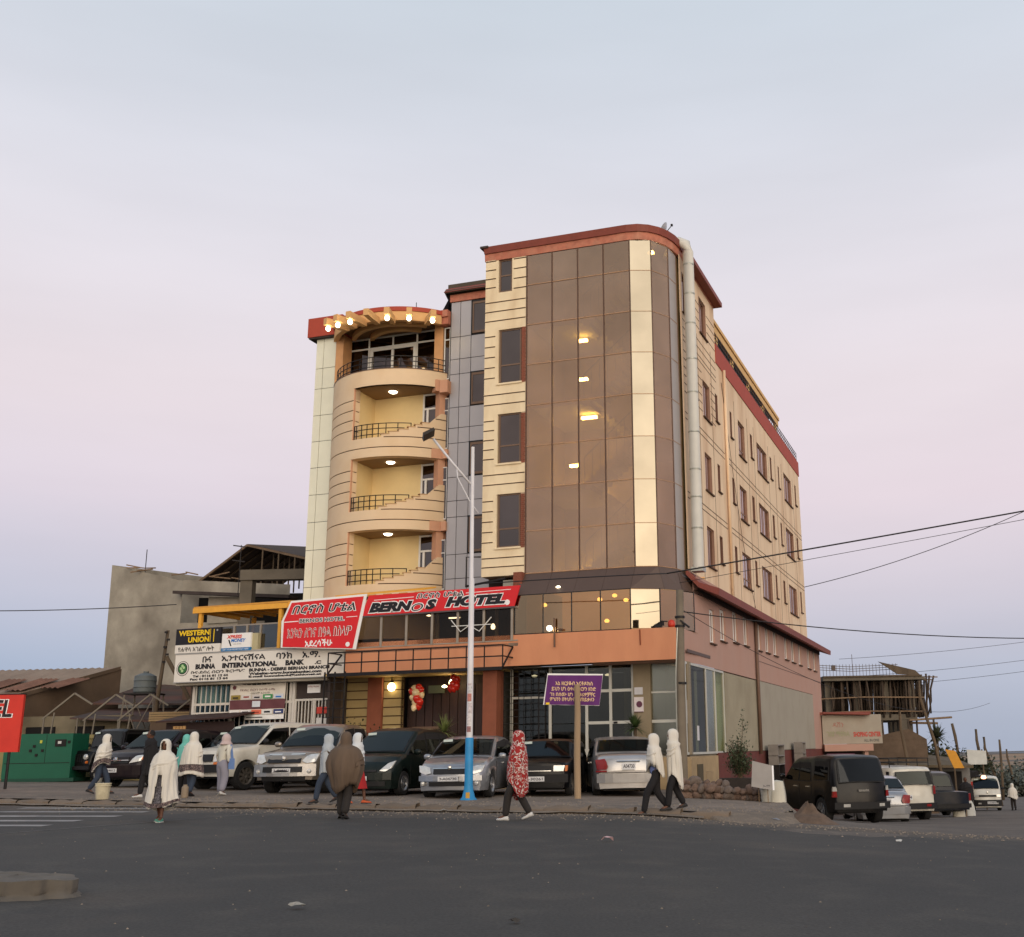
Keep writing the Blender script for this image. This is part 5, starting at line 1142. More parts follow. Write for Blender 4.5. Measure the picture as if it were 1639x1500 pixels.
def paintm(name, rgb, metal=.3, rough=.3, dust=(112, 100, 86), amt=.25): return mat(name, rgb, rough, metal=metal, var=.05, scale=3, coat=.6 if sum(rgb) > 200 else .1, spec=.4 if sum(rgb) > 200 else .22, dirt=dust, dirtamt=amt, dirtscale=2.2)

def wheel_meshes(r, w, rimm, spokes, key):
    t = MB(); t.lathe([(r * .60, -w / 2), (r * .93, -w / 2), (r * .99, -w / 2 + .03), (r, -w / 4), (r, w / 4), (r * .99, w / 2 - .03), (r * .93, w / 2), (r * .60, w / 2)], 28, axis='Y')
    g = MB(); g.lathe([(0, w / 2 - .05), (r * .16, w / 2 - .02), (r * .20, w / 2 - .05)], 12, axis='Y'); g.lathe([(r * .52, w / 2 - .05), (r * .60, w / 2 - .005), (r * .64, w / 2 + .004), (r * .66, w / 2 - .01)], 28, axis='Y')
    g.lathe([(0, w / 2 - .10), (r * .6, w / 2 - .09)], 20, axis='Y')
    for i in range(spokes):
        a = 2 * math.pi * i / spokes; k = len(g.v); g.box(r * .12, r * .60, w / 2 - .07, w / 2 - .025, -r * .09, r * .09); g.xf(Matrix.Rotation(a, 4, 'Y'), k)
    return t.mesh('tyre', tyre_m, True, 40), g.mesh('rim', rimm, True, 30)

def interp(tab, x):
    return lerp(tab, x)

def vehicle(name, label, cat, loc, heading, S, paint, group=None):
    """S: L W H gc belt top nose tail wins ... ; local frame x = forwards"""
    t = thing(name, label, cat, loc, heading, group)
    Lh, Wh, Hh, gc = S['L'] / 2, S['W'] / 2, S['H'], S['gc']
    top, belt = S['top'], S['belt']; wr, ww = S['wr'], S.get('ww', .2); axles = S['axles']; tum = S.get('tumble', .16); hood_r = S.get('crown', .03)
    def T_(x): return lerp(top, x)
    def B_(x): return min(lerp(belt, x), T_(x) - .03)
    def arch(x):
        z = gc
        for ax in axles:
            d = abs(x - ax); r = wr + .07
            if d < r: z = max(z, wr * .98 + math.sqrt(max(0, r * r - d * d)) * .98 - .0)
        return z
    def endf(x): return min(1, max(0, (abs(x) - (Lh - .75)) / .75))
    def hw(x, z):
        w = Wh * (1 - .13 * endf(x) ** 2.2)
        b = lerp(belt, x)
        if z > b: w *= 1 - tum * (z - b) / (Hh - b + .01)
        return w
    bow = S.get('bow', .22)
    def bx(x, y): return x - math.copysign(bow * (abs(y) / Wh) ** 2.6 * endf(x) ** 1.6, x)
    xs = set(rng(-Lh, Lh, 44))
    for ax in axles:
        for k in range(-8, 9): xs.add(ax + (wr + .07) * k / 8)
        xs.add(ax - wr - .075); xs.add(ax + wr + .075)
    for q in top + belt: xs.add(q[0])
    xs = sorted(v for v in xs if -Lh <= v <= Lh); 
    rings = []
    for x in xs:
        zt, zb, za = T_(x), B_(x), arch(x); w = hw(x, zb); lowz = max(za, gc)
        zm = max(lowz + .02, gc + .42 * (zb - gc))
        cab = zt - zb > .14
        if cab:
            wt = hw(x, zt); pts = [(0, lowz + .02), (w * .8, lowz + .01), (w * .965, lowz), (w * .995, max(lowz + .01, min(zm, gc + .12))), (w * 1.0, zm), (w * .985, zb), (wt + (w * .985 - wt) * .15, zt - .10), (wt * .96, zt - .035), (wt * .84, zt), (wt * .45, zt + .018), (0, zt + .022)]
        else:
            pts = [(0, lowz + .02), (w * .8, lowz + .01), (w * .965, lowz), (w * .995, max(lowz + .01, min(zm, gc + .12))), (w * 1.0, zm), (w * .985, zb - .02 if zt - zb < .06 else zb), (w * .96, zb + (zt - zb) * .45), (w * .91, zt - hood_r * .6), (w * .80, zt - .01), (w * .42, zt + hood_r * .5), (0, zt + hood_r * .7)]
        rings.append([(bx(x, y), y, z) for y, z in pts])
    b = MB(); n = len(rings[0])
    for sgn in (1, -1):
        vs = [(p[0], p[1] * sgn, p[2]) for r_ in rings for p in r_]; fs = [(i * n + j, i * n + j + 1, (i + 1) * n + j + 1, (i + 1) * n + j) for i in range(len(rings) - 1) for j in range(n - 1)]
        fs += [tuple(range(n)), tuple(range((len(rings) - 1) * n, len(rings) * n))]
        b.add(vs, fs)
    me = b.mesh('body', paint, True, 38)
    bo = bpy.data.objects.new('body', me); COL.objects.link(bo); bo.parent = t
    # merge the centre seam
    bm = bmesh.new(); bm.from_mesh(me); bmesh.ops.remove_doubles(bm, verts=bm.verts, dist=.0005); bmesh.ops.recalc_face_normals(bm, faces=bm.faces); bm.to_mesh(me); bm.free(); me.set_sharp_from_angle(angle=R(38))
    # glazing: side windows
    dark = S.get('glass', cg)
    for poly in S['wins']:
        for sgn in (1, -1):
            b = MB(); pts = [(bx(x, 0) if 0 else x, sgn * (hw(x, z) + .004), z) for x, z in poly]
            b.slab(pts, (0, -sgn * .03, 0)); wo = b.build('side_window', dark, t)
            e = MB(); cx_ = sum(p[0] for p in pts) / len(pts); cz_ = sum(p[2] for p in pts) / len(pts)
            op = [(p[0] + (p[0] - cx_) * .06, p[1] - sgn * .002, p[2] + (p[2] - cz_) * .12) for p in pts]; e.slab(op, (0, -sgn * .03, 0)); e.build('window_seal', trim_b, t)
    def screen(nm, xc, zc, xr, zr, f0=.90, f1=.86, m_=dark):
        for mm, g_, nm2, s_ in ((trim_b, .0, 'screen_seal', 1.03), (m_, .012, nm, .97)):
            b = MB(); dx, dz = xr - xc, zr - zc; nn = Vector((-dz, 0, dx)).normalized(); nn = nn if nn.z > 0 else -nn
            def f(u, v, s_=s_, g_=g_):
                uu = (u - .5) * 2 * s_; vv = .5 + (v - .5) * s_; x = xc + dx * vv; z = zc + dz * vv; w = (hw(x, zc) * f0 * (1 - vv) + hw(x, zr) * f1 * vv)
                cv = (1 - uu * uu) * S.get('scr', .05)
                return (x + math.copysign(cv * .6, xc) + nn.x * g_, uu * w, z + .01 + nn.z * (g_ + .012) + cv * .25)
            b.grid(f, 8, 4); b.build(nm2, mm, t, smooth=True)
    if 'ws' in S: screen('windscreen', *S['ws'])
    if 'ws' in S and S.get('cabin', True):
        xc_, zc_, xr_, zr_ = S['ws']; vv = .86; x_, z_ = xc_ + (xr_ - xc_) * vv, zc_ + (zr_ - zc_) * vv; b = MB(); b.slab([(x_ + .075, -.62, z_ + .02), (x_ + .075, -.38, z_ + .03), (x_ + .055, -.38, z_ + .09), (x_ + .055, -.62, z_ + .08)], (-.01, 0, 0)); b.build('screen_sticker', mat('sticker_pale', (190, 200, 190), .5), t)
        b = MB(); b.box(xc_ - .42, xc_ - .05, -.55, .55, zc_ - .12, zc_ - .03); b.build('dashboard', inner_c, t)
    if 'rs' in S: screen('rear_window', *S['rs'], m_=S.get('rglass', dark))
    # end panels
    nose, tail = S['nose'], S['tail']
    def endpatch(nm, pts, m_, prof, sgn, pr=.012, th=.03):
        b = MB(); ys_ = sorted(p[0] for p in pts); y0, y1 = ys_[0], ys_[-1]; n_ = 8; npt = len(pts)
        def span(y):
            hit = []
            for i in range(npt):
                (ya, za), (yb_, zb_) = pts[i], pts[(i + 1) % npt]
                if min(ya, yb_) - 1e-9 <= y <= max(ya, yb_) + 1e-9: hit += [za, zb_] if abs(yb_ - ya) < 1e-9 else [za + (zb_ - za) * (y - ya) / (yb_ - ya)]
            return min(hit), max(hit)
        def f(u, v):
            y = y0 + (y1 - y0) * u; a, c = span(y); z = a + (c - a) * min(1, max(0, (v - .2) / .6)); x = bx(sgn * abs(lerp(prof, z)), y); return (x + sgn * (pr if .1 < v < .9 else -th), y, z)
        b.grid(f, n_, 5); return b.build(nm, m_, t, smooth=True, angle=50)
    def strip(nm, y0, y1, z0, z1, m_, prof, sgn, pr=.012, k=8, par=None):
        b = MB(); 
        def f(u, v): y = y0 + (y1 - y0) * u; z = z0 + (z1 - z0) * v; x = lerp(prof, z); return (bx(sgn * abs(x), y) + sgn * pr, y, z)
        b.grid(f, k, 1)
        def f2(u, v): y = y0 + (y1 - y0) * u; z = z0 if v < .5 else z1; x = lerp(prof, z); return (bx(sgn * abs(x), y) + sgn * (pr if 0 else 0), y, z)
        n_ = k + 1; base = len(b.v); 
        for j in (0, 1):
            for i in range(k + 1): p = b.v[j * n_ + i]; b.v.append((p[0] - sgn * .06, p[1], p[2]))
        for i in range(k):
            b.f.append((i, i + 1, base + i + 1, base + i)); b.f.append((n_ + i, n_ + i + 1, base + n_ + i + 1, base + n_ + i))
        b.f.append((0, n_, base + n_, base)); b.f.append((k, n_ + k, base + n_ + k, base + k))
        return b.build(nm, m_, par or t)
    MM = dict(lamp=lampc, red=lamp_r, orange=lamp_a, black=trim_b, chrome=chrome, paint=paint, plate=plate_m, bumper=S.get('bumper', paint), white=whp)
    for it in S.get('front', []) + S.get('rear', []):
        kind, nm, mk, a = it[0], it[1], it[2], it[3:]
        sgn, prof = (1, nose) if kind[0] == 'f' else (-1, tail)
        if kind[1] == 's': strip(nm, *a[:4], MM[mk], prof, sgn, (a[4] if len(a) > 4 else .012) + .028)
        elif kind[1] == 'p':
            for s2 in (1, -1): endpatch(nm, [(y * s2, z) for y, z in a[0]], MM[mk], prof, sgn, (a[1] if len(a) > 1 else .014) + .022)
        elif kind[1] == 'd':
            for s2 in ((1, -1) if a[0] else (1,)):
                b = MB(); y, z, r_ = a[0] * s2, a[1], a[2]; x = bx(sgn * abs(lerp(prof, z)), y) + sgn * .062
                b.lathe([(0, .03), (r_ * .8, .022), (r_, 0), (r_, -.04), (0, -.04)], 14, axis='X'); b.xf(Matrix.Translation((x, y, z)) @ Matrix.Scale(sgn, 4, (1, 0, 0))); b.build(nm, MM[mk], t, smooth=True, angle=40)
    for en, prof, sgn in (('front', nose, 1), ('rear', tail, -1)):
        pl = S.get('plate_' + en)
        if pl:
            y, z, w, h, txt = pl; x = bx(sgn * abs(lerp(prof, z)), y) + sgn * .075
            b = MB(); b.box(x - .01, x + .01, y - w / 2, y + w / 2, z - h / 2, z + h / 2); po = b.build('number_plate', plate_m, t)
            ux = Vector((0, sgn, 0)); 
            text_mesh(txt, 'plate_lettering', plate_t, po, (x + sgn * .011, y - sgn * w * .42, z - h * .28), ux, (0, 0, 1), w * .84, h * .56, bold=.02, ext=0.003)
    # wheels
    key = (wr, ww, S.get('rim', 'silver'), S.get('spokes', 5))
    if key not in WH: WH[key] = wheel_meshes(wr, ww, rim_s if key[2] == 'silver' else rim_d, key[3], key)
    tm, rm_ = WH[key]
    for ax in axles:
        for s2 in (1, -1):
            w_ = bpy.data.objects.new('wheel', None); COL.objects.link(w_); w_.parent = t; w_.location = (ax, s2 * (Wh - ww / 2 - .01), wr); w_.rotation_euler = (0, random.uniform(0, 6), 0 if s2 > 0 else math.pi)
            inst('tyre', tm, w_); inst('rim', rm_, w_)
    b = MB(); b.box(-Lh + .35, Lh - .35, -Wh + ww + .04, Wh - ww - .04, gc - .05, gc + .2); b.build('underbody', trim_b, t)
    # mirrors, handles, seams
    mxp = S['mirror']
    for s2 in (1, -1):
        b = MB(); k0 = 0; b.lathe([(0, -.10), (.05, -.09), (.075, -.03), (.075, .04), (.05, .09), (0, .10)], 10); b.xf(Matrix.Translation((mxp[0], s2 * (hw(mxp[0], mxp[1]) + .13), mxp[1])) @ Matrix.Rotation(R(90), 4, 'X') @ Matrix.Scale(.7, 4, (1, 0, 0))); b.tube([(mxp[0], s2 * (hw(mxp[0], mxp[1]) - .02), mxp[1] - .05), (mxp[0], s2 * (hw(mxp[0], mxp[1]) + .1), mxp[1] - .03)], .02, 5); b.build('mirror', S.get('mirm', paint), t, smooth=True)
    for s2 in (1, -1):
        b = MB()
        for x in S.get('handles', ()): b.box(x - .09, x + .09, s2 * (hw(x, .8) - .01) - .015, s2 * (hw(x, .8)) + .02, lerp(belt, x) - .12, lerp(belt, x) - .09)
        if b.v: b.build('door_handle', trim_b if S.get('darkh') else chrome if S.get('chromeh') else paint, t)
        b = MB()
        for x in S.get('seams', ()): b.tube([(x, s2 * (hw(x, .8) + .0005), z) for z in (gc + .08, gc + .42 * (lerp(belt, x) - gc), lerp(belt, x) - .03)], .006, 4)
        if b.v: b.build('door_seam', trim_b, t)
    if S.get('cabin', True):
        b = MB()
        sx0, sx1 = S['seats']
        for x in (sx0, sx1):
            for y in (-.36, .36): b.cbox((x, y, S['seatz']), (.14, .42, .62)); b.cbox((x, y, S['seatz'] + .4), (.1, .22, .16))
        b.build('seat', inner_c, t)
    if 'wiper' in S:
        xw, zw = S['wiper']; b = MB(); b.tube([(xw, .45, zw), (xw - .22, -.05, zw + .13)], .01, 4); b.tube([(xw, -.15, zw), (xw - .2, -.6, zw + .13)], .01, 4); b.build('wiper', trim_b, t)
    return t, hw, bx
WH = {}
def hd(a): return R(a)
# heading: world direction (forward = +x local).  Facing the street: about -107 deg
P = dict
sil = paintm('silver_paint', (152, 154, 158), metal=.6); sil2 = paintm('light_silver', (176, 174, 172), metal=.6); pew = paintm('pewter_paint', (140, 130, 118), metal=.6)
blk = paintm('black_paint', (13, 13, 15), metal=0, amt=.08); grn = paintm('dark_green_paint', (16, 26, 23), metal=0, amt=.06); whi = paintm('white_paint', (206, 202, 190), metal=0, rough=.4, amt=.3, dust=(150, 138, 118)); brn = paintm('maroon_paint', (34, 26, 30), metal=.1, amt=.1)
dkb = paintm('dark_blue_paint', (20, 26, 36), metal=0, amt=.12)
cor_top = [(-2.24, .62), (-2.22, .86), (-2.12, .98), (-1.98, 1.02), (-1.55, 1.05), (-1.0, 1.38), (-.55, 1.46), (0, 1.475), (.3, 1.44), (.55, 1.36), (1.28, .97), (1.6, .93), (1.95, .84), (2.12, .76), (2.2, .66), (2.25, .50)]
cor_belt = [(-2.24, .70), (-1.4, .93), (-.6, .94), (.5, .91), (1.3, .87), (2.0, .72), (2.25, .46)]
corolla = P(L=4.50, W=1.71, H=1.475, gc=.19, top=cor_top, belt=cor_belt, axles=(-1.30, 1.32), wr=.305, wins=[[(-1.18, 1.00), (-.34, .985), (-.36, 1.37), (-.80, 1.33)], [(-.27, .985), (.60, .965), (1.02, .985), (.50, 1.30), (-.27, 1.375)]],
    ws=(1.20, 1.0, .48, 1.37), rs=(-1.48, 1.08, -.98, 1.37), nose=[(.2, 2.23), (.5, 2.25), (.66, 2.2), (.76, 2.12), (.84, 1.95)], tail=[(.2, 2.22), (.62, 2.24), (.86, 2.22), (.98, 2.12)],
    front=[('fs', 'grille', 'black', -.40, .40, .58, .70, .006), ('fs', 'grille_rim', 'chrome', -.42, .42, .702, .722, .012), ('fp', 'headlight', 'lamp', [(.46, .60), (.60, .57), (.80, .64), (.82, .78), (.66, .78), (.50, .73)]), ('fs', 'lower_intake', 'black', -.50, .50, .30, .40, .006), ('fd', 'fog_light', 'lamp', .66, .36, .055), ('fd', 'emblem', 'chrome', 0, .725, .05), ('fs', 'bumper', 'paint', -.78, .78, .42, .54, .02)],
    rear=[('rp', 'tail_light', 'red', [(.52, .74), (.56, .66), (.82, .66), (.83, .90), (.58, .93)]), ('rs', 'light_bar', 'red', .55, .82, .60, .64), ('rs', 'boot_trim', 'chrome', -.30, .30, .86, .88, .02), ('rs', 'bumper', 'paint', -.80, .80, .34, .56, .035), ('rs', 'bumper_line', 'black', -.74, .74, .575, .59, .012)],
    plate_front=(0, .47, .5, .11, '3-A04730'), plate_rear=(0, .74, .34, .17, 'A04730'), mirror=(.85, .98), handles=(-.7, .2), seams=(-.31, .98, -1.05), seats=(-.5, .35), seatz=.75, wiper=(1.25, 1.0), spokes=5)
hil_top = [(-2.55, .6), (-2.54, 1.04), (-1.15, 1.06), (-1.05, 1.72), (-.7, 1.79), (.2, 1.80), (.42, 1.72), (1.12, 1.18), (1.5, 1.14), (2.2, 1.06), (2.45, .96), (2.54, .8), (2.58, .55)]
hilux = P(L=5.15, W=1.78, H=1.80, gc=.36, top=hil_top, belt=[(-2.55, 1.0), (-1.1, 1.12), (.6, 1.12), (1.3, 1.08), (2.2, .95), (2.58, .5)], axles=(-1.6, 1.50), wr=.37, ww=.24,
    wins=[[(-1.0, 1.18), (-.18, 1.18), (-.2, 1.66), (-.85, 1.66)], [(-.10, 1.18), (.98, 1.2), (.42, 1.62), (-.10, 1.67)]], ws=(1.08, 1.2, .38, 1.70), rs=(-1.13, 1.2, -1.07, 1.62), nose=[(.3, 2.5), (.55, 2.575), (.8, 2.54), (.96, 2.45), (1.06, 2.2)], tail=[(.3, 2.5), (1.05, 2.56)],
    front=[('fs', 'grille', 'black', -.46, .46, .80, 1.0, .012), ('fs', 'grille_rim', 'chrome', -.50, .50, 1.002, 1.03, .02), ('fd', 'emblem', 'chrome', 0, .90, .07), ('fp', 'headlight', 'lamp', [(.50, .84), (.62, .78), (.84, .82), (.86, 1.02), (.62, 1.0)]), ('fs', 'bumper', 'bumper', -.86, .86, .46, .76, .05), ('fs', 'lower_intake', 'black', -.54, .54, .56, .70, .06), ('fd', 'fog_light', 'lamp', .70, .58, .06), ('fs', 'skid', 'black', -.6, .6, .34, .45, .02)],
    plate_front=(.0, .60, .5, .12, '3-C10381'), mirror=(.88, 1.28), handles=(-.75, .15), chromeh=1, seams=(-.14, 1.0, -1.03), seats=(-.55, .25), seatz=.98, wiper=(1.1, 1.2), spokes=6)
lc_top = [(-2.4, .7), (-2.38, 1.2), (-2.30, 1.78), (-2.1, 1.86), (-.5, 1.90), (.15, 1.87), (.42, 1.80), (1.0, 1.26), (1.2, 1.22), (1.95, 1.15), (2.2, 1.08), (2.28, .9), (2.32, .62)]
land = P(L=4.72, W=1.86, H=1.90, gc=.38, top=lc_top, belt=[(-2.4, 1.15), (1.0, 1.16), (2.1, 1.02), (2.32, .6)], axles=(-1.42, 1.42), wr=.39, ww=.25, rim='dark', tumble=.10,
    wins=[[(-2.15, 1.25), (-1.15, 1.25), (-1.15, 1.70), (-2.1, 1.70)], [(-1.05, 1.25), (-.25, 1.25), (-.25, 1.71), (-1.05, 1.71)], [(-.15, 1.25), (.95, 1.27), (.42, 1.68), (-.15, 1.72)]], ws=(1.02, 1.27, .40, 1.78), rs=(-2.40, 1.26, -2.33, 1.70),
    nose=[(.4, 2.3), (.62, 2.35), (.9, 2.28), (1.08, 2.2), (1.15, 1.95)], tail=[(.4, 2.36), (1.2, 2.40), (1.8, 2.32)],
    front=[('fs', 'grille', 'black', -.48, .48, .80, 1.0, .012), ('fp', 'headlight', 'lamp', [(.54, .80), (.80, .80), (.82, .98), (.56, 1.0)]), ('fs', 'bumper', 'bumper', -.90, .90, .50, .72, .10), ('fp', 'indicator', 'orange', [(.56, .72), (.82, .72), (.82, .78), (.56, .78)])],
    rear=[('rp', 'tail_light', 'red', [(.76, .95), (.88, .95), (.88, 1.22), (.76, 1.22)]), ('rs', 'bumper', 'bumper', -.88, .88, .46, .66, .08), ('rp', 'reflector', 'red', [(.4, .54), (.6, .54), (.6, .62), (.4, .62)], .09)],
    bumper=trim_b, plate_front=(.1, .60, .48, .12, '3-71924'), plate_rear=(.3, .86, .34, .17, '2704'), mirror=(.85, 1.34), mirm=trim_b, handles=(-.8, .15), darkh=1, seams=(-.2, 1.0, -1.1), seats=(-.5, .2), seatz=1.0, wiper=(1.05, 1.28), spokes=8)
hb_top = [(-1.95, .6), (-1.93, 1.0), (-1.80, 1.35), (-1.55, 1.58), (-1.0, 1.66), (0, 1.68), (.35, 1.60), (1.2, 1.04), (1.5, .96), (1.8, .82), (1.93, .66), (1.98, .5)]
hatch = P(L=3.95, W=1.69, H=1.68, gc=.18, top=hb_top, belt=[(-1.95, .98), (0, .98), (1.2, .92), (1.8, .70), (1.98, .46)], axles=(-1.2, 1.26), wr=.30, wins=[[(-1.62, 1.08), (-.95, 1.06), (-.95, 1.50), (-1.45, 1.48)], [(-.88, 1.06), (-.08, 1.05), (-.08, 1.53), (-.88, 1.53)], [(0, 1.05), (1.1, 1.02), (.42, 1.46), (0, 1.52)]],
    ws=(1.15, 1.06, .36, 1.56), rs=(-1.93, 1.08, -1.72, 1.48), nose=[(.2, 1.94), (.5, 1.98), (.66, 1.93), (.82, 1.8), (.96, 1.5)], tail=[(.2, 1.95), (1.0, 1.93)],
    front=[('fp', 'headlight', 'lamp', [(.46, .62), (.60, .60), (.74, .70), (.76, .86), (.62, .80)]), ('fs', 'grille', 'black', -.38, .38, .60, .645, .008), ('fd', 'emblem', 'chrome', 0, .70, .05), ('fs', 'lower_intake', 'black', -.6, .6, .25, .36, .01), ('fs', 'bumper', 'paint', -.74, .74, .40, .57, .02)],
    plate_front=(-.05, .44, .46, .11, '2-71521'), mirror=(.8, 1.06), handles=(-.7, .25), seams=(-.04, .95, -.92), seats=(-.6, .2), seatz=.8, wiper=(1.2, 1.05), spokes=6, glass=cg, bow=.28)
old_top = [(-1.85, .6), (-1.83, .98), (-1.72, 1.05), (-1.45, 1.36), (-.9, 1.40), (.2, 1.40), (.42, 1.34), (1.0, .93), (1.75, .84), (1.86, .78), (1.90, .5)]
old = P(L=3.8, W=1.60, H=1.40, gc=.2, top=old_top, belt=[(-1.85, .88), (1.0, .86), (1.8, .76), (1.9, .48)], axles=(-1.15, 1.2), wr=.28, ww=.17, wins=[[(-1.35, .95), (-.65, .94), (-.65, 1.30), (-1.2, 1.28)], [(-.55, .94), (.85, .93), (.45, 1.26), (-.55, 1.31)]],
    ws=(.98, .94, .45, 1.32), rs=(-1.75, 1.04, -1.5, 1.30), nose=[(.2, 1.86), (.5, 1.9), (.78, 1.86), (.84, 1.75)], tail=[(.2, 1.84), (1.0, 1.82)],
    front=[('fs', 'grille', 'black', -.36, .36, .62, .74, .008), ('fs', 'grille_rim', 'chrome', -.36, .36, .615, .63, .012), ('fp', 'headlight', 'lamp', [(.42, .61), (.68, .61), (.70, .75), (.42, .75)]), ('fp', 'corner_lamp', 'orange', [(.70, .61), (.76, .61), (.77, .75), (.71, .75)]), ('fs', 'bumper', 'black', -.78, .78, .34, .54, .05)],
    plate_front=(-.05, .43, .5, .12, '3-30261'), mirror=(.72, .98), mirm=trim_b, handles=(-.4,), darkh=1, seams=(-.6, .85), seats=(-.6, .1), seatz=.68, wiper=(1.0, .95), rim='dark', bow=.10, glass=cg, spokes=4)
suv_top = [(-2.1, .7), (-2.08, 1.15), (-1.95, 1.58), (-1.7, 1.68), (-.3, 1.72), (.2, 1.68), (.9, 1.14), (1.2, 1.12), (1.9, 1.02), (2.1, .88), (2.17, .6)]
suv = P(L=4.35, W=1.80, H=1.72, gc=.30, top=suv_top, belt=[(-2.1, 1.08), (.9, 1.05), (1.9, .88), (2.17, .55)], axles=(-1.3, 1.33), wr=.35, ww=.23, wins=[[(-1.85, 1.15), (-1.15, 1.14), (-1.15, 1.54), (-1.75, 1.52)], [(-1.05, 1.14), (-.2, 1.13), (-.2, 1.58), (-1.05, 1.57)], [(-.1, 1.13), (.85, 1.13), (.25, 1.54), (-.1, 1.58)]],
    ws=(.95, 1.16, .24, 1.64), rs=(-2.10, 1.15, -1.92, 1.55), nose=[(.3, 2.12), (.6, 2.17), (.88, 2.1), (1.02, 1.9)], tail=[(.3, 2.1), (1.15, 2.08)],
    front=[('fs', 'grille', 'black', -.44, .44, .72, .90, .01), ('fs', 'grille_rim', 'chrome', -.46, .46, .80, .82, .03), ('fd', 'emblem', 'chrome', 0, .83, .07), ('fp', 'headlight', 'lamp', [(.48, .72), (.80, .78), (.83, .96), (.62, .94)]), ('fs', 'bumper', 'bumper', -.84, .84, .36, .66, .05), ('fp', 'corner_lamp', 'orange', [(.82, .82), (.86, .82), (.865, .96), (.835, .96)])],
    plate_front=(-.1, .52, .46, .12, '3-54612'), mirror=(.75, 1.2), handles=(-.6, .2), seams=(-.15, .85, -1.1), seats=(-.5, .15), seatz=.9, wiper=(1.0, 1.16), spokes=5)
jeep_top = [(-1.75, .7), (-1.73, 1.0), (-1.70, 1.74), (-1.5, 1.80), (.15, 1.80), (.30, 1.72), (.42, 1.14), (1.62, 1.04), (1.70, .9), (1.74, .62)]
jeep = P(L=3.5, W=1.6, H=1.80, gc=.38, top=jeep_top, belt=[(-1.75, .98), (.4, 1.04), (1.6, .96), (1.74, .58)], axles=(-1.1, 1.22), wr=.37, ww=.24, tumble=.08, wins=[[(-1.5, 1.12), (-.6, 1.12), (-.6, 1.64), (-1.5, 1.64)], [(-.5, 1.12), (.32, 1.14), (.2, 1.64), (-.5, 1.66)]],
    ws=(.42, 1.18, .30, 1.70), rs=(-1.74, 1.15, -1.71, 1.62), nose=[(.4, 1.7), (.9, 1.70), (1.04, 1.62)], tail=[(.4, 1.74), (1.7, 1.72)],
    front=[('fs', 'grille', 'black', -.36, .36, .66, .94, .02), ('fd', 'headlight', 'lamp', .50, .84, .10), ('fd', 'indicator', 'orange', .56, .66, .05), ('fs', 'bumper', 'black', -.80, .80, .42, .54, .16)],
    plate_front=(-.45, .50, .40, .12, '2-11407'), mirror=(.38, 1.26), mirm=trim_b, seats=(-.6, -.1), seatz=.95, wiper=(.46, 1.18), rim='dark', glass=cg, bow=.04, spokes=6)
for i in range(7): jeep['front'].append(('fs', 'grille_slat', 'paint', -.33 + i * .10, -.29 + i * .10, .67, .93, .03))
can_top = [(-2.55, .6), (-2.54, 1.06), (-2.30, 1.80), (-2.15, 1.86), (-1.1, 1.88), (-.7, 1.84), (.2, 1.82), (.42, 1.74), (1.12, 1.18), (2.2, 1.06), (2.45, .96), (2.58, .55)]
canopy = dict(hilux); canopy.update(top=can_top, H=1.88, rs=(-2.53, 1.14, -2.30, 1.76), glass=cgd, wins=[[(-2.1, 1.22), (-1.2, 1.22), (-1.2, 1.70), (-2.05, 1.70)]] + hilux['wins'], tail=[(.3, 2.5), (1.05, 2.56), (1.8, 2.32)], rim='silver',
    rear=[('rp', 'tail_light', 'red', [(.74, .76), (.86, .76), (.85, .92), (.75, .92)]), ('rp', 'tail_light', 'lamp', [(.74, .92), (.85, .92), (.84, 1.04), (.76, 1.04)]), ('rs', 'bumper', 'black', -.84, .84, .44, .62, .10), ('rs', 'tailgate_handle', 'chrome', -.16, .16, .90, .96, .03), ('rp', 'bumper_lamp', 'lamp', [(.44, .50), (.62, .50), (.62, .58), (.44, .58)], .11)], plate_rear=(.0, .54, .42, .12, '3-86712'))
pick = dict(hilux); pick.update(rear=[('rp', 'tail_light', 'red', [(.76, .70), (.88, .70), (.88, .98), (.76, .98)]), ('rs', 'bumper', 'black', -.84, .84, .44, .60, .08)], plate_rear=(.0, .54, .40, .11, '3-40215'))
van_top = [(-2.3, .6), (-2.3, 1.5), (-2.2, 1.9), (-2.0, 1.98), (1.3, 1.98), (1.55, 1.90), (2.12, 1.22), (2.26, .98), (2.32, .55)]
minibus = P(L=4.68, W=1.70, H=1.98, gc=.22, top=van_top, belt=[(-2.3, 1.15), (1.9, 1.15), (2.32, .5)], axles=(-1.35, 1.35), wr=.31, tumble=.10, wins=[[(-2.05, 1.22), (-1.15, 1.22), (-1.15, 1.72), (-2.0, 1.72)], [(-1.05, 1.22), (-.2, 1.22), (-.2, 1.72), (-1.05, 1.72)], [(-.1, 1.22), (.75, 1.22), (.75, 1.72), (-.1, 1.72)], [(.85, 1.22), (1.8, 1.22), (1.4, 1.72), (.85, 1.72)]],
    ws=(2.08, 1.28, 1.56, 1.84), nose=[(.3, 2.3), (.55, 2.32), (.98, 2.26), (1.22, 2.12)], tail=[(.3, 2.3), (1.5, 2.3)], front=[('fs', 'grille', 'black', -.5, .5, .84, .94, .01), ('fp', 'headlight', 'lamp', [(.52, .82), (.78, .82), (.78, .96), (.52, .96)]), ('fs', 'bumper', 'black', -.80, .80, .30, .66, .05), ('fd', 'emblem', 'chrome', 0, 1.08, .06), ('fp', 'bumper_lamp', 'lamp', [(.4, .42), (.58, .42), (.58, .5), (.4, .5)], .07)],
    plate_front=(.2, .50, .5, .14, '3-21870'), mirror=(1.9, 1.3), mirm=trim_b, seats=(-.6, .9), seatz=1.0, spokes=5)
def zf(x, y): return foreH(x, y)
F_ = -107
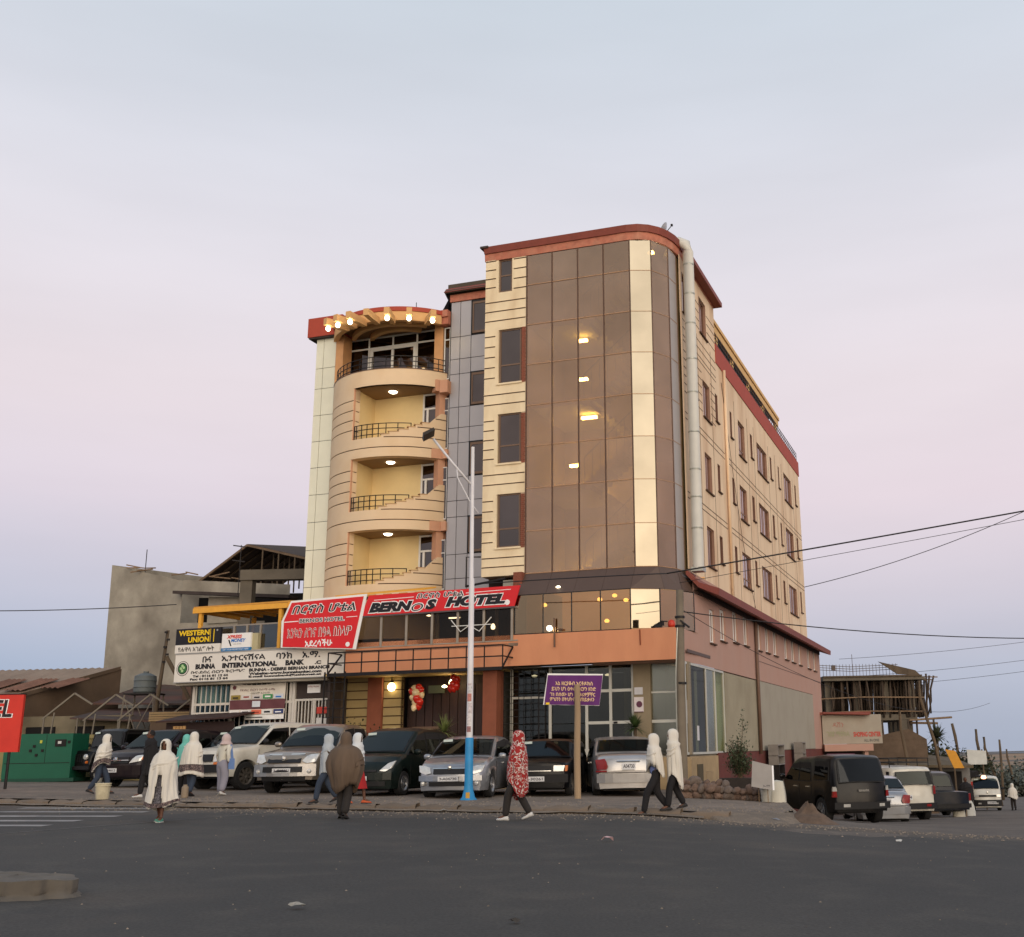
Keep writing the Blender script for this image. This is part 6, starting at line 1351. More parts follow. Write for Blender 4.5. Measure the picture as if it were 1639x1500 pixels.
def place(spec, name, label, cat, px, py, ang, paint, z=None, group='cars parked in front of the hotel', **kw):
    s = dict(spec); s.update(kw)
    return vehicle(name, label, cat, (px, py, zf(px, py) if z is None else z), R(ang), s, paint, group)
# front centre given; move back half a length along the heading
def front_at(spec, x, y, ang): L_ = spec['L'] / 2; return x - math.cos(R(ang)) * L_, y - math.sin(R(ang)) * L_
def pf(spec, nm, lab, cat, x, y, ang, paint, **k): X_, Y_ = front_at(spec, x, y, ang); return place(spec, nm, lab, cat, X_, Y_, ang, paint, **k)
pf(jeep, 'parked_car', 'black boxy jeep with round headlights beside the green generator', 'jeep', -19.6, 40.3, -112, blk)
pf(suv, 'parked_car', 'dark maroon SUV with a big clear headlamp behind the man in black', 'SUV', -15.6, 34.6, -108, brn)
pf(suv, 'parked_car', 'black SUV with a tall roof behind the person in white with a dark patterned hem', 'SUV', -13.35, 35.6, -104, blk, mirror=(.75, 1.2))
_t, _, _ = pf(land, 'parked_car', 'old white off-road wagon with a black bumper next to the pewter pickup', 'off-road car', -12.35, 32.6, -119, whi)
pf(hilux, 'parked_car', 'pewter silver double cab pickup facing the road behind the person in the brown blanket', 'pickup', -9.15, 30.0, -99, pew, bumper=sil2)
pf(hatch, 'parked_car', 'tall dark green hatchback between the pewter pickup and the silver sedan', 'car', -6.85, 29.0, -105, grn)
pf(corolla, 'parked_car', 'silver grey sedan facing the road behind the blue and white lamp post', 'sedan', -4.45, 27.7, -97, sil)
pf(old, 'parked_car', 'old angular black hatchback with square headlamps right of the person in red', 'car', -2.45, 29.0, -96, blk)
ang = 96; X_, Y_ = -.15 + math.cos(R(ang)) * 2.25, 29.2 + math.sin(R(ang)) * 2.25
place(corolla, 'parked_car', 'silver sedan seen from behind with red tail lamps right of the wooden post', 'sedan', X_, Y_, ang, sil2, plate_rear=(0, .74, .34, .17, 'A04730'))
def pr(spec, nm, lab, cat, x, y, ang, paint, **k):
    L_ = spec['L'] / 2; X_, Y_ = x + math.cos(R(ang)) * L_, y + math.sin(R(ang)) * L_; return vehicle(nm, lab, cat, (X_, Y_, G(X_, Y_) + .01), R(ang), {**spec, **k}, paint, 'vehicles standing in the side street')
pr(canopy, 'parked_car', 'black pickup with a closed canopy seen from behind at the dirt heap', 'pickup', 6.35, 32.3, 105, blk)
pr(corolla, 'parked_car', 'small grey car squeezed between the black canopy pickup and the white roof rack car', 'car', 8.0, 37.2, 88, sil)
lt, lh, _b = pr(land, 'parked_car', 'white off-road wagon with a black roof rack seen from behind in the side street', 'off-road car', 9.75, 40.6, 104, whi)
b = MB()
for y in (-.7, -.35, 0, .35, .7): b.tube([(-2.1, y, 2.02), (.2, y, 2.02)], .018, 4)
for x in (-2.1, -1.3, -.5, .2): b.tube([(x, -.75, 2.02), (x, .75, 2.02)], .02, 4); b.tube([(x, -.75, 1.86), (x, -.75, 2.16)], .018, 4); b.tube([(x, .75, 1.86), (x, .75, 2.16)], .018, 4)
b.tube([(-2.1, -.75, 2.16), (.2, -.75, 2.16), (.2, .75, 2.16), (-2.1, .75, 2.16), (-2.1, -.75, 2.16)], .022, 4); b.build('roof_rack', trim_b, lt)
pr(pick, 'parked_car', 'dark blue pickup with one bright tail lamp standing past the white roof rack car', 'pickup', 12.5, 45.8, 103, dkb)
pr(suv, 'parked_car', 'teal blue car with pale windows partly hidden past the dark blue pickup', 'car', 13.35, 51.5, 100, paintm('teal_paint', (40, 84, 104), metal=.1, amt=.15), H=1.9)
pf(minibus, 'parked_car', 'white minibus facing the camera with a loaded roof rack', 'minibus', 20.9, 69, -99, whi, z=G(20.9, 70), group='vehicles standing in the side street')
# ------------------------------------------------------------------ people
skin_m = mat('skin', (96, 62, 44), .55, var=.06, scale=8); hair_m = mat('hair_black', (22, 18, 17), .8, var=.2)
def clothm(name, rgb, var=.06): return mat(name, rgb, .9, var=var, scale=4, bump=.35, bscale=14, stretch=(1, 1, .25))
gabi = clothm('white_cotton', (214, 208, 196)); gabi2 = clothm('white_cotton_cool', (206, 208, 208))
denim = clothm('denim', (52, 62, 78), .15); blackc = clothm('black_cloth', (30, 28, 30), .2); greyp = clothm('grey_trousers', (142, 140, 152)); brownc = clothm('brown_blanket', (96, 80, 66), .16); darkp = clothm('dark_trousers', (44, 40, 38), .2); teal = clothm('teal_scarf', (110, 186, 172)); greyw = clothm('grey_white_cloth', (170, 176, 180)); redc = clothm('red_skirt', (160, 34, 36)); bluec = clothm('blue_shirt', (110, 124, 170)); jacketw = clothm('cream_jacket', (204, 200, 186)); shoe_b = mat('shoe_black', (30, 28, 28), .6); shoe_w = mat('shoe_white', (206, 204, 200), .6); shoe_g = mat('shoe_green', (80, 150, 130), .6); shoe_o = mat('sandal_orange', (196, 90, 50), .6); pinkh = clothm('pinkish_scarf', (190, 170, 166))
def pattern(name, cs, scale, stretch=(1, 1, 1)):
    m = bpy.data.materials.new(name); m.use_nodes = True; n = m.node_tree.nodes; l = m.node_tree.links; b = n['Principled BSDF']; b.inputs['Roughness'].default_value = .9
    t = n.new('ShaderNodeTexCoord'); mp = n.new('ShaderNodeMapping'); mp.inputs['Scale'].default_value = stretch; l.new(t.outputs['Object'], mp.inputs[0])
    v = n.new('ShaderNodeTexNoise'); v.inputs['Scale'].default_value = scale; v.inputs['Detail'].default_value = 2; v.inputs['Distortion'].default_value = 1.5; l.new(mp.outputs[0], v.inputs['Vector'])
    r = n.new('ShaderNodeValToRGB'); r.color_ramp.interpolation = 'CONSTANT'; e = r.color_ramp.elements; e[0].position = 0; e[0].color = (*s2l(cs[0]), 1); e[1].position = .5; e[1].color = (*s2l(cs[1]), 1)
    for i, c in enumerate(cs[2:]): q = e.new(.57 + .07 * i); q.color = (*s2l(c), 1)
    l.new(v.outputs[0], r.inputs[0]); l.new(r.outputs[0], b.inputs['Base Color']); return m
redpat = pattern('red_white_pattern', [(150, 36, 34), (204, 190, 182), (120, 26, 28), (176, 60, 52)], 9); dresspat = pattern('dark_floral', [(44, 42, 48), (130, 126, 130), (60, 54, 60)], 26); hempat = pattern('hem_weave', [(52, 42, 44), (150, 130, 124), (46, 38, 42)], 22)
def skinned(name, pts, edges, m, par, sub=2):
    """pts: (x,y,z,r); one continuous surface grown over the joints, rooted at point 0"""
    me = bpy.data.meshes.new(name); me.from_pydata([p[:3] for p in pts], edges, []); me.materials.append(m)
    o = bpy.data.objects.new(name, me); COL.objects.link(o); o.parent = par
    md = o.modifiers.new('skin', 'SKIN'); md.use_smooth_shade = True; md.branch_smoothing = .6
    for v, p in zip(me.skin_vertices[0].data, pts): r = p[3]; v.radius = (r, r) if not isinstance(r, tuple) else r
    me.skin_vertices[0].data[0].use_root = True
    s = o.modifiers.new('sub', 'SUBSURF'); s.levels = s.render_levels = sub
    return o
def person(label, loc, heading, h=1.68, stride=.0, lean=.0, legm=denim, shoem=shoe_b, shawl=gabi, hem=.75, hood=True, wide=1.0, hemband=None, gap=False, turn=0.0, top=None, leg_r=1.0, seed=0, ankles=False, group=None, flare=0.0, phase=1, hemdrop=.06, skirt=None, shirt=None, slim=1.0, headcloth=None, back_lift=0.0):
    t = thing('person', label, 'person', loc, R(heading), group); k = h / 1.70 * .895; t.scale = (k, k, k); rg = random.Random(seed)
    L_ = lambda x, z: x + lean * max(0, z - .9)
    s = stride
    # leg joints (hip, knee, ankle, toe) for the leading and the trailing leg
    legs = []
    for side_, f in ((1, phase), (-1, -phase)):
        y = .085 * side_
        if f > 0: kn = (s * .62 + .03, y, .50); an = (s, y * .9, .085); toe = (s + .15, y, .035)
        else: kn = (-s * .22 + .05, y, .49 - s * .02); an = (-s * .98, y * .9, .10 + s * .18); toe = (-s * .98 + .13, y, .035 + s * .05)
        legs.append(((0, y, .90), kn, an, toe))
    pts = [(0, 0, .95, .125), (L_(.0, 1.12), 0, 1.12, .12), (L_(.0, 1.32), 0, 1.32, .13), (L_(.0, 1.44), 0, 1.44, .07), (L_(.01, 1.50), 0, 1.50, .052), (L_(.02, 1.56), 0, 1.56, .06)]
    ed = [(0, 1), (1, 2), (2, 3), (3, 4), (4, 5)]
    for (hp, kn, an, toe) in legs:
        b0 = len(pts); pts += [(hp[0], hp[1], hp[2] - .02, .085), (*kn, .055), (*an, .036), (*toe, .03)]; ed += [(0, b0), (b0, b0 + 1), (b0 + 1, b0 + 2), (b0 + 2, b0 + 3)]
    for sd in (1, -1):
        b0 = len(pts); sh = (L_(0, 1.38), .158 * sd * (min(1, slim * 1.05) if shawl else 1), 1.37); sc_ = (slim * wide if shawl else 1) * .84; el = (L_(-.02, 1.12), .215 * sd * sc_, 1.12); wr_ = (L_(.11 * (slim if shawl else 1), 1.16), .08 * sd, 1.17); pm = (L_(.13 * (slim if shawl else 1), 1.18), .05 * sd, 1.20)
        if top is not None and not shawl: el = (-.03 + sd * s * .3, .23 * sd, 1.12); wr_ = (.05 + sd * s * .5, .23 * sd, .90); pm = (.06 + sd * s * .5, .225 * sd, .84)
        pts += [(*sh, .055), (*el, .04), (*wr_, .026), (*pm, .03)]; ed += [(2, b0), (b0, b0 + 1), (b0 + 1, b0 + 2), (b0 + 2, b0 + 3)]
        d = (Vector(pm) - Vector(wr_)).normalized()
        for q in range(4):
            f1 = Vector(pm) + d * .035 + Vector((0, 0, 1)) * (q - 1.5) * .016; f2 = f1 + d * (.05 - abs(q - 1.3) * .008) + Vector((0, -sd * .02, -.01)); i0 = len(pts)
            pts += [(*f1, .009), (*f2, .007)]; ed += [(b0 + 3, i0), (i0, i0 + 1)]
        f1 = Vector(wr_) + d * .02 + Vector((0, -sd * .025, .02)); i0 = len(pts); pts += [(*f1, .010), (*(f1 + d * .03 + Vector((0, -sd * .01, .015))), .008)]; ed += [(b0 + 3, i0), (i0, i0 + 1)]
    skinned('body', pts, ed, skin_m, t, 1)
    # head with face
    hx, hz = L_(.02, 1.6), 1.60
    b = MB()
    def hf(u, v):
        a = u * 2 * math.pi; e = (v - .5) * math.pi; x = math.cos(e) * math.cos(a); y = math.cos(e) * math.sin(a); z = math.sin(e)
        fx = .092 * x; fy = .072 * y * (1 - .18 * max(0, -z)); fz = .115 * z
        if x > 0: fx *= 1 - .12 * abs(y)
        if x > .8: fx += .028 * math.exp(-((y / .16) ** 2 + ((z + .12) / .17) ** 2)) ; fx -= .014 * math.exp(-(((abs(y) - .36) / .17) ** 2 + ((z - .08) / .13) ** 2)); fx += .008 * math.exp(-((y / .3) ** 2 + ((z + .46) / .07) ** 2)) - .006 * math.exp(-((y / .3) ** 2 + ((z + .40) / .04) ** 2)); 
        if z < -.5 and x > .2: fx += .012
        return (fx, fy, fz)
    b.grid(hf, 32, 22)
    for sd in (1, -1): b.lathe([(0, -.012), (.02, -.008), (.026, 0), (.018, .008), (0, .01)], 8, (0, sd * .075, -.005), 'Y')
    b.xf(Matrix.Translation((hx, 0, hz)) @ Matrix.Rotation(R(turn), 4, 'Z')); hd_ = b.build('head', skin_m, t, smooth=True)
    b = MB()
    for sd in (1, -1): b.lathe([(0, -.007), (.012, -.004), (.013, 0), (.008, .005), (0, .006)], 8, (.082, sd * .030, .008), 'X')
    b.xf(Matrix.Translation((hx, 0, hz)) @ Matrix.Rotation(R(turn), 4, 'Z')); b.build('eye', mat('eye_dark', (20, 16, 14), .2), hd_)
    b = MB(); b.grid(lambda u, v: ((-.015 + -.098 * math.cos((u - .5) * 3.9) * math.sin(v * 1.75 + .02)), .082 * math.sin((u - .5) * 3.9) * math.sin(v * 1.75 + .02), .126 * math.cos(v * 1.75)), 16, 10)
    b.xf(Matrix.Translation((hx, 0, hz)) @ Matrix.Rotation(R(turn), 4, 'Z')); b.build('hair', hair_m, hd_, smooth=True)
    # trousers or skirt
    if skirt is None:
        pts = [(L_(0, 1.06), 0, 1.06, .14), (0, 0, .88, .13)]; ed = [(0, 1)]
        for (hp, kn, an, toe) in legs:
            b0 = len(pts); pts += [(hp[0], hp[1], .82, .108 * leg_r), (*kn, .086 * leg_r), (an[0] * .995, an[1], an[2] - .02, .072 * leg_r)]; ed += [(1, b0), (b0, b0 + 1), (b0 + 1, b0 + 2)]
        skinned('trousers', pts, ed, legm, t)
    else:
        b = MB(); sz = skirt
        b.grid(lambda u, v: ((.13 + .12 * v + s * .2 * v + .012 * math.sin(u * 44)) * math.cos(u * 2 * math.pi), (.16 + .05 * v + .012 * math.sin(u * 38 + 1)) * math.sin(u * 2 * math.pi), 1.0 - (1.0 - sz) * v), 48, 10); b.build('skirt', legm, t, smooth=True)
    for (hp, kn, an, toe) in legs:
        b = MB(); a_ = Vector(an); tt = Vector(toe); d = tt - a_; pitch = math.atan2(-(toe[2] - .035 - (an[2] - .085)), .15)
        prof = [(-.075, .032, .055), (-.05, .040, .085), (0, .040, .09), (.06, .043, .06), (.12, .045, .05), (.165, .036, .04), (.185, .012, .03)]
        def sf(u, v, prof=prof):
            i = int(round(v * (len(prof) - 1))); x, w, hh = prof[i]; a = u * 2 * math.pi; y = w * math.sin(a); z = (hh * .5 + hh * .5 * math.cos(a)) if math.cos(a) > 0 else hh * .5 + hh * .5 * max(-1, math.cos(a) * 1.6)
            return (x, y, z)
        b.grid(sf, 12, len(prof) - 1); b.xf(Matrix.Translation((an[0], an[1], max(0, an[2] - .085))) @ Matrix.Rotation(pitch, 4, 'Y')); so = b.build('shoe', shoem, t, smooth=True)
        if shoem is not shoe_w:
            b = MB(); b.cbox((.05, 0, .008), (.25, .085, .016)); b.xf(Matrix.Translation((an[0], an[1], max(0, an[2] - .085))) @ Matrix.Rotation(pitch, 4, 'Y')); b.build('sole', shoe_w if shoem is shoe_g else shoe_b, so)
    # garment
    if shawl:
        pts = [(0, 0, .80, .155), (L_(0, 1.1), 0, 1.1, .148), (L_(0, 1.30), 0, 1.30, .15)]; skinned('shirt', pts, [(0, 1), (1, 2)], shirt or (bluec if back_lift and hem > .95 else darkp), t)
    if shawl:
        W_ = wide; hz0 = hem
        rings = [(1.735, .004, .004), (1.725, .055, .05), (1.69, .098, .082), (1.64, .118, .098), (1.57, .122, .102), (1.50, .112, .104), (1.455, .115, .125), (1.415, .145, .18), (1.36, .165 * slim, .225 * slim), (1.26, .185 * slim, .255 * slim), (1.12, .20 * slim, .27 * slim), (.98, .205 * slim, .265 * slim)]
        if not hood: rings = [(1.50, .085, .085)] + rings[6:]
        z = .98
        while z - .12 > hz0: z -= .12; rings.append((z, (.205 + flare * (.98 - z)) * slim, (.265 + flare * (.98 - z)) * slim))
        rings.append((hz0, (.205 + flare * (.98 - hz0)) * slim, (.262 + flare * (.98 - hz0)) * slim))
        NU = 72; ph = rg.random() * 6; ph2 = rg.random() * 6
        def fold(a, z):
            w = min(1, max(0, (1.46 - z) / .5)); d = .026 * math.sin(7 * a + ph + 2.2 * z + 1.5 * math.sin(a)) + .020 * math.sin(12 * a + ph2 - 3 * z) + .015 * math.sin(19 * a + ph + 5 * z) + .045 * abs(math.sin(a)) ** 6 * math.exp(-((z - 1.14) / .13) ** 2) + .08 * nz(a * 1.2, z * 2.0, 1.0, seed)
            hdw = min(1, max(0, (z - 1.40) / .1)); return 1 + (d * w * 2.4 + hdw * (.035 * nz(a * 2, z * 9, 1.0, seed + 4) + .02 * math.sin(5 * a + z * 30)))
        def gp(i, j):
            z, rx, ry = rings[j]; a = 2 * math.pi * i / NU; f = fold(a, z) * (W_ if z < 1.42 else 1)
            zz2 = z
            if j >= len(rings) - 4:
                q = (j - (len(rings) - 4)) / 3; zz2 = z - hemdrop * q * math.sin(a * 2 + ph) - hemdrop * .8 * q * math.cos(a + 2.2) + back_lift * q * .5 * (1 - math.cos(a))
            x = rx * f * math.cos(a); y = ry * f * math.sin(a)
            if z < 1.0: x += (s * .12) * math.cos(a) * (1 - z)
            cx_ = L_(.01, z) if z < 1.45 else hx - .008
            return (cx_ + x, y, zz2)
        vs = [gp(i, j) for j in range(len(rings)) for i in range(NU)]; fs = []
        for j in range(len(rings) - 1):
            zm = (rings[j][0] + rings[j + 1][0]) / 2
            for i in range(NU):
                a = (i + .5) / NU * 360; a = a - 360 if a > 180 else a
                if hood and 1.49 < zm < 1.70 and abs(a - turn) < (34 if zm < 1.66 else 22): continue
                if gap and zm < .92 and abs(a) < 8 + (0.92 - zm) * 26: continue
                fs.append((j * NU + i, j * NU + (i + 1) % NU, (j + 1) * NU + (i + 1) % NU, (j + 1) * NU + i))
        b = MB(); b.add(vs, fs); so = b.build('shawl', shawl, t, smooth=True); sm = so.modifiers.new('th', 'SOLIDIFY'); sm.thickness = .012; sm.offset = 1
        if headcloth: so.data.materials.append(headcloth); [setattr(p, 'material_index', 1) for p in so.data.polygons if p.center.z > 1.44]
        if hemband:
            z0, z1, mb_ = hemband; j0 = len(rings)
            def hp2(u, v):
                z = z0 + (z1 - z0) * v; a = 2 * math.pi * u; i = u * NU
                rx = (.205 + flare * max(0, .98 - z)) * slim; ry = (.265 + flare * max(0, .98 - z)) * slim; f = fold(a, z) * W_
                q = max(0, 1 - (z - hz0) / .36); dz = (- hemdrop * q * math.sin(a * 2 + ph) - hemdrop * .8 * q * math.cos(a + 2.2) + back_lift * q * .5 * (1 - math.cos(a)))
                x = rx * f * math.cos(a) * 1.0; y = ry * f * math.sin(a); r_ = math.hypot(x, y); e = 1 + .024 / max(r_, .05)
                return (L_(.01, z) + x * e + (s * .12) * math.cos(a) * (1 - z) * e, y * e, z + dz)
            b = MB(); b.grid(hp2, NU, 3); b.build('hem_band', mb_, so, smooth=True)
        # a fold thrown over the shoulder
        b = MB(); b.grid(lambda u, v: (L_(.0, 1.25) + (.222 * slim * W_ + .016 * math.sin(v * 9 + seed)) * math.cos(-2.3 + u * 3.6 + v * .3), (.292 * slim * W_ + .014 * math.sin(v * 9)) * math.sin(-2.3 + u * 3.6 + v * .3), 1.02 + .16 * u + .17 * v + .015 * math.sin(u * 14)), 30, 6); 
        if hem < 1.0: tf = b.build('shawl_fold', shawl, so, smooth=True); sm = tf.modifiers.new('th', 'SOLIDIFY'); sm.thickness = .01
    elif top:
        pts = [(0, 0, .80, .165), (L_(0, 1.1), 0, 1.1, .16), (L_(0, 1.32), 0, 1.32, .165), (L_(0, 1.43), 0, 1.43, .09)]; ed = [(0, 1), (1, 2), (2, 3)]
        for sd in (1, -1):
            b0 = len(pts); sh = (L_(0, 1.38), .175 * sd, 1.385, .075); el = (-.03 + sd * s * .3 + lean * .2, .24 * sd, 1.12, .06); wr_ = (.05 + sd * s * .5, .235 * sd, .92, .045)
            pts += [sh, el, wr_]; ed += [(2, b0), (b0, b0 + 1), (b0 + 1, b0 + 2)]
        skinned('jacket', pts, ed, top, t)
        if headcloth:
            b = MB()
            def hc(u, v):
                a = R(50 + turn) + u * R(260); z = 1.735 - v * .32; r = (.004, .07, .105, .122, .125, .12, .13, .16, .19)[int(round(v * 8))]
                return (hx - .008 + r * 1.0 * math.cos(a), r * .9 * math.sin(a), z)
            b.grid(hc, 30, 8); ho = b.build('headscarf', headcloth, t, smooth=True); sm = ho.modifiers.new('th', 'SOLIDIFY'); sm.thickness = .012; sm.offset = 1
    return t
def gp_(x, y): return (foreH(x, y) if (y > edgeY(x) and x < 4.2) else G(x, y)) + .008
def pp(label, x, y, hd, dz=0, **k): return person(label, (x, y, gp_(x, y) + dz), hd, **k)
# headings: -90 faces the camera, 0 walks right, 180 walks left
pp('person in white shawl with patterned hem and blue jeans behind the cream bucket', -13.85, 29.9, 5, h=1.64, stride=.26, lean=.16, hem=.86, hemband=(.88, 1.02, hempat), legm=denim, seed=1, back_lift=-.10, hemdrop=.08)
pp('man all in black with white shoes behind the woman in the long white shawl', -11.75, 28.0, 195, h=1.74, stride=.20, lean=.05, shawl=blackc, hood=False, hem=.55, slim=.82, legm=blackc, shoem=shoe_w, seed=2)
pp('woman facing the camera wrapped in a long white shawl over a dark floral dress', -8.5, 20.85, -88, h=1.57, stride=.16, lean=.0, hem=.30, gap=True, flare=.10, wide=.98, skirt=.30, legm=dresspat, shoem=shoe_g, hemband=(.33, .41, hempat), seed=3, turn=-6)
pp('person with a bright teal scarf over the head behind the woman in the white shawl', -11.55, 29.6, 95, h=1.64, stride=.1, shawl=teal, hem=.72, slim=.85, legm=blackc, seed=4)
pp('person in white shawl with a broad dark patterned band near the hem', -10.95, 28.5, 75, h=1.68, stride=.12, lean=.04, hem=.58, hemband=(.68, .86, hempat), legm=denim, flare=.12, seed=5)
w5 = pp('person in cream jacket and lilac grey trousers with a blue bag by the white wagon', -10.45, 29.25, 60, h=1.66, stride=.05, lean=.10, shawl=None, top=jacketw, legm=greyp, leg_r=1.35, headcloth=pinkh, shoem=shoe_w, seed=6)
b = MB(); b.slab([(.05, -.24, 1.42), (.12, -.22, 1.40), (.16, -.27, 1.0), (.05, -.29, .98)], (0, .02, 0)); b.slab([(.0, -.29, 1.02), (.2, -.27, 1.02), (.2, -.28, .72), (.02, -.30, .72)], (0, .07, 0)); b.build('shoulder_bag', mat('bag_blue', (110, 140, 190), .7, var=.15), w5)
pp('person in pale grey cloth and dark jeans left of the brown blanket', -6.75, 25.4, 185, h=1.60, stride=.26, lean=.0, shawl=greyw, hem=.72, slim=.80, legm=denim, seed=7, hemdrop=.03)
pp('person with a white headscarf and red skirt mostly hidden behind the brown blanket', -6.05, 25.1, -5, h=1.62, stride=.22, shawl=gabi2, headcloth=gabi2, hem=.95, slim=.85, skirt=.36, legm=redc, shoem=shoe_o, seed=8)
pp('person wrapped in a big brown blanket and dark trousers crossing the road', -5.4, 21.5, 82, h=1.71, stride=.10, lean=.02, shawl=brownc, hem=.66, hood=True, wide=1.26, slim=1.05, flare=-.22, legm=darkp, shoem=darkp, leg_r=1.15, seed=9, hemdrop=.14)
pp('person in a red and white patterned blanket stepping right beside the lamp post', -2.12, 21.05, 165, h=1.72, stride=.24, lean=-.02, shawl=redpat, hem=.55, slim=.86, legm=darkp, shoem=shoe_w, seed=10, hemdrop=.14)
pp('left one of two walkers side by side in white shawls, with short shawl', .42, 22.6, 185, h=1.69, stride=.30, lean=.05, hem=.98, slim=.85, top=None, legm=blackc, seed=11, hemdrop=.08, back_lift=-.10)
pp('right one of two walkers in white shawls, its shawl hanging to the knee', .80, 22.7, 188, h=1.68, stride=.20, lean=.04, hem=.55, slim=.74, legm=blackc, seed=12, hemdrop=.12)
pp('man in a loose black coat walking down the side street in front of the minibus', 14.6, 51.3, -85, h=1.75, stride=.16, shawl=blackc, hood=False, hem=.6, wide=1.15, legm=blackc, seed=13)
pp('person in a short white shawl right behind the minibus', 21.9, 67.5, 90, h=1.65, stride=.08, hem=.8, flare=.3, legm=darkp, seed=14)
pp('person in a long white shawl farthest right in the side street', 22.9, 65.5, 95, h=1.68, stride=.08, hem=.62, legm=darkp, seed=15)
# ------------------------------------------------------------------ street furniture, wires, things on the forecourt
post = thing('street_lamp', 'tall white street lamp post with a blue painted base and one flat LED head', 'street lamp', (-3.90, 27.2, foreH(-3.9, 27.2)))
pm_w = mat('post_white', (214, 212, 214), .45, var=.05, dirt=(170, 160, 150), dirtamt=.3); pm_b = mat('post_blue', (38, 136, 190), .5, var=.06, dirt=(30, 96, 140), dirtamt=.4, dirtscale=3)
zb0 = foreH(-3.9, 27.2)
b = MB(); b.tube([(0, 0, 1.40), (-.01, 0, 5.2), (-.02, 0, 5.22), (-.04, 0, 8.75 - zb0)], [.078, .064, .053, .042], 14); b.build('pole', pm_w, post, smooth=True, angle=50)
b = MB(); b.lathe([(0, 0), (.20, 0), (.20, .02), (.155, .06), (.115, .22), (.10, .35), (.095, 1.41), (.09, 1.42), (0, 1.42)], 18); b.build('base', pm_b, post, smooth=True, angle=50)
b = MB(); b.box(-.04, .05, -.165, -.135, .02, .18); b.build('hatch', mat('ochre_paint', (196, 150, 60), .7), post)
for a, z0, z1, c in ((-100, 1.72, 1.95, (206, 200, 200)), (-78, 1.98, 2.22, (196, 186, 188)), (-96, 2.26, 2.44, (180, 120, 110)), (-86, 2.47, 2.60, (206, 204, 204)), (-98, 1.55, 1.68, (150, 110, 110)), (-90, 2.64, 2.68, (40, 40, 44))):
    b = MB(); b.grid(lambda u, v: (.0865 * math.cos(R(a - 35 + 70 * u)), .0865 * math.sin(R(a - 35 + 70 * u)), z0 + (z1 - z0) * v), 6, 1); b.build('sticker', mat('sticker_%s' % ('cream', 'grey', 'rose', 'white', 'brown', 'ink')[(int(z0 * 100)) % 6], c, .7, var=.35, scale=18), post)
b = MB(); b.tube([(-.04, 0, 7.55), (-.55, -.12, 8.15), (-1.0, -.25, 8.72)], .03, 8); b.tube([(.12, .03, 6.85), (-.12, 0, 7.2), (-.40, -.08, 7.75), (-.42, -.09, 8.0)], .018, 6); b.build('arm', pm_w, post, smooth=True)
b = MB(); b.cbox((0, 0, 0), (.62, .30, .07)); b.xf(Matrix.Translation((-1.12, -.28, 8.83)) @ Matrix.Rotation(R(-90 + 12), 4, 'Z') @ Matrix.Rotation(R(30), 4, 'X') @ Matrix.Rotation(R(0), 4, 'Y')); b.build('lamp_head', black_m, post)
wp = thing('wooden_post', 'bare weathered wooden post standing at the kerb in front of the shop steps', 'post', (-1.38, 28.0, foreH(-1.38, 28)))
b = MB(); b.tube([(0, 0, -.1), (-.01, 0, 1.0), (.01, 0, 2.0), (.0, 0, 2.70)], [.085, .082, .078, .07], 10); b.build('post', mat('post_tan', (158, 134, 106), .85, var=.15, scale=4, stretch=(1, 1, .15), bump=.4), wp, smooth=True, angle=50)
pb = thing('purple_banner', 'purple cloth banner with gold lettering and a white border nailed behind the wooden post', 'banner', (-1.5, 28.14, 2.74))
purp = mat('cloth_purple', (92, 34, 104), .7, var=.08, scale=6); gold = mat('print_gold', (232, 196, 150), .7)
b = MB(); b.slab([(-.73, 0, -.36), (.66, 0, -.41), (.76, 0, .36), (-.62, 0, .40)], (0, .015, 0)); b.build('border', whb, pb)
b = MB(); b.grid(lambda u, v: (-.70 + 1.36 * u + .09 * v, -.012 + .006 * math.sin(u * 20 + v * 4), -.335 + .71 * v - .045 * u * (1 - v) - .03 * u * v - .02), 24, 8); b.build('cloth', purp, pb, smooth=True)
for s, x, z, w in (('እኔ ዘርያቆብ ኦርቶዶክስ', -.42, .10, .92), ('ይህን ሆነ ዕቁብ ብርሃን ዘንድ', -.52, -.03, 1.1), ('ገነ በሰሙ ሆነ ተማሪዎቻቸር', -.56, -.16, 1.12), ('ምህንን በትህትና እንጠይቃለን', -.56, -.28, 1.1)): text_mesh(s, 'lettering', gold, pb, (x, -.026, z), (1, 0, -.03), (0, 0, 1), w, .105, bold=.02)
b = MB(); b.box(-.66, -.57, -.028, -.02, -.36, -.31); b.build('emblem', mat('print_yellow', (0, 0, 0)), pb)
# concrete-grey utility pole at the hotel corner
up_ = thing('utility_pole', 'grey round utility pole carrying wires in front of the hotel corner', 'utility pole', (1.28, 31.0, foreH(1.28, 31)))
b = MB(); b.tube([(0, 0, -.1), (.02, 0, 2.6), (.07, 0, 5.45)], [.15, .125, .105], 12); b.build('pole', mat('pole_grey', (116, 106, 92), .9, var=.15, bump=.3), up_, smooth=True, angle=60)
b = MB(); b.tube([(-.13, -.12, .1), (-.11, -.12, 3.0), (-.03, -.11, 4.4)], .02, 5); b.build('cable_pipe', steel, up_)
b = MB()
for z in (4.45, 4.7, 2.9): b.lathe([(.12, -.03), (.14, -.03), (.14, .03), (.12, .03)], 12, (.05, 0, z))
b.tube([(.05, -.1, 4.6), (.3, -.15, 4.4)], .03, 5); b.build('clamp', black_m, up_)
wirem = mat('wire_black', (34, 32, 34), .6, var=0)
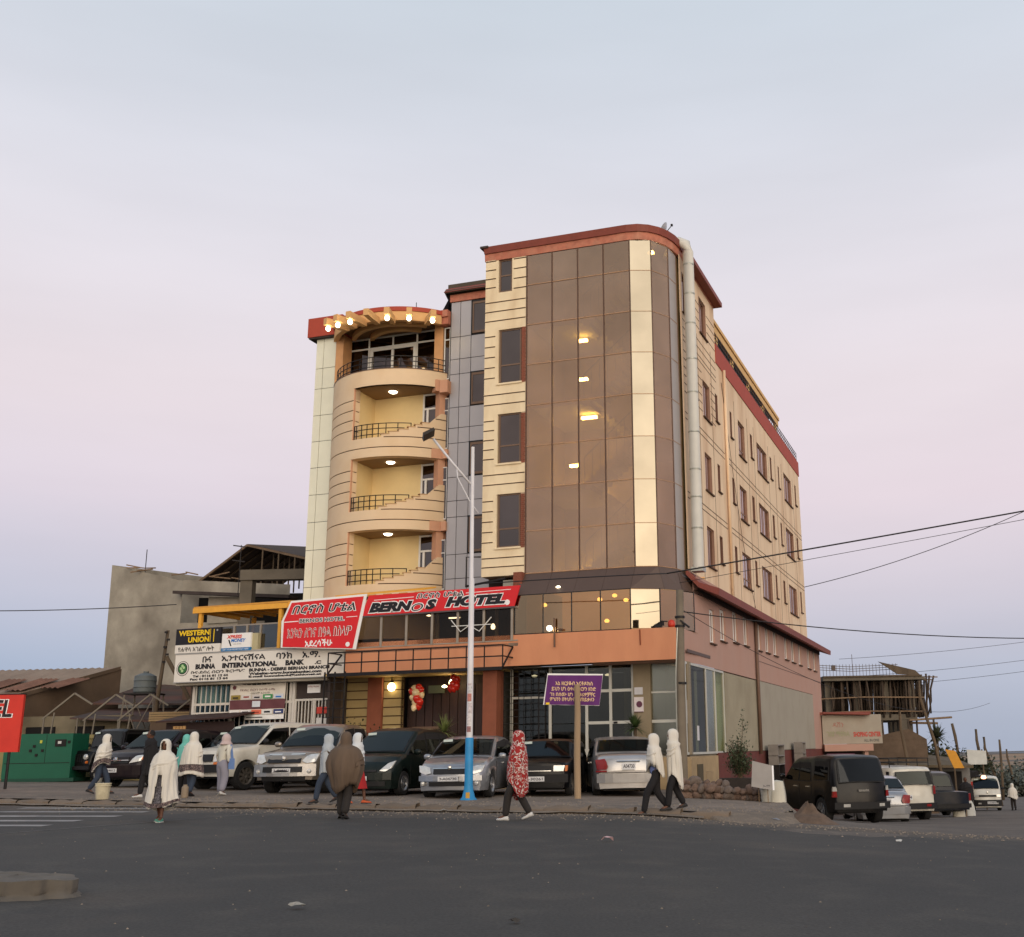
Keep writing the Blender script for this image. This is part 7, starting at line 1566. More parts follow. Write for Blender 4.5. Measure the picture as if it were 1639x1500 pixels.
def wire(label, a, c, sag, r=.012, cat='power line'):
    b = MB(); a, c = Vector(a), Vector(c); b.tube([a.lerp(c, i / 24) - Vector((0, 0, sag * 4 * (i / 24) * (1 - i / 24))) for i in range(25)], r, 5); o = b.build('power_line', wirem, smooth=True); tag(o, label, cat, 'overhead wires')
wire('thick black wire rising from the corner to the upper right edge across the hotel flank', (1.0, 31, 6.02), (22, 29, 9.15), .06, .022)
wire('thin wire just under the thick one across the hotel flank', (1.35, 31, 5.75), (22, 29, 9.0), .05, .008)
wire('wire running right from the pole over the pink cornice', (1.4, 31, 4.95), (24, 40, 5.31), .70, .016)
wire('thin wire below it sagging over the pink wall', (1.4, 31, 5.0), (20, 64, 3.4), 1.4, .009)
wire('long wire crossing the sky at the left over the raw concrete building', (-30, 34, 6.4), (-15.9, 38.9, 6.45), .35, .016)
wire('wire draped over the top of the dark skirt from the corner pole', (1.0, 31, 6.02), (-4.4, 33.2, 6.15), -.02, .016)
wire('faint wire between the hotel and the upper right sky', (12.6, 90, 13.4), (36, 90, 21.2), .8, .03)
for k, z in enumerate((9.5, 8.2, 7.4)): wire('%s of the thin far wires at the right' % ('highest', 'middle', 'lowest')[k], (15, 82, z - 2.2), (50, 84, z + 2.4), .8, .014)
# stones in front of the plinth
stm = [mat('stone_brown', (112, 92, 80), .9, var=.2, scale=4, bump=.5, bscale=8, rnd=.2), mat('stone_grey', (104, 92, 84), .9, var=.2, scale=4, bump=.5, bscale=8, rnd=.2)]
sms = []
for k in range(6):
    b = MB()
    def sf(u, v, k=k):
        a = u * 2 * math.pi; e = (v - .5) * math.pi; p = Vector((math.cos(e) * math.cos(a), math.cos(e) * math.sin(a), math.sin(e))); f = 1 + .28 * noise.noise(p * 1.3 + Vector((k * 5, 0, 0))) + .1 * noise.noise(p * 3 + Vector((0, k * 3, 0))); p = p * f; return (p.x, p.y, p.z * .78)
    b.grid(sf, 18, 12); sms.append(b.mesh('stone', stm[k % 2], True))
rs_ = random.Random(11); n_st = 0
for lay, cnt in ((0, 22), (0, 20), (1, 17), (2, 8)):
    for i in range(cnt):
        u = (i + .5) / cnt + rs_.uniform(-.015, .015)
        if lay == 2: u = .02 + u * .55
        x = 1.05 + 2.15 * u; y = 28.3 - .12 * u + (.25 if n_st >= 22 and lay == 0 else .12 if lay == 1 else .2) + rs_.uniform(-.04, .04); r_ = rs_.uniform(.075, .125) * (1.25 if rs_.random() < .2 else 1)
        o = inst('stone', rs_.choice(sms), None, (x, y, foreH(x, y) + r_ * .7 + lay * .14 + (.02 if lay else 0)), (rs_.uniform(0, 1), rs_.uniform(0, 1), rs_.uniform(0, 6)), (r_ * rs_.uniform(.9, 1.2), r_, r_)); tag(o, 'rounded brown field stone in the long heap before the hotel plinth', 'stone', 'heap of rounded stones'); n_st += 1
# buckets, jar, crates
def bucket(lab, x, y, r, h, m, z=None):
    t = thing('bucket', lab, 'bucket', (x, y, gp_(x, y) if z is None else z)); b = MB(); b.lathe([(0, .01), (r * .8, 0), (r * .82, .02), (r, h), (r * 1.06, h), (r * 1.06, h + .02), (r * .97, h + .015), (r * .78, .05), (0, .04)], 20); b.build('tub', m, t, smooth=True, angle=40)
    b = MB(); b.lathe([(r * 1.0, h - .05), (r * 1.05, h - .05), (r * 1.05, h - .035), (r * 1.0, h - .03)], 20); b.tube([(r * 1.0 * math.cos(a), -.02, h - .02 - abs(r * .7 * math.sin(a))) for a in rng(0, math.pi, 10)], .006, 4); b.build('rim', m, t, smooth=True); return t
bw = mat('bucket_cream', (196, 186, 156), .6, var=.12, scale=6, dirt=(120, 108, 86), dirtamt=.5, dirtscale=4); bg_ = mat('bucket_grey', (170, 168, 158), .6, var=.12, dirt=(120, 108, 86), dirtamt=.4, dirtscale=4)
bucket('dirty cream bucket standing alone on the roadside left of the woman in white', -12.35, 26.9, .17, .34, bw)
bucket('small pale bucket under the front bumper of the black jeep', -18.1, 39.0, .15, .28, bg_)
bucket('white bucket with a grey lid at the right end of the stone heap', 3.15, 27.95, .14, .34, bg_)
b = MB(); b.lathe([(0, 0), (.08, 0), (.085, .02), (.08, .24), (.05, .27), (.05, .3), (0, .3)], 14); o = b.build('jar', mat('jar_tan', (140, 124, 104), .5, var=.1), loc=(-10.75, 27.7, gp_(-10.75, 27.7)), smooth=True, angle=40); tag(o, 'small tan jar on the ground beside the person in the cream jacket', 'jar')
sk = thing('sack', 'lumpy white woven sack behind the white bucket', 'sack', (3.45, 28.25, foreH(3.45, 28.2) - .02)); b = MB(); b.grid(lambda u, v: ((.22 + .02 * math.sin(u * 31)) * math.cos(u * 6.283) * (1 - .25 * v * v), .16 * math.sin(u * 6.283) * (1 - .3 * v * v), .5 * v), 24, 8); b.add([(0, 0, .5)] , []); b.grid(lambda u, v: (.17 * v * math.cos(u * 6.283), .11 * v * math.sin(u * 6.283), .5 + .03 * (1 - v)), 24, 3); b.build('cloth', mat('sack_white', (196, 192, 178), .85, var=.1, bump=.3), sk, smooth=True)
bd = thing('panel_board', 'tilted blank grey board with a white edge leaning behind the sack', 'board', (3.02, 27.5, foreH(3, 27.5) + .42), R(-8)); b = MB(); b.slab([(-.26, 0, -.05), (.24, -.0, -.14), (.24, .12, .42), (-.22, .12, .54)], (0, .03, 0)); b.build('sheet', mat('board_grey', (150, 144, 138), .7, var=.1), bd); b = MB(); b.slab([(.24, -.004, -.14), (.28, -.004, -.14), (.28, .116, .42), (.24, .116, .42)], (0, .04, 0)); b.build('edge', whp, bd); b = MB(); b.tube([(-.1, .16, .3), (-.1, .3, -.42)], .015, 4); b.build('leg', wood, bd); b = MB(); b.tube([(.12, .16, .3), (.12, .02, -.42)], .015, 4); b.build('leg', wood, bd)
text_mesh('አ.ማ', 'lettering', bkb, bd, (.02, -.018, -.06), (1, 0, 0), (0, .2, .97), .16, .04)
# dirt heap and slab edge at the street corner
b = MB(); b.grid(lambda u, v: (3.48 + .60 * v * math.cos(u * 6.283), 23.5 + .8 * v * math.sin(u * 6.283), G(3.48, 23) - .06 + .42 * (1 - v) ** 1.1 * (1 + .3 * nz(u * 5, v * 4, 1, 2)) + .03 * nz(u * 20, v * 8, 1)), 36, 12); hp = b.build('dirt_heap', mat('heap_earth', (98, 80, 66), .95, var=.25, scale=6, bump=.6, bscale=15), smooth=True); tag(hp, 'low brown heap of earth at the corner in front of the black canopy pickup', 'dirt heap')
# --- plants
leafm = mat('leaf_green', (64, 84, 44), .55, var=.25, scale=3, rnd=.15); leafy = mat('leaf_yellow_green', (112, 122, 70), .55, var=.25, scale=3); leafd = mat('leaf_dark', (50, 58, 38), .6, var=.3, scale=3); potm = mat('pot_clay', (120, 70, 48), .8)
def yucca(lab, M_, x, y, z, n, ln, w=.035, stem=.3, lm=leafm, pot=False):
    p = M_ @ Vector((x, y, z)); t = thing('spiky_plant', lab, 'plant', p); r2 = random.Random(int(x * 50))
    b = MB(); b.tube([(0, 0, 0), (.02, 0, stem)], .045, 7); b.build('trunk', wood_d, t)
    b = MB()
    for i in range(n):
        a = r2.uniform(0, 6.283); e = r2.uniform(-.25, 1.45); d = Vector((math.cos(a) * math.cos(e), math.sin(a) * math.cos(e), math.sin(e))); s_ = Vector((-math.sin(a), math.cos(a), 0)); o = Vector((0, 0, stem)); l = ln * r2.uniform(.75, 1.1)
        pts = []
        for k in range(4): u = k / 3; c = o + d * l * u + Vector((0, 0, -.28 * l * u * u * math.cos(e))); ww = w * (1 - u ** 2 * .95) * .5; pts.append((c - s_ * ww, c + s_ * ww))
        for k in range(3): b.quad(pts[k][0], pts[k][1], pts[k + 1][1], pts[k + 1][0])
    tag(b.build('leaves', lm, t), kind='stuff')
    if pot: b = MB(); b.lathe([(0, 0), (.13, 0), (.18, .26), (.16, .26), (0, .22)], 14, (0, 0, -.26)); b.build('pot', potm, t, smooth=True, angle=40)
    return t
def bush(lab, x, y, z, rx, rz, n, lm, stem=True, name='shrub', M_=None, ls=.07, cat='shrub', seed=1, top=0.0):
    p = Vector((x, y, z)) if M_ is None else M_ @ Vector((x, y, z)); t = thing(name, lab, cat, p); r2 = random.Random(seed); b = MB(); tw = MB()
    tips = []
    for i in range(max(6, n // 60)):
        a = r2.uniform(0, 6.283); rr_ = rx * r2.uniform(.2, .95); hz_ = rz * r2.uniform(.35, 1.0) * (1 - .35 * rr_ / rx); tp = Vector((rr_ * math.cos(a), rr_ * math.sin(a), hz_)); tips.append(tp); tw.tube([(0, 0, 0), tp * .5 + Vector((0, 0, .1)), tp], [.02, .012, .005], 4)
    if top: tp = Vector((top * .3, 0, rz * 1.35)); tips += [tp, tp * .85]; tw.tube([(0, 0, 0), tp], [.02, .005], 4)
    for i in range(n):
        tp = r2.choice(tips); u = r2.uniform(.35, 1.05); c = tp * u + Vector((r2.gauss(0, 1), r2.gauss(0, 1), r2.gauss(0, 1))) * rx * .16
        a = r2.uniform(0, 6.283); e = r2.uniform(-.6, 1.2); d = Vector((math.cos(a) * math.cos(e), math.sin(a) * math.cos(e), math.sin(e))) * ls * r2.uniform(.6, 1.3); s_ = d.cross(Vector((0, 0, 1))).normalized() * ls * .25
        b.add([c, c + d * .5 + s_, c + d, c + d * .5 - s_], [(0, 1, 2, 3)])
    tw.build('stem', wood_d, t); tag(b.build('foliage', lm, t), kind='stuff'); return t
yucca('spiky green plant by the shop door in front of the stone column', HM, -1.62, -.1, .9, 130, .52, stem=1.0, w=.05)
yucca('yellow green spiky plant in front of the dark entrance, left of the lamp post', HM, -7.62, -.9, .25, 110, .62, stem=1.65, w=.045, lm=leafy)
bush('dark bushy plants at the foot of the banded wall left of the entrance', -10.95, -.6, .4, .85, 2.2, 1500, leafd, M_=HM, ls=.10, seed=3)
bush('low ferny plants beside the entrance behind the green hatchback', -9.7, -.8, .3, .8, 1.9, 1000, leafd, M_=HM, ls=.12, seed=4)
bush('thin leafy plants left of the spiky plant at the entrance', -8.3, -.8, .3, .4, 1.9, 420, leafm, M_=HM, ls=.10, seed=5)
bush('small yellowish potted shrub behind the silver sedan seen from behind', -1.15, -.35, 1.0, .26, .75, 420, leafm, M_=HM, seed=6)
tb = bush('tall dusty green shrub with one long shoot in a dark planter by the shuttered wall', 2.95, 32.4, .40, .46, 1.3, 3000, mat('leaf_dusty', (72, 82, 58), .7, var=.25, scale=3), ls=.085, seed=7, top=.5)
b = MB(); b.box(-.55, .55, -.35, .35, -1.3, .04); b.build('planter', mat('planter_dark', (44, 38, 34), .9, var=.2), tb)
b = MB(); b.lathe([(0, -.06), (.06, -.04), (.075, 0), (.05, .05), (0, .06)], 10); o = b.build('garden_lamp', mat('lamp_shell', (206, 196, 160), .5), loc=HM @ Vector((-11.05, -1.0, 1.75)), smooth=True); tag(o, 'small pale globe on a thin stake among the entrance plants', 'garden lamp')
sk_ = MB(); sk_.tube([(0, 0, -1.6), (0, 0, -.05)], .012, 5); s2_ = sk_.build('stake', black_m, o)
# display stands and shelf by the grey wall
for lab, y, w, h in (('small grey rack with shelves standing against the grey wall panel', 12.2, 1.5, .75), ('pale narrow locker at the far end of the grey wall panel', 18.5, .9, .85)):
    t = thing('rack', lab, 'rack', HM @ Vector((.35, y, .55)), HR); b = MB()
    for z in (0, h * .45, h): b.box(-.2, .2, 0, w, z, z + .04)
    for yy in (0, w - .05): b.box(-.2, .2, yy, yy + .05, .04, h)
    b.build('frame', mat('rack_grey', (128, 122, 116), .6, var=.2), t); b = MB(); b.box(-.18, -.16, .05, w - .05, .05, h - .02); b.build('back', mat('rack_back', (96, 88, 86), .7, var=.3, scale=5), t); b = MB(); b.box(-.2, .2, .1, .16, -1.6, 0); b.box(-.2, .2, w - .16, w - .1, -1.6, 0); b.build('leg', black_m, t)
# ------------------------------------------------------------------ left background
rust = mat('rusty_sheet', (140, 124, 110), .8, var=.15, scale=1.5, dirt=(116, 84, 68), dirtamt=.7, dirtscale=.5, stretch=(1, .35, 1)); clay = mat('mud_wall', (92, 76, 62), .95, var=.15, scale=1.5, dirt=(70, 58, 48), dirtamt=.5); clayg = mat('ochre_wall', (150, 136, 92), .9, var=.12)
SH = thing('shed', 'long low shed with a rusty corrugated roof at the left edge', 'shed', (0, 0, 0))
def corr(b, A, B_, Cc, D_, n, amp=.03):
    A, B_, Cc, D_ = map(Vector, (A, B_, Cc, D_)); nn = (B_ - A).cross(D_ - A).normalized()
    b.grid(lambda u, v: A.lerp(B_, u).lerp(D_.lerp(Cc, u), v) + nn * amp * math.sin(u * n * math.pi), n * 2, 3)
b = MB(); corr(b, (-31, 43.5, 3.6), (-24.4, 43.5, 3.5), (-22.1, 48.5, 5.05), (-31, 48.5, 5.0), 60); b.build('roof', rust, SH, smooth=True)
for i in range(6): p = MB(); x = -30 + i * 1.3; corr(p, (x, 44.2 + .3 * (i % 3), 3.86 + .09 * (i % 3)), (x + .8, 44.2 + .3 * (i % 3), 3.84 + .09 * (i % 3)), (x + 1.4, 46.2, 4.46), (x + .6, 46.2, 4.48), 8); p.build('roof_sheet', mat('rust_patch', (120, 86, 70), .8, var=.2, rnd=.15), SH, smooth=True)
b = MB(); b.add([(-24.4, 43.6, 0), (-22.0, 48.6, 0), (-22.0, 48.6, 5.0), (-24.4, 43.6, 3.5)], [(0, 1, 2, 3)]); b.add([(-24.3, 43.5, 3.38), (-22.0, 48.5, 4.95), (-22.0, 48.5, 5.1), (-24.3, 43.5, 3.55)], [(0, 1, 2, 3)]); b.box(-31, -24.4, 44, 48, 0, 3.5); b.box(-24.5, -21.5, 46.5, 47, 0, 2.9); b.build('wall', clay, SH)
b = MB(); corr(b, (-25.2, 42.2, 3.0), (-22.9, 42.2, 2.95), (-23.3, 43.4, 3.55), (-24.6, 43.4, 3.6), 16); b.build('porch_sheet', mat('pale_sheet', (160, 160, 158), .6, metal=.2, var=.1), SH, smooth=True)
b = MB(); b.box(-24.2, -19.5, 44.3, 44.5, .4, 2.9); b.build('porch_wall', mat('plaster_grey', (122, 112, 92), .9, var=.15), SH)
for x in (-23.5, -21.6): p = MB(); p.box(x, x + 1.1, 44.2, 44.29, 1.0, 2.5); p.build('window', mat('dark_room', (0, 0, 0)), SH)
LW = thing('low_hut', 'dark low hut with mud walls and a brown sheet roof behind the water tank', 'hut')
b = MB(); b.box(-19.6, -13.4, 47, 52, 0, 3.0); b.build('wall', clay, LW)
b = MB(); b.slab([(-21.9, 46, 3.4), (-13.2, 45.5, 3.2), (-13.2, 50, 4.4), (-21.9, 50.5, 4.35)], (0, 0, .06)); b.slab([(-21.5, 43.5, 2.75), (-14, 43.5, 2.35), (-14, 46.5, 3.1), (-21.5, 46.5, 3.2)], (0, 0, .06)); b.build('roof', mat('roof_dark_sheet', (74, 60, 54), .8, var=.25, scale=2, dirt=(110, 66, 54), dirtamt=.6), LW)
b = MB(); b.box(-18.5, -13.3, 46.6, 46.9, 2.6, 4.6); b.build('upper_wall', mat('hut_brown', (100, 76, 64), .9, var=.1), LW)
YW = thing('garden_wall', 'low ochre wall behind the green generator and the jeep', 'wall'); b = MB(); b.box(-31, -15.5, 42.2, 42.4, .3, 2.0); b.box(-31, -15.5, 42.15, 42.45, 2.0, 2.14); b.build('wall', clayg, YW)
for i in range(5): p = MB(); x = -20.3 + i * .9; p.box(x, x + .06, 42.16, 42.198, .9, 1.9); p.build('pilaster', clayg, YW)
GN = thing('generator', 'big green generator cabinet with a small window and black sockets', 'generator', (-20.7, 40.0, foreZ(-20.7)))
gm = mat('generator_green', (22, 92, 68), .5, var=.06, dirt=(30, 84, 64), dirtamt=.3); b = MB(); b.box(-1.25, 1.12, 0, 1.2, .12, 1.62); b.build('cabinet', gm, GN); b = MB(); b.box(-1.2, 1.3, -.05, 1.2, 0, .12); b.build('base', mat('generator_base', (20, 70, 54), .6), GN)
b = MB(); b.box(.52, .90, -.025, 0, 1.18, 1.42); w_ = b.build('control_window', black_m, GN); b = MB(); b.box(.62, .74, -.03, -.024, 1.27, 1.36); b.build('gauge', mat('gauge_white', (206, 206, 200), .4), w_)
b = MB(); [b.cbox((x, -.01, z), (.09, .03, .09)) for x, z in ((-.32, 1.05), (-.1, .9), (-.2, 1.2), (.1, 1.05), (1.0, 1.33))]; b.build('socket', black_m, GN); b = MB(); b.box(-.02, .06, -.01, 0, 1.3, 1.4); b.build('warning_label', mat('label_yellow', (190, 190, 70), .6), GN)
b = MB(); b.box(-1.2, 1.08, -.008, 0, .62, .64); b.box(.2, .21, -.008, 0, .64, 1.6); b.build('panel_seam', black_m, GN)
# red hotel board at the left edge
EL = thing('red_signboard', 'red board with black serif letters cut off by the left edge of the view', 'sign', (-18.6, 33.0, 2.34), R(4)); b = MB(); b.box(-2.4, .86, 0, .12, -.83, .79); b.build('board', mat('board_red', (204, 50, 36), .6, var=.06, dirt=(176, 36, 30), dirtamt=.4), EL); b = MB(); b.box(-2.42, .88, -.01, .13, .79, .82); b.build('rim', black_m, EL)
text_mesh('HOTEL', 'lettering', whp, EL, (-1.25, -.006, .13), (1, 0, 0), (0, 0, 1), 1.86, .54, bold=.04, shear=.1); text_mesh('HOTEL', 'lettering', bkb, EL, (-1.24, -.012, .15), (1, 0, 0), (0, 0, 1), 1.82, .5, bold=.02, shear=.1)
b = MB(); b.tube([(.6, .06, -2.1), (.6, .06, -.8)], .04, 6); b.build('post', black_m, EL); b = MB(); b.tube([(-1.8, .06, -2.1), (-1.8, .06, -.8)], .04, 6); b.build('post', black_m, EL)
bush('grey green shrub under the red signboard', -18.6, 32.6, .45, .55, .95, 500, mat('leaf_grey', (70, 72, 62), .8, var=.3), ls=.07, seed=9)
bucket('red bucket under the red signboard at the left edge', -17.75, 32.0, .16, .26, mat('red_plastic', (0, 0, 0)))
# raw concrete building
CB = thing('concrete_building', 'unfinished raw concrete building with a blank plastered side wall behind the bank', 'building')
b = MB(); A0 = (-24.4, 52.0); A1 = (-19.2, 50.4); A2 = (-18.4, 46.2)
b.add([(-24.3, 52.0, 0), (-20.3, 50.2, 0), (-20.3, 50.2, 9.0), (-24.45, 52.0, 10.1)], [(0, 1, 2, 3)])
b.add([(-20.3, 50.2, 0), (-16.1, 49.0, 0), (-16.1, 49.0, 7.0), (-20.3, 50.2, 7.1)], [(0, 1, 2, 3)])
b.add([(-20.3, 50.2, 8.45), (-15.0, 48.8, 7.95), (-15.0, 48.8, 8.55), (-20.3, 50.2, 9.05)], [(0, 1, 2, 3)])
b.add([(-24.3, 52, 0), (-24.45, 52, 10.1), (-21, 62, 10.6), (-21, 62, 0)], [(0, 1, 2, 3)])
b.build('wall', concrete, CB)
b = MB(); b.add([(-18.9, 49.7, 7.0), (-17.4, 49.3, 7.0), (-17.4, 49.3, 8.1), (-18.9, 49.7, 8.2)], [(0, 1, 2, 3)]); b.build('wall_infill', concrete, CB)
b = MB(); b.box(-20.3, -10, 52.2, 52.4, 0, 8.5); b.build('dark_inside', mat('dark_room', (0, 0, 0)), CB)
b = MB(); b.slab([(-20.5, 49.6, 8.35), (-14.8, 48.0, 7.85), (-14.8, 49.4, 7.95), (-20.4, 50.6, 8.45)], (0, 0, .14)); b.build('slab_edge', darkroof, CB)
b = MB(); b.box(-16.4, -15.9, 46.5, 47, 4.8, 8.8); b.box(-12.6, -12.0, 46.5, 47, 4.8, 8.8); b.box(-16.4, -11.5, 46.4, 46.9, 8.42, 8.85); b.build('beam', concrete_d, CB)
b = MB(); b.box(-16.3, -11.5, 50.5, 50.6, 4, 8.4); b.build('dark_inside', mat('dark_room', (0, 0, 0)), CB)
# timber roof frame
b = MB(); RX, RY = -18.2, 52.0
rid = (-17.6, 50.5, 10.65); e0 = (-20.6, 51.5, 8.75); e1 = (-13.2, 48.2, 9.35)
b.tube([e0, rid], .07, 4); b.tube([rid, e1], .07, 4)
rid2 = (-15.6, 57.0, 11.6)
b.build('roof_board', wood, CB)
for i in range(9):
    u = i / 8; o = Vector((2.0 * u, 6.5 * u, .95 * u)); p = MB(); p.tube([Vector(rid) + o, Vector(e1) + o], .05, 4); p.tube([Vector(e0) + o, Vector(rid) + o], .05, 4); 
    for v in (.2, .4, .6, .8): q = Vector(rid).lerp(Vector(e1), v) + o; p.tube([q, (q.x, q.y, 8.7)], .04, 4)
    p.build('rafter', wood_d, CB)
b = MB(); b.quad(Vector(rid) + Vector((0, 0, .06)), Vector(e1) + Vector((0, 0, .06)), Vector(e1) + Vector((2, 6.5, 1.0)), Vector(rid) + Vector((2, 6.5, 1.0))); b.quad(Vector(rid) + Vector((0, 0, .06)), Vector(e0) + Vector((0, 0, .06)), Vector(e0) + Vector((2, 6.5, 1.0)), Vector(rid) + Vector((2, 6.5, 1.0))); b.build('roof_sheet', mat('roof_underside', (70, 56, 46), .9, var=.2), CB)
rs3 = random.Random(5)
for i in range(12): p = MB(); u = rs3.random(); x = -24.3 + 8.5 * u; y = 52 - 3.0 * u; z = 10.15 - 1.5 * u; a = rs3.choice((-1, 1)); l = rs3.uniform(.4, 1.0); p.tube([(x, y, z - .03), (x + a * l, y - .2, z + l * rs3.uniform(-.25, .15) + (.4 if i == 5 else 0))], .035, 4); p.build('loose_timber', wood, CB)
b = MB(); b.tube([(-22.6, 51.4, 9.6), (-22.6, 51.4, 10.7)], .02, 4); b.build('rebar', black_m, CB)
AN = thing('tv_antenna', 'thin rooftop aerial beside the white hotel strip', 'antenna', (-17.0, 48.0, 8.0)); b = MB(); b.tube([(0, 0, 0), (0, 0, 2.2)], .02, 4)
for z in (1.5, 2.15): b.tube([(-.35, 0, z + .04), (.2, 0, z - .04)], .03, 4)
b.build('mast', black_m, AN)
# leaning pole, tank and its stand
LP = thing('leaning_pole', 'crooked wooden utility pole with a leaning prop beside the grey water tank', 'pole', (-17.9, 43, .4)); b = MB(); b.tube([(-.15, 0, 0), (-.1, 0, 3), (.08, 0, 5.6)], [.09, .08, .06], 7); b.build('pole', wood_d, LP, smooth=True)
b = MB(); b.tube([(1.9, .2, 1.6), (.1, 0, 4.6)], .08, 7); b.build('prop', wood_d, LP); b = MB(); [b.cbox((.05 + .1 * (i % 2), -.08, 4.4 + i * .28), (.1, .08, .07)) for i in range(5)]; tag(b.build('insulator', black_m, LP), kind='stuff')
WT = thing('water_tank', 'round grey plastic water tank on a lattice stand', 'water tank', (-18.95, 44.0, .35)); b = MB(); b.lathe([(0, 3.35), (.36, 3.35), (.41, 3.4), (.41, 3.55), (.43, 3.57), (.41, 3.6), (.41, 3.8), (.43, 3.82), (.41, 3.85), (.40, 4.0), (.2, 4.1), (.1, 4.12), (.1, 4.18), (0, 4.18)], 24); b.build('tank', mat('tank_grey', (92, 98, 98), .6, var=.06), WT, smooth=True, angle=40)
b = MB(); [b.tube([(x, y, 0), (x * .75, y * .75, 3.3)], .035, 4) for x in (-.75, .75) for y in (-.6, .6)]; [b.tube([(-.75 * s, -.6, .2), (.58 * s, -.46, 3.2)], .022, 4) for s in (1, -1)]; [b.tube([(-.75 * s, .6, .2), (.58 * s, .46, 3.2)], .022, 4) for s in (1, -1)]; b.build('stand_leg', mat('angle_iron', (120, 110, 98), .7), WT); b = MB(); b.box(-.62, .62, -.5, .5, 3.29, 3.34); b.build('platform', black_m, WT)
for i, (x, z) in enumerate(((-21.2, 3.68), (-19.6, 3.60), (-18.25, 3.58), (-16.6, 3.45))):
    t = thing('gable_frame', ('leftmost', 'second from left', 'third from left', 'rightmost')[i] + ' pale timber gable frame standing in the yard behind the wall', 'frame', (x, 42.8 - .1 * i, .3)); pf_ = mat('frame_pale', (118, 110, 98), .8, var=.15)
    b = MB(); b.tube([(-1.0, 0, z - 1.25), (.15, 0, z - .3)], .04, 4); b.tube([(.15, 0, z - .3), (.85, 0, z - .72)], .04, 4); b.build('rafter', pf_, t); b = MB(); b.tube([(-.95, 0, 0), (-.92, 0, z - 1.2)], .035, 4); b.tube([(-.75, 0, .2), (-.55, 0, z - 1.0)], .03, 4); b.tube([(-.92, 0, 1.0), (.3, 0, 1.05)], .025, 4); b.tube([(.1, .5, 0), (.1, .5, z - 1.2)], .03, 4); b.build('post', pf_, t)
t = thing('plank_stack', 'stack of tan planks on the wall behind the black SUV', 'planks', (-16.3, 41.5, 2.55)); 
for i in range(4): p = MB(); p.box(-1.25, 1.05, -.2, .2, i * .085, i * .085 + .07); p.build('plank', mat('plank_tan', (134, 112, 80), .8, var=.15, rnd=.15), t)
b = MB(); b.box(-1.2, 1.0, -.15, .15, -2.2, 0); b.build('trestle', clay, t)

# ------------------------------------------------------------------ right background
SF = thing('scaffolded_building', 'concrete building shell wrapped in wooden scaffold poles down the side street', 'building', (0, 0, 0))
X0, X1, Y_ = 11.6, 18.9, 75.0
b = MB(); b.box(12.5, 18.6, 75.0, 84, 2.78, 3.15); b.box(12.5, 19.2, 74.6, 84, 5.35, 5.55); b.box(17.35, 17.95, 75.0, 75.6, -3.4, 2.8); 
for i in range(5): b.box(18.3 + i * .05, 18.55 + i * .3, 76.2 + i * 1.7, 76.7 + i * 1.7, -3.4, 2.8)
for x in (12.7, 14.6, 16.5, 18.2): b.box(x, x + .4, 75.3, 75.7, 3.15, 5.4)
for i in range(4): b.box(18.2, 18.6, 77 + i * 2, 77.4 + i * 2, 3.15, 5.4)
b.build('concrete_frame', concrete_d, SF)
b = MB(); b.box(14.6, 15.2, 78, 79, -3.4, 2.8); b.build('inner_column', darkroof, SF)
for x0_, x1_ in ((12.5, 14.9), (15.2, 16.7), (17.0, 18.3)): b = MB(); b.box(x0_, x1_, 80, 80.1, 3.1, 5.3); b.build('inner_wall', darkroof, SF)
rs4 = random.Random(8); pol = [mat('scaffold_pole', (74, 62, 52), .9, var=.2, rnd=.25)]
pms = []
for k in range(4): q = MB(); w = .05 * (k - 1.5); q.tube([(0, 0, 0), (w, .03, .9), (-w * .5, 0, 1.7), (w, 0, 2.6)], .07, 5); pms.append(q.mesh('scaffold_pole', pol[0], True))
for i in range(110): inst('scaffold_pole', rs4.choice(pms), SF, (12.2 + 6.5 * (i + rs4.random()) / 110, 74.9 + rs4.uniform(-.1, 2.5), 2.95), (rs4.uniform(-.04, .04), rs4.uniform(-.08, .08), rs4.uniform(0, 6)), (1, 1, rs4.uniform(.9, 1.02)))
for i in range(50): inst('scaffold_pole', rs4.choice(pms), SF, (18.6 + rs4.uniform(0, .9), 75 + 9 * i / 50, 2.95), (rs4.uniform(-.04, .04), rs4.uniform(-.08, .14), rs4.uniform(0, 6)), (1, 1, rs4.uniform(.8, 1.02)))
for i in range(20): inst('scaffold_pole', rs4.choice(pms), SF, (19.0 + rs4.uniform(-.3, .9), 75.2 + i * .4, 3.0 + rs4.uniform(0, .2)), (rs4.uniform(-.05, .05), rs4.uniform(.0, .22), rs4.uniform(0, 6)))
for i in range(7): inst('scaffold_pole', rs4.choice(pms), SF, (14.9 + i * .75, 74.9, -3.3), (rs4.uniform(-.04, .04), rs4.uniform(-.06, .06), rs4.uniform(0, 6)), (1, 1, 2.35))
for y, z in ((74.8, 4.2), (74.75, 3.3)): b = MB(); b.tube([(12.2, y, z), (15, y - .05, z + .08), (19.1, y, z)], .05, 5); b.build('scaffold_rail', wood, SF)
for i in range(16): b = MB(); x = 18.4 + rs4.uniform(-.3, .1); y = 74.7 + i * .5; b.tube([(x - 1.5, y, 5.62 - i * .0), (x + rs4.uniform(.9, 1.9), y + .4, 5.55 - rs4.uniform(.0, .5))], .05, 4); b.build('plank', wood, SF)
b = MB(); b.tube([(18.0, 74.8, 2.75), (20.9, 75.2, 2.9)], .07, 5); b.tube([(18.2, 75.5, 2.6), (20.2, 76.2, 2.55)], .08, 5); b.build('plank', wood, SF)
b = MB(); b.box(12.5, 19.0, 74.5, 76, 5.56, 5.66); b.slab([(17.4, 74.5, 5.7), (18.9, 74.5, 5.62), (18.6, 74.6, 5.95), (16.2, 74.6, 6.55)], (0, .1, 0)); b.build('formwork', wood_d, SF)
b = MB()
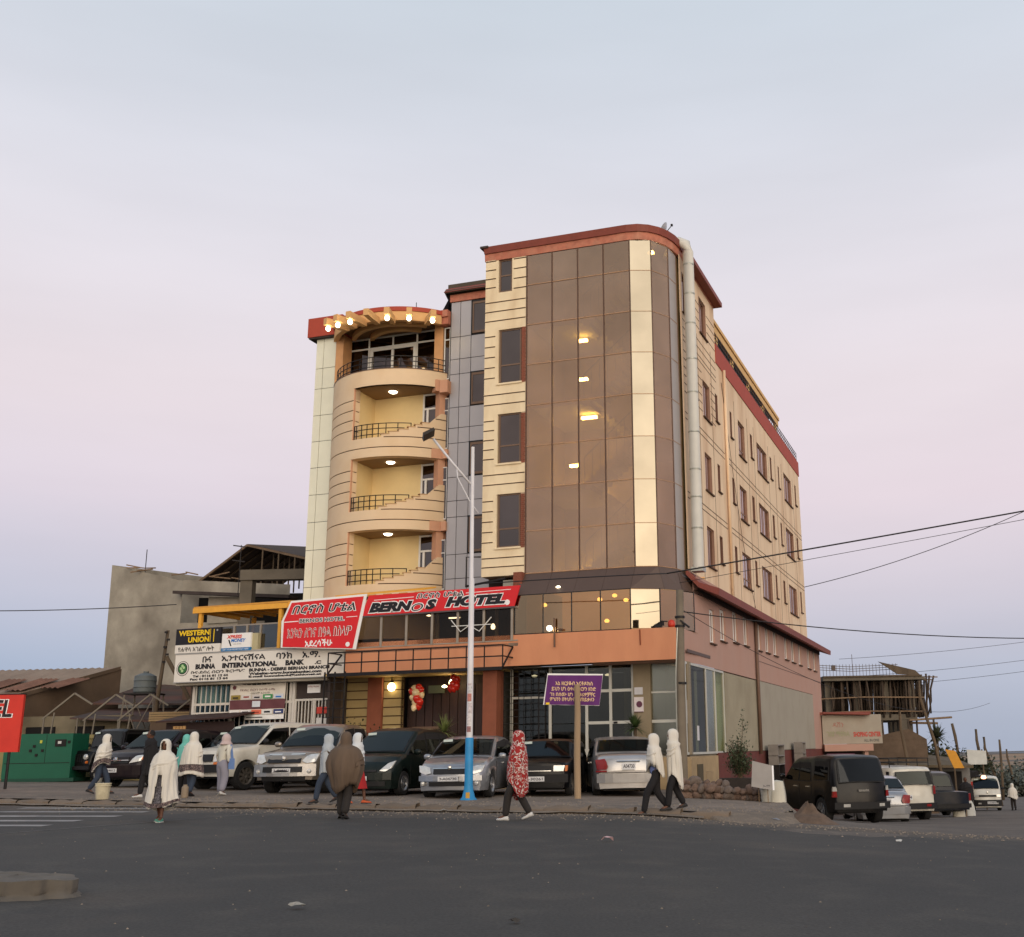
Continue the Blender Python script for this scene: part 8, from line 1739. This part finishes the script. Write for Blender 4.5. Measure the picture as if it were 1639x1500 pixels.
for z in (6.1, 6.25, 6.4): b.tube([(11.8, 75.2, z + .05), (14.5, 75.2, z - .12), (17.6, 75.2, z - .02)], .025, 4)
x = 12.2
while x < 17.6: b.tube([(x, 75.2, 5.6), (x, 75.2, 6.45)], .018, 4); x += .22
b.tube([(14.6, 75.2, 5.6), (14.6, 75.2, 7.1)], .02, 4); b.box(13.2, 13.45, 75.1, 75.3, 6.05, 6.4); b.build('rebar_cage', mat('rebar', (96, 84, 78), .8), SF)
# shopping centre wing at the end of the pink wall
SC_ = thing('shop_wing', 'small shop with faded sign band and pink fascia beyond the hotel wall', 'shop', (0, 0, 0))
b = MB(); b.box(10.2, 13.4, 62.0, 66, 1.32, 2.85); b.build('sign_band', mat('faded_band', (164, 156, 142), .85, var=.08, scale=1.5, dirt=(140, 120, 104), dirtamt=.4), SC_)
b = MB(); b.box(10.2, 12.8, 61.6, 65, .95, 1.31); b.box(12.35, 12.55, 61.8, 62.0, -2.6, .95); b.build('pink_fascia', pink_r, SC_); b = MB(); b.box(10.0, 12.8, 61.7, 62, 2.86, 3.0); b.tube([(10.2, 61.6, 2.95), (12.7, 61.6, 2.85)], .06, 6); b.build('coping', roofred, SC_)
text_mesh('SHOPING CENTER', 'lettering', mat('print_redfade', (190, 76, 66), .7), SC_, (11.85, 61.99, 1.68), (1, 0, 0), (0, 0, 1), 1.48, .26, bold=.04); text_mesh('ALL IN ONE', 'lettering', mat('print_greyfade', (104, 104, 98), .7), SC_, (12.4, 61.99, 1.42), (1, 0, 0), (0, 0, 1), .82, .14, bold=.02)
text_mesh('ገበያ ማዕከል', 'lettering', mat('print_olive', (150, 150, 120), .7), SC_, (10.4, 61.99, 1.7), (1, 0, 0), (0, 0, 1), 1.25, .3, bold=.03); text_mesh('ዳሽን', 'lettering', mat('print_brick', (166, 116, 104), .7), SC_, (10.75, 61.99, 2.2), (1, 0, 0), (0, .0, 1), .6, .28, bold=.01)
b = MB(); b.box(9.5, 12.4, 62.6, 66, -3, .95); b.build('shop_front', mat('shop_dark', (52, 42, 40), .9, var=.2), SC_)
bn = thing('poster_banner', 'white poster with a dark top and two dark haired heads under the shop fascia', 'banner', (11.1, 61.5, .55)); b = MB(); b.slab([(-.75, 0, -.38), (.65, 0, -.38), (.65, 0, .26), (-.82, 0, .26)], (0, .03, 0)); b.build('cloth', mat('poster_pale', (206, 196, 194), .7), bn); b = MB(); b.slab([(-.8, -.006, .12), (.65, -.006, .12), (.65, -.006, .28), (-.83, -.006, .28)], (0, .004, 0)); b.build('top_band', mat('poster_plum', (0, 0, 0)), bn)
for x, z in ((.12, -.12), (.46, -.0)):
    b = MB(); b.lathe([(0, 0), (.12, 0), (.12, .01), (0, .012)], 12); b.xf(Matrix.Translation((x, -.004, z)) @ Matrix.Rotation(R(90), 4, 'X')); b.build('printed_head', bkb, bn)
OW = thing('old_wall', 'brown mud and stone wall below the scaffolded shell', 'wall'); b = MB(); b.box(12.8, 16.8, 66, 68, -3.2, 1.5); b.add([(12.8, 65.98, 1.5), (15.8, 65.98, 2.1), (16.8, 65.98, 1.5)], [(0, 1, 2)]); b.box(12.7, 15.6, 60, 60.2, -3, -.1); b.build('wall', mat('rubble_wall', (98, 82, 68), .95, var=.2, scale=2, bump=.5, bscale=4, dirt=(76, 62, 50), dirtamt=.5), OW)
HT = thing('market_huts', 'row of low dark market huts with rough roofs along the side street', 'huts'); b = MB(); b.box(15.2, 19.1, 66, 72, -3.2, -.1); b.build('wall', mat('hut_sheet', (112, 112, 110), .7, var=.12), HT); b = MB(); b.slab([(14.6, 64.5, .0), (18.9, 64.5, -.1), (19.8, 72, .25), (14.2, 72, 1.0)], (0, 0, .14)); b.build('roof', mat('thatch', (96, 84, 66), .95, var=.3, scale=3, bump=.6, bscale=8), HT); b = MB(); b.box(17.2, 18.6, 65.9, 66, -2.6, -.3); b.build('opening', mat('dark_room', (0, 0, 0)), HT)
for lab, x, y, z, w, h, c, rz in (('yellow cloth sign hanging from the leaning pole by the scaffold', 17.05, 62.2, .45, .55, 1.0, (206, 146, 52), -.5), ('small white sign on a post beyond the market huts', 22.4, 75.5, .35, 1.25, .95, (196, 196, 190), 0), ('red awning cloth low beside the minibus', 18.9, 66.5, -1.1, .9, .6, (150, 44, 36), 0), ('bright orange red tent side cut off by the right edge', 27.0, 69.0, -1.8, 2.0, 1.7, (214, 70, 40), 0)):
    t = thing('hanging_sign', lab, 'sign', (x, y, z), rz * .0); b = MB(); b.slab([(-w / 2, 0, h / 2), (w / 2, 0, h / 2 - .1), (w / 2 - rz * .8, 0, -h / 2), (-w / 2 - rz * .8, 0, -h / 2)], (0, .05, 0)); b.build('panel', mat('panel_' + ('amber' if c[0] == 206 else 'white' if c[0] == 196 else 'maroon' if c[0] == 150 else 'scarlet'), c, .8, var=.1), t); b = MB(); b.tube([(w * .3, .06, -3.2 - z), (w * .3, .06, h / 2)], .05, 5); b.build('post', wood_d, t)
b = MB(); b.lathe([(0, -.1), (.12, -.08), (.15, 0), (.1, .09), (0, .1)], 10); o = b.build('signal_lamp', lamp_mat('lamp_signal', (1, .42, .22), 6), loc=(19.55, 65.0, -.62), smooth=True); tag(o, 'small glowing warm lamp above the minibus', 'lamp')
for i, (x0, z0, x1, z1, y, lab) in enumerate(((23.6, 2.66, 23.5, -4, 85, 'crooked'), (28.3, 2.33, 28.7, -4.2, 95, 'tall straight'), (28.1, .9, 29.4, -4.2, 94, 'short leaning'), (29.2, 1.7, 30.2, -4.2, 96, 'slanting'), (38.1, 1.5, 37.9, -5, 120, 'thin distant'), (45.2, .4, 45.8, -5.6, 140, 'farthest'), (13.5, 2.9, 13.8, -2.2, 58, 'near leaning grey'), (15.6, 4.6, 16.7, -2.4, 62, 'long slanted'))):
    b = MB(); m_ = (x0 + x1) / 2 + (.35 if i == 0 else .05); b.tube([(x1, y, z1), (m_, y, (z0 + z1) / 2 + .2), (x0 + (.15 if i == 0 else 0), y, z0 - .9), (x0, y, z0)], [.16, .14, .12, .1] if i < 6 else [.1, .09, .08, .07], 7); o = b.build('utility_pole', wood_d, smooth=True); tag(o, lab + ' wooden pole among the row of poles down the side street', 'pole', 'wooden poles along the side street')
palm = mat('palm_green', (60, 66, 48), .8, var=.3)
def tree(lab, x, y, z, r, h, n, ls, seed, m_=palm):
    t = thing('tree', lab, 'tree', (x, y, z)); r2 = random.Random(seed); b = MB(); b.tube([(0, 0, 0), (.05, 0, h * .5), (0, 0, h * .8)], [.12 * r, .09 * r, .05 * r], 6)
    br = [Vector((r * .7 * math.cos(a), r * .7 * math.sin(a), h * (.6 + .3 * r2.random()))) for a in [r2.uniform(0, 6.28) for _ in range(7)]] + [Vector((0, 0, h * .85))]
    for q in br: b.tube([(0, 0, h * .4), q], [.05 * r, .015 * r], 4)
    b.build('trunk', wood_d, t); b = MB()
    for i in range(n):
        q = r2.choice(br); c = q + Vector((r2.gauss(0, 1), r2.gauss(0, 1), r2.gauss(0, .7))) * r * .30; a = r2.uniform(0, 6.28); e = r2.uniform(-1, 1.2); d = Vector((math.cos(a) * math.cos(e), math.sin(a) * math.cos(e), math.sin(e))) * ls; s_ = Vector((-math.sin(a), math.cos(a), .3)) * ls * .35; b.add([c, c + d * .5 + s_, c + d, c + d * .5 - s_], [(0, 1, 2, 3)])
    tag(b.build('crown', m_, t), kind='stuff')
yucca('small spiky palm above the market hut roofs', Matrix.Identity(4), 18.6, 70.5, .7, 70, 1.0, w=.16, stem=.9, lm=palm)
tree('dark round bush behind the market hut roofs left of the poles', 22.6, 78, -2.5, 1.3, 3.0, 600, .28, 2); tree('bushy tree behind the hut roof beside the small palm', 20.4, 77, -2.5, 1.4, 3.5, 600, .28, 3)
rt = random.Random(4)
for k, (x, y, r_, h) in enumerate(((46, 150, 2.6, 2.4), (50, 156, 3, 2.8), (54, 162, 3.4, 3.4), (57, 160, 3.6, 3.9), (62, 168, 4, 4.4), (45, 140, 2, 2.0), (52, 146, 3, 2.8))):
    tree(('leftmost small round', 'second grey green', 'broad middle', 'tall dark', 'tallest far right', 'low front left', 'low front right')[k] + ' tree of the distant clump beyond the side street', x, y, G(x, y), r_, h, 700, .55, 20 + k, mat('far_leaf', (88, 92, 84), .9, var=.2, scale=.3))
# goods on the street by the blue pickup
for k, (x, y, w, h, c, lab) in enumerate(((12.9, 46.6, .5, .42, (196, 192, 184), 'white sack on the street behind the dark blue pickup'), (13.9, 48.6, .5, .6, (186, 186, 180), 'taller white sack beside the man in the black coat'), (13.3, 47.6, .45, .85, (110, 96, 80), 'brown bundle standing between the two white sacks'))):
    b = MB(); b.grid(lambda u, v: (w / 2 * math.cos(u * 6.283) * (1 - .5 * v ** 3), w * .35 * math.sin(u * 6.283) * (1 - .5 * v ** 3) * (1 + .1 * math.sin(u * 30)), h * v), 18, 7); o = b.build('sack', mat('sack_%s' % ('white', 'pale', 'brown')[k], c, .85, var=.1), loc=(x, y, G(x, y)), smooth=True); tag(o, lab, 'sack')
tv = thing('luggage_load', 'dark bundles lashed on the roof of the white minibus', 'luggage', (20.5, 71.2, G(20.9, 71) + 2.02)); b = MB(); b.cbox((0, 0, .02), (1.3, 3.2, .05))
for i in range(7): b.cbox((rt.uniform(-.4, .4), -1.3 + i * .42, .16), (rt.uniform(.4, .9), .38, rt.uniform(.18, .34)), rt.uniform(-.3, .3))
b.build('bundle', blackc, tv)
bp_ = thing('glass_box', 'edge of a greenish glass kiosk at the left margin of the road', 'kiosk', (-10.35, 17.3, G(-10.35, 17.3))); b = MB(); b.box(-.7, .12, 0, .5, 0, .88); b.build('case', mat('kiosk_teal', (88, 104, 104), .4, var=.15), bp_); b = MB(); b.box(-.72, .14, -.01, .51, .88, .92); b.build('lid', steel, bp_); b = MB(); b.box(-.12, -.04, .2, .28, .92, 1.28); b.build('stub', wood_d, bp_)
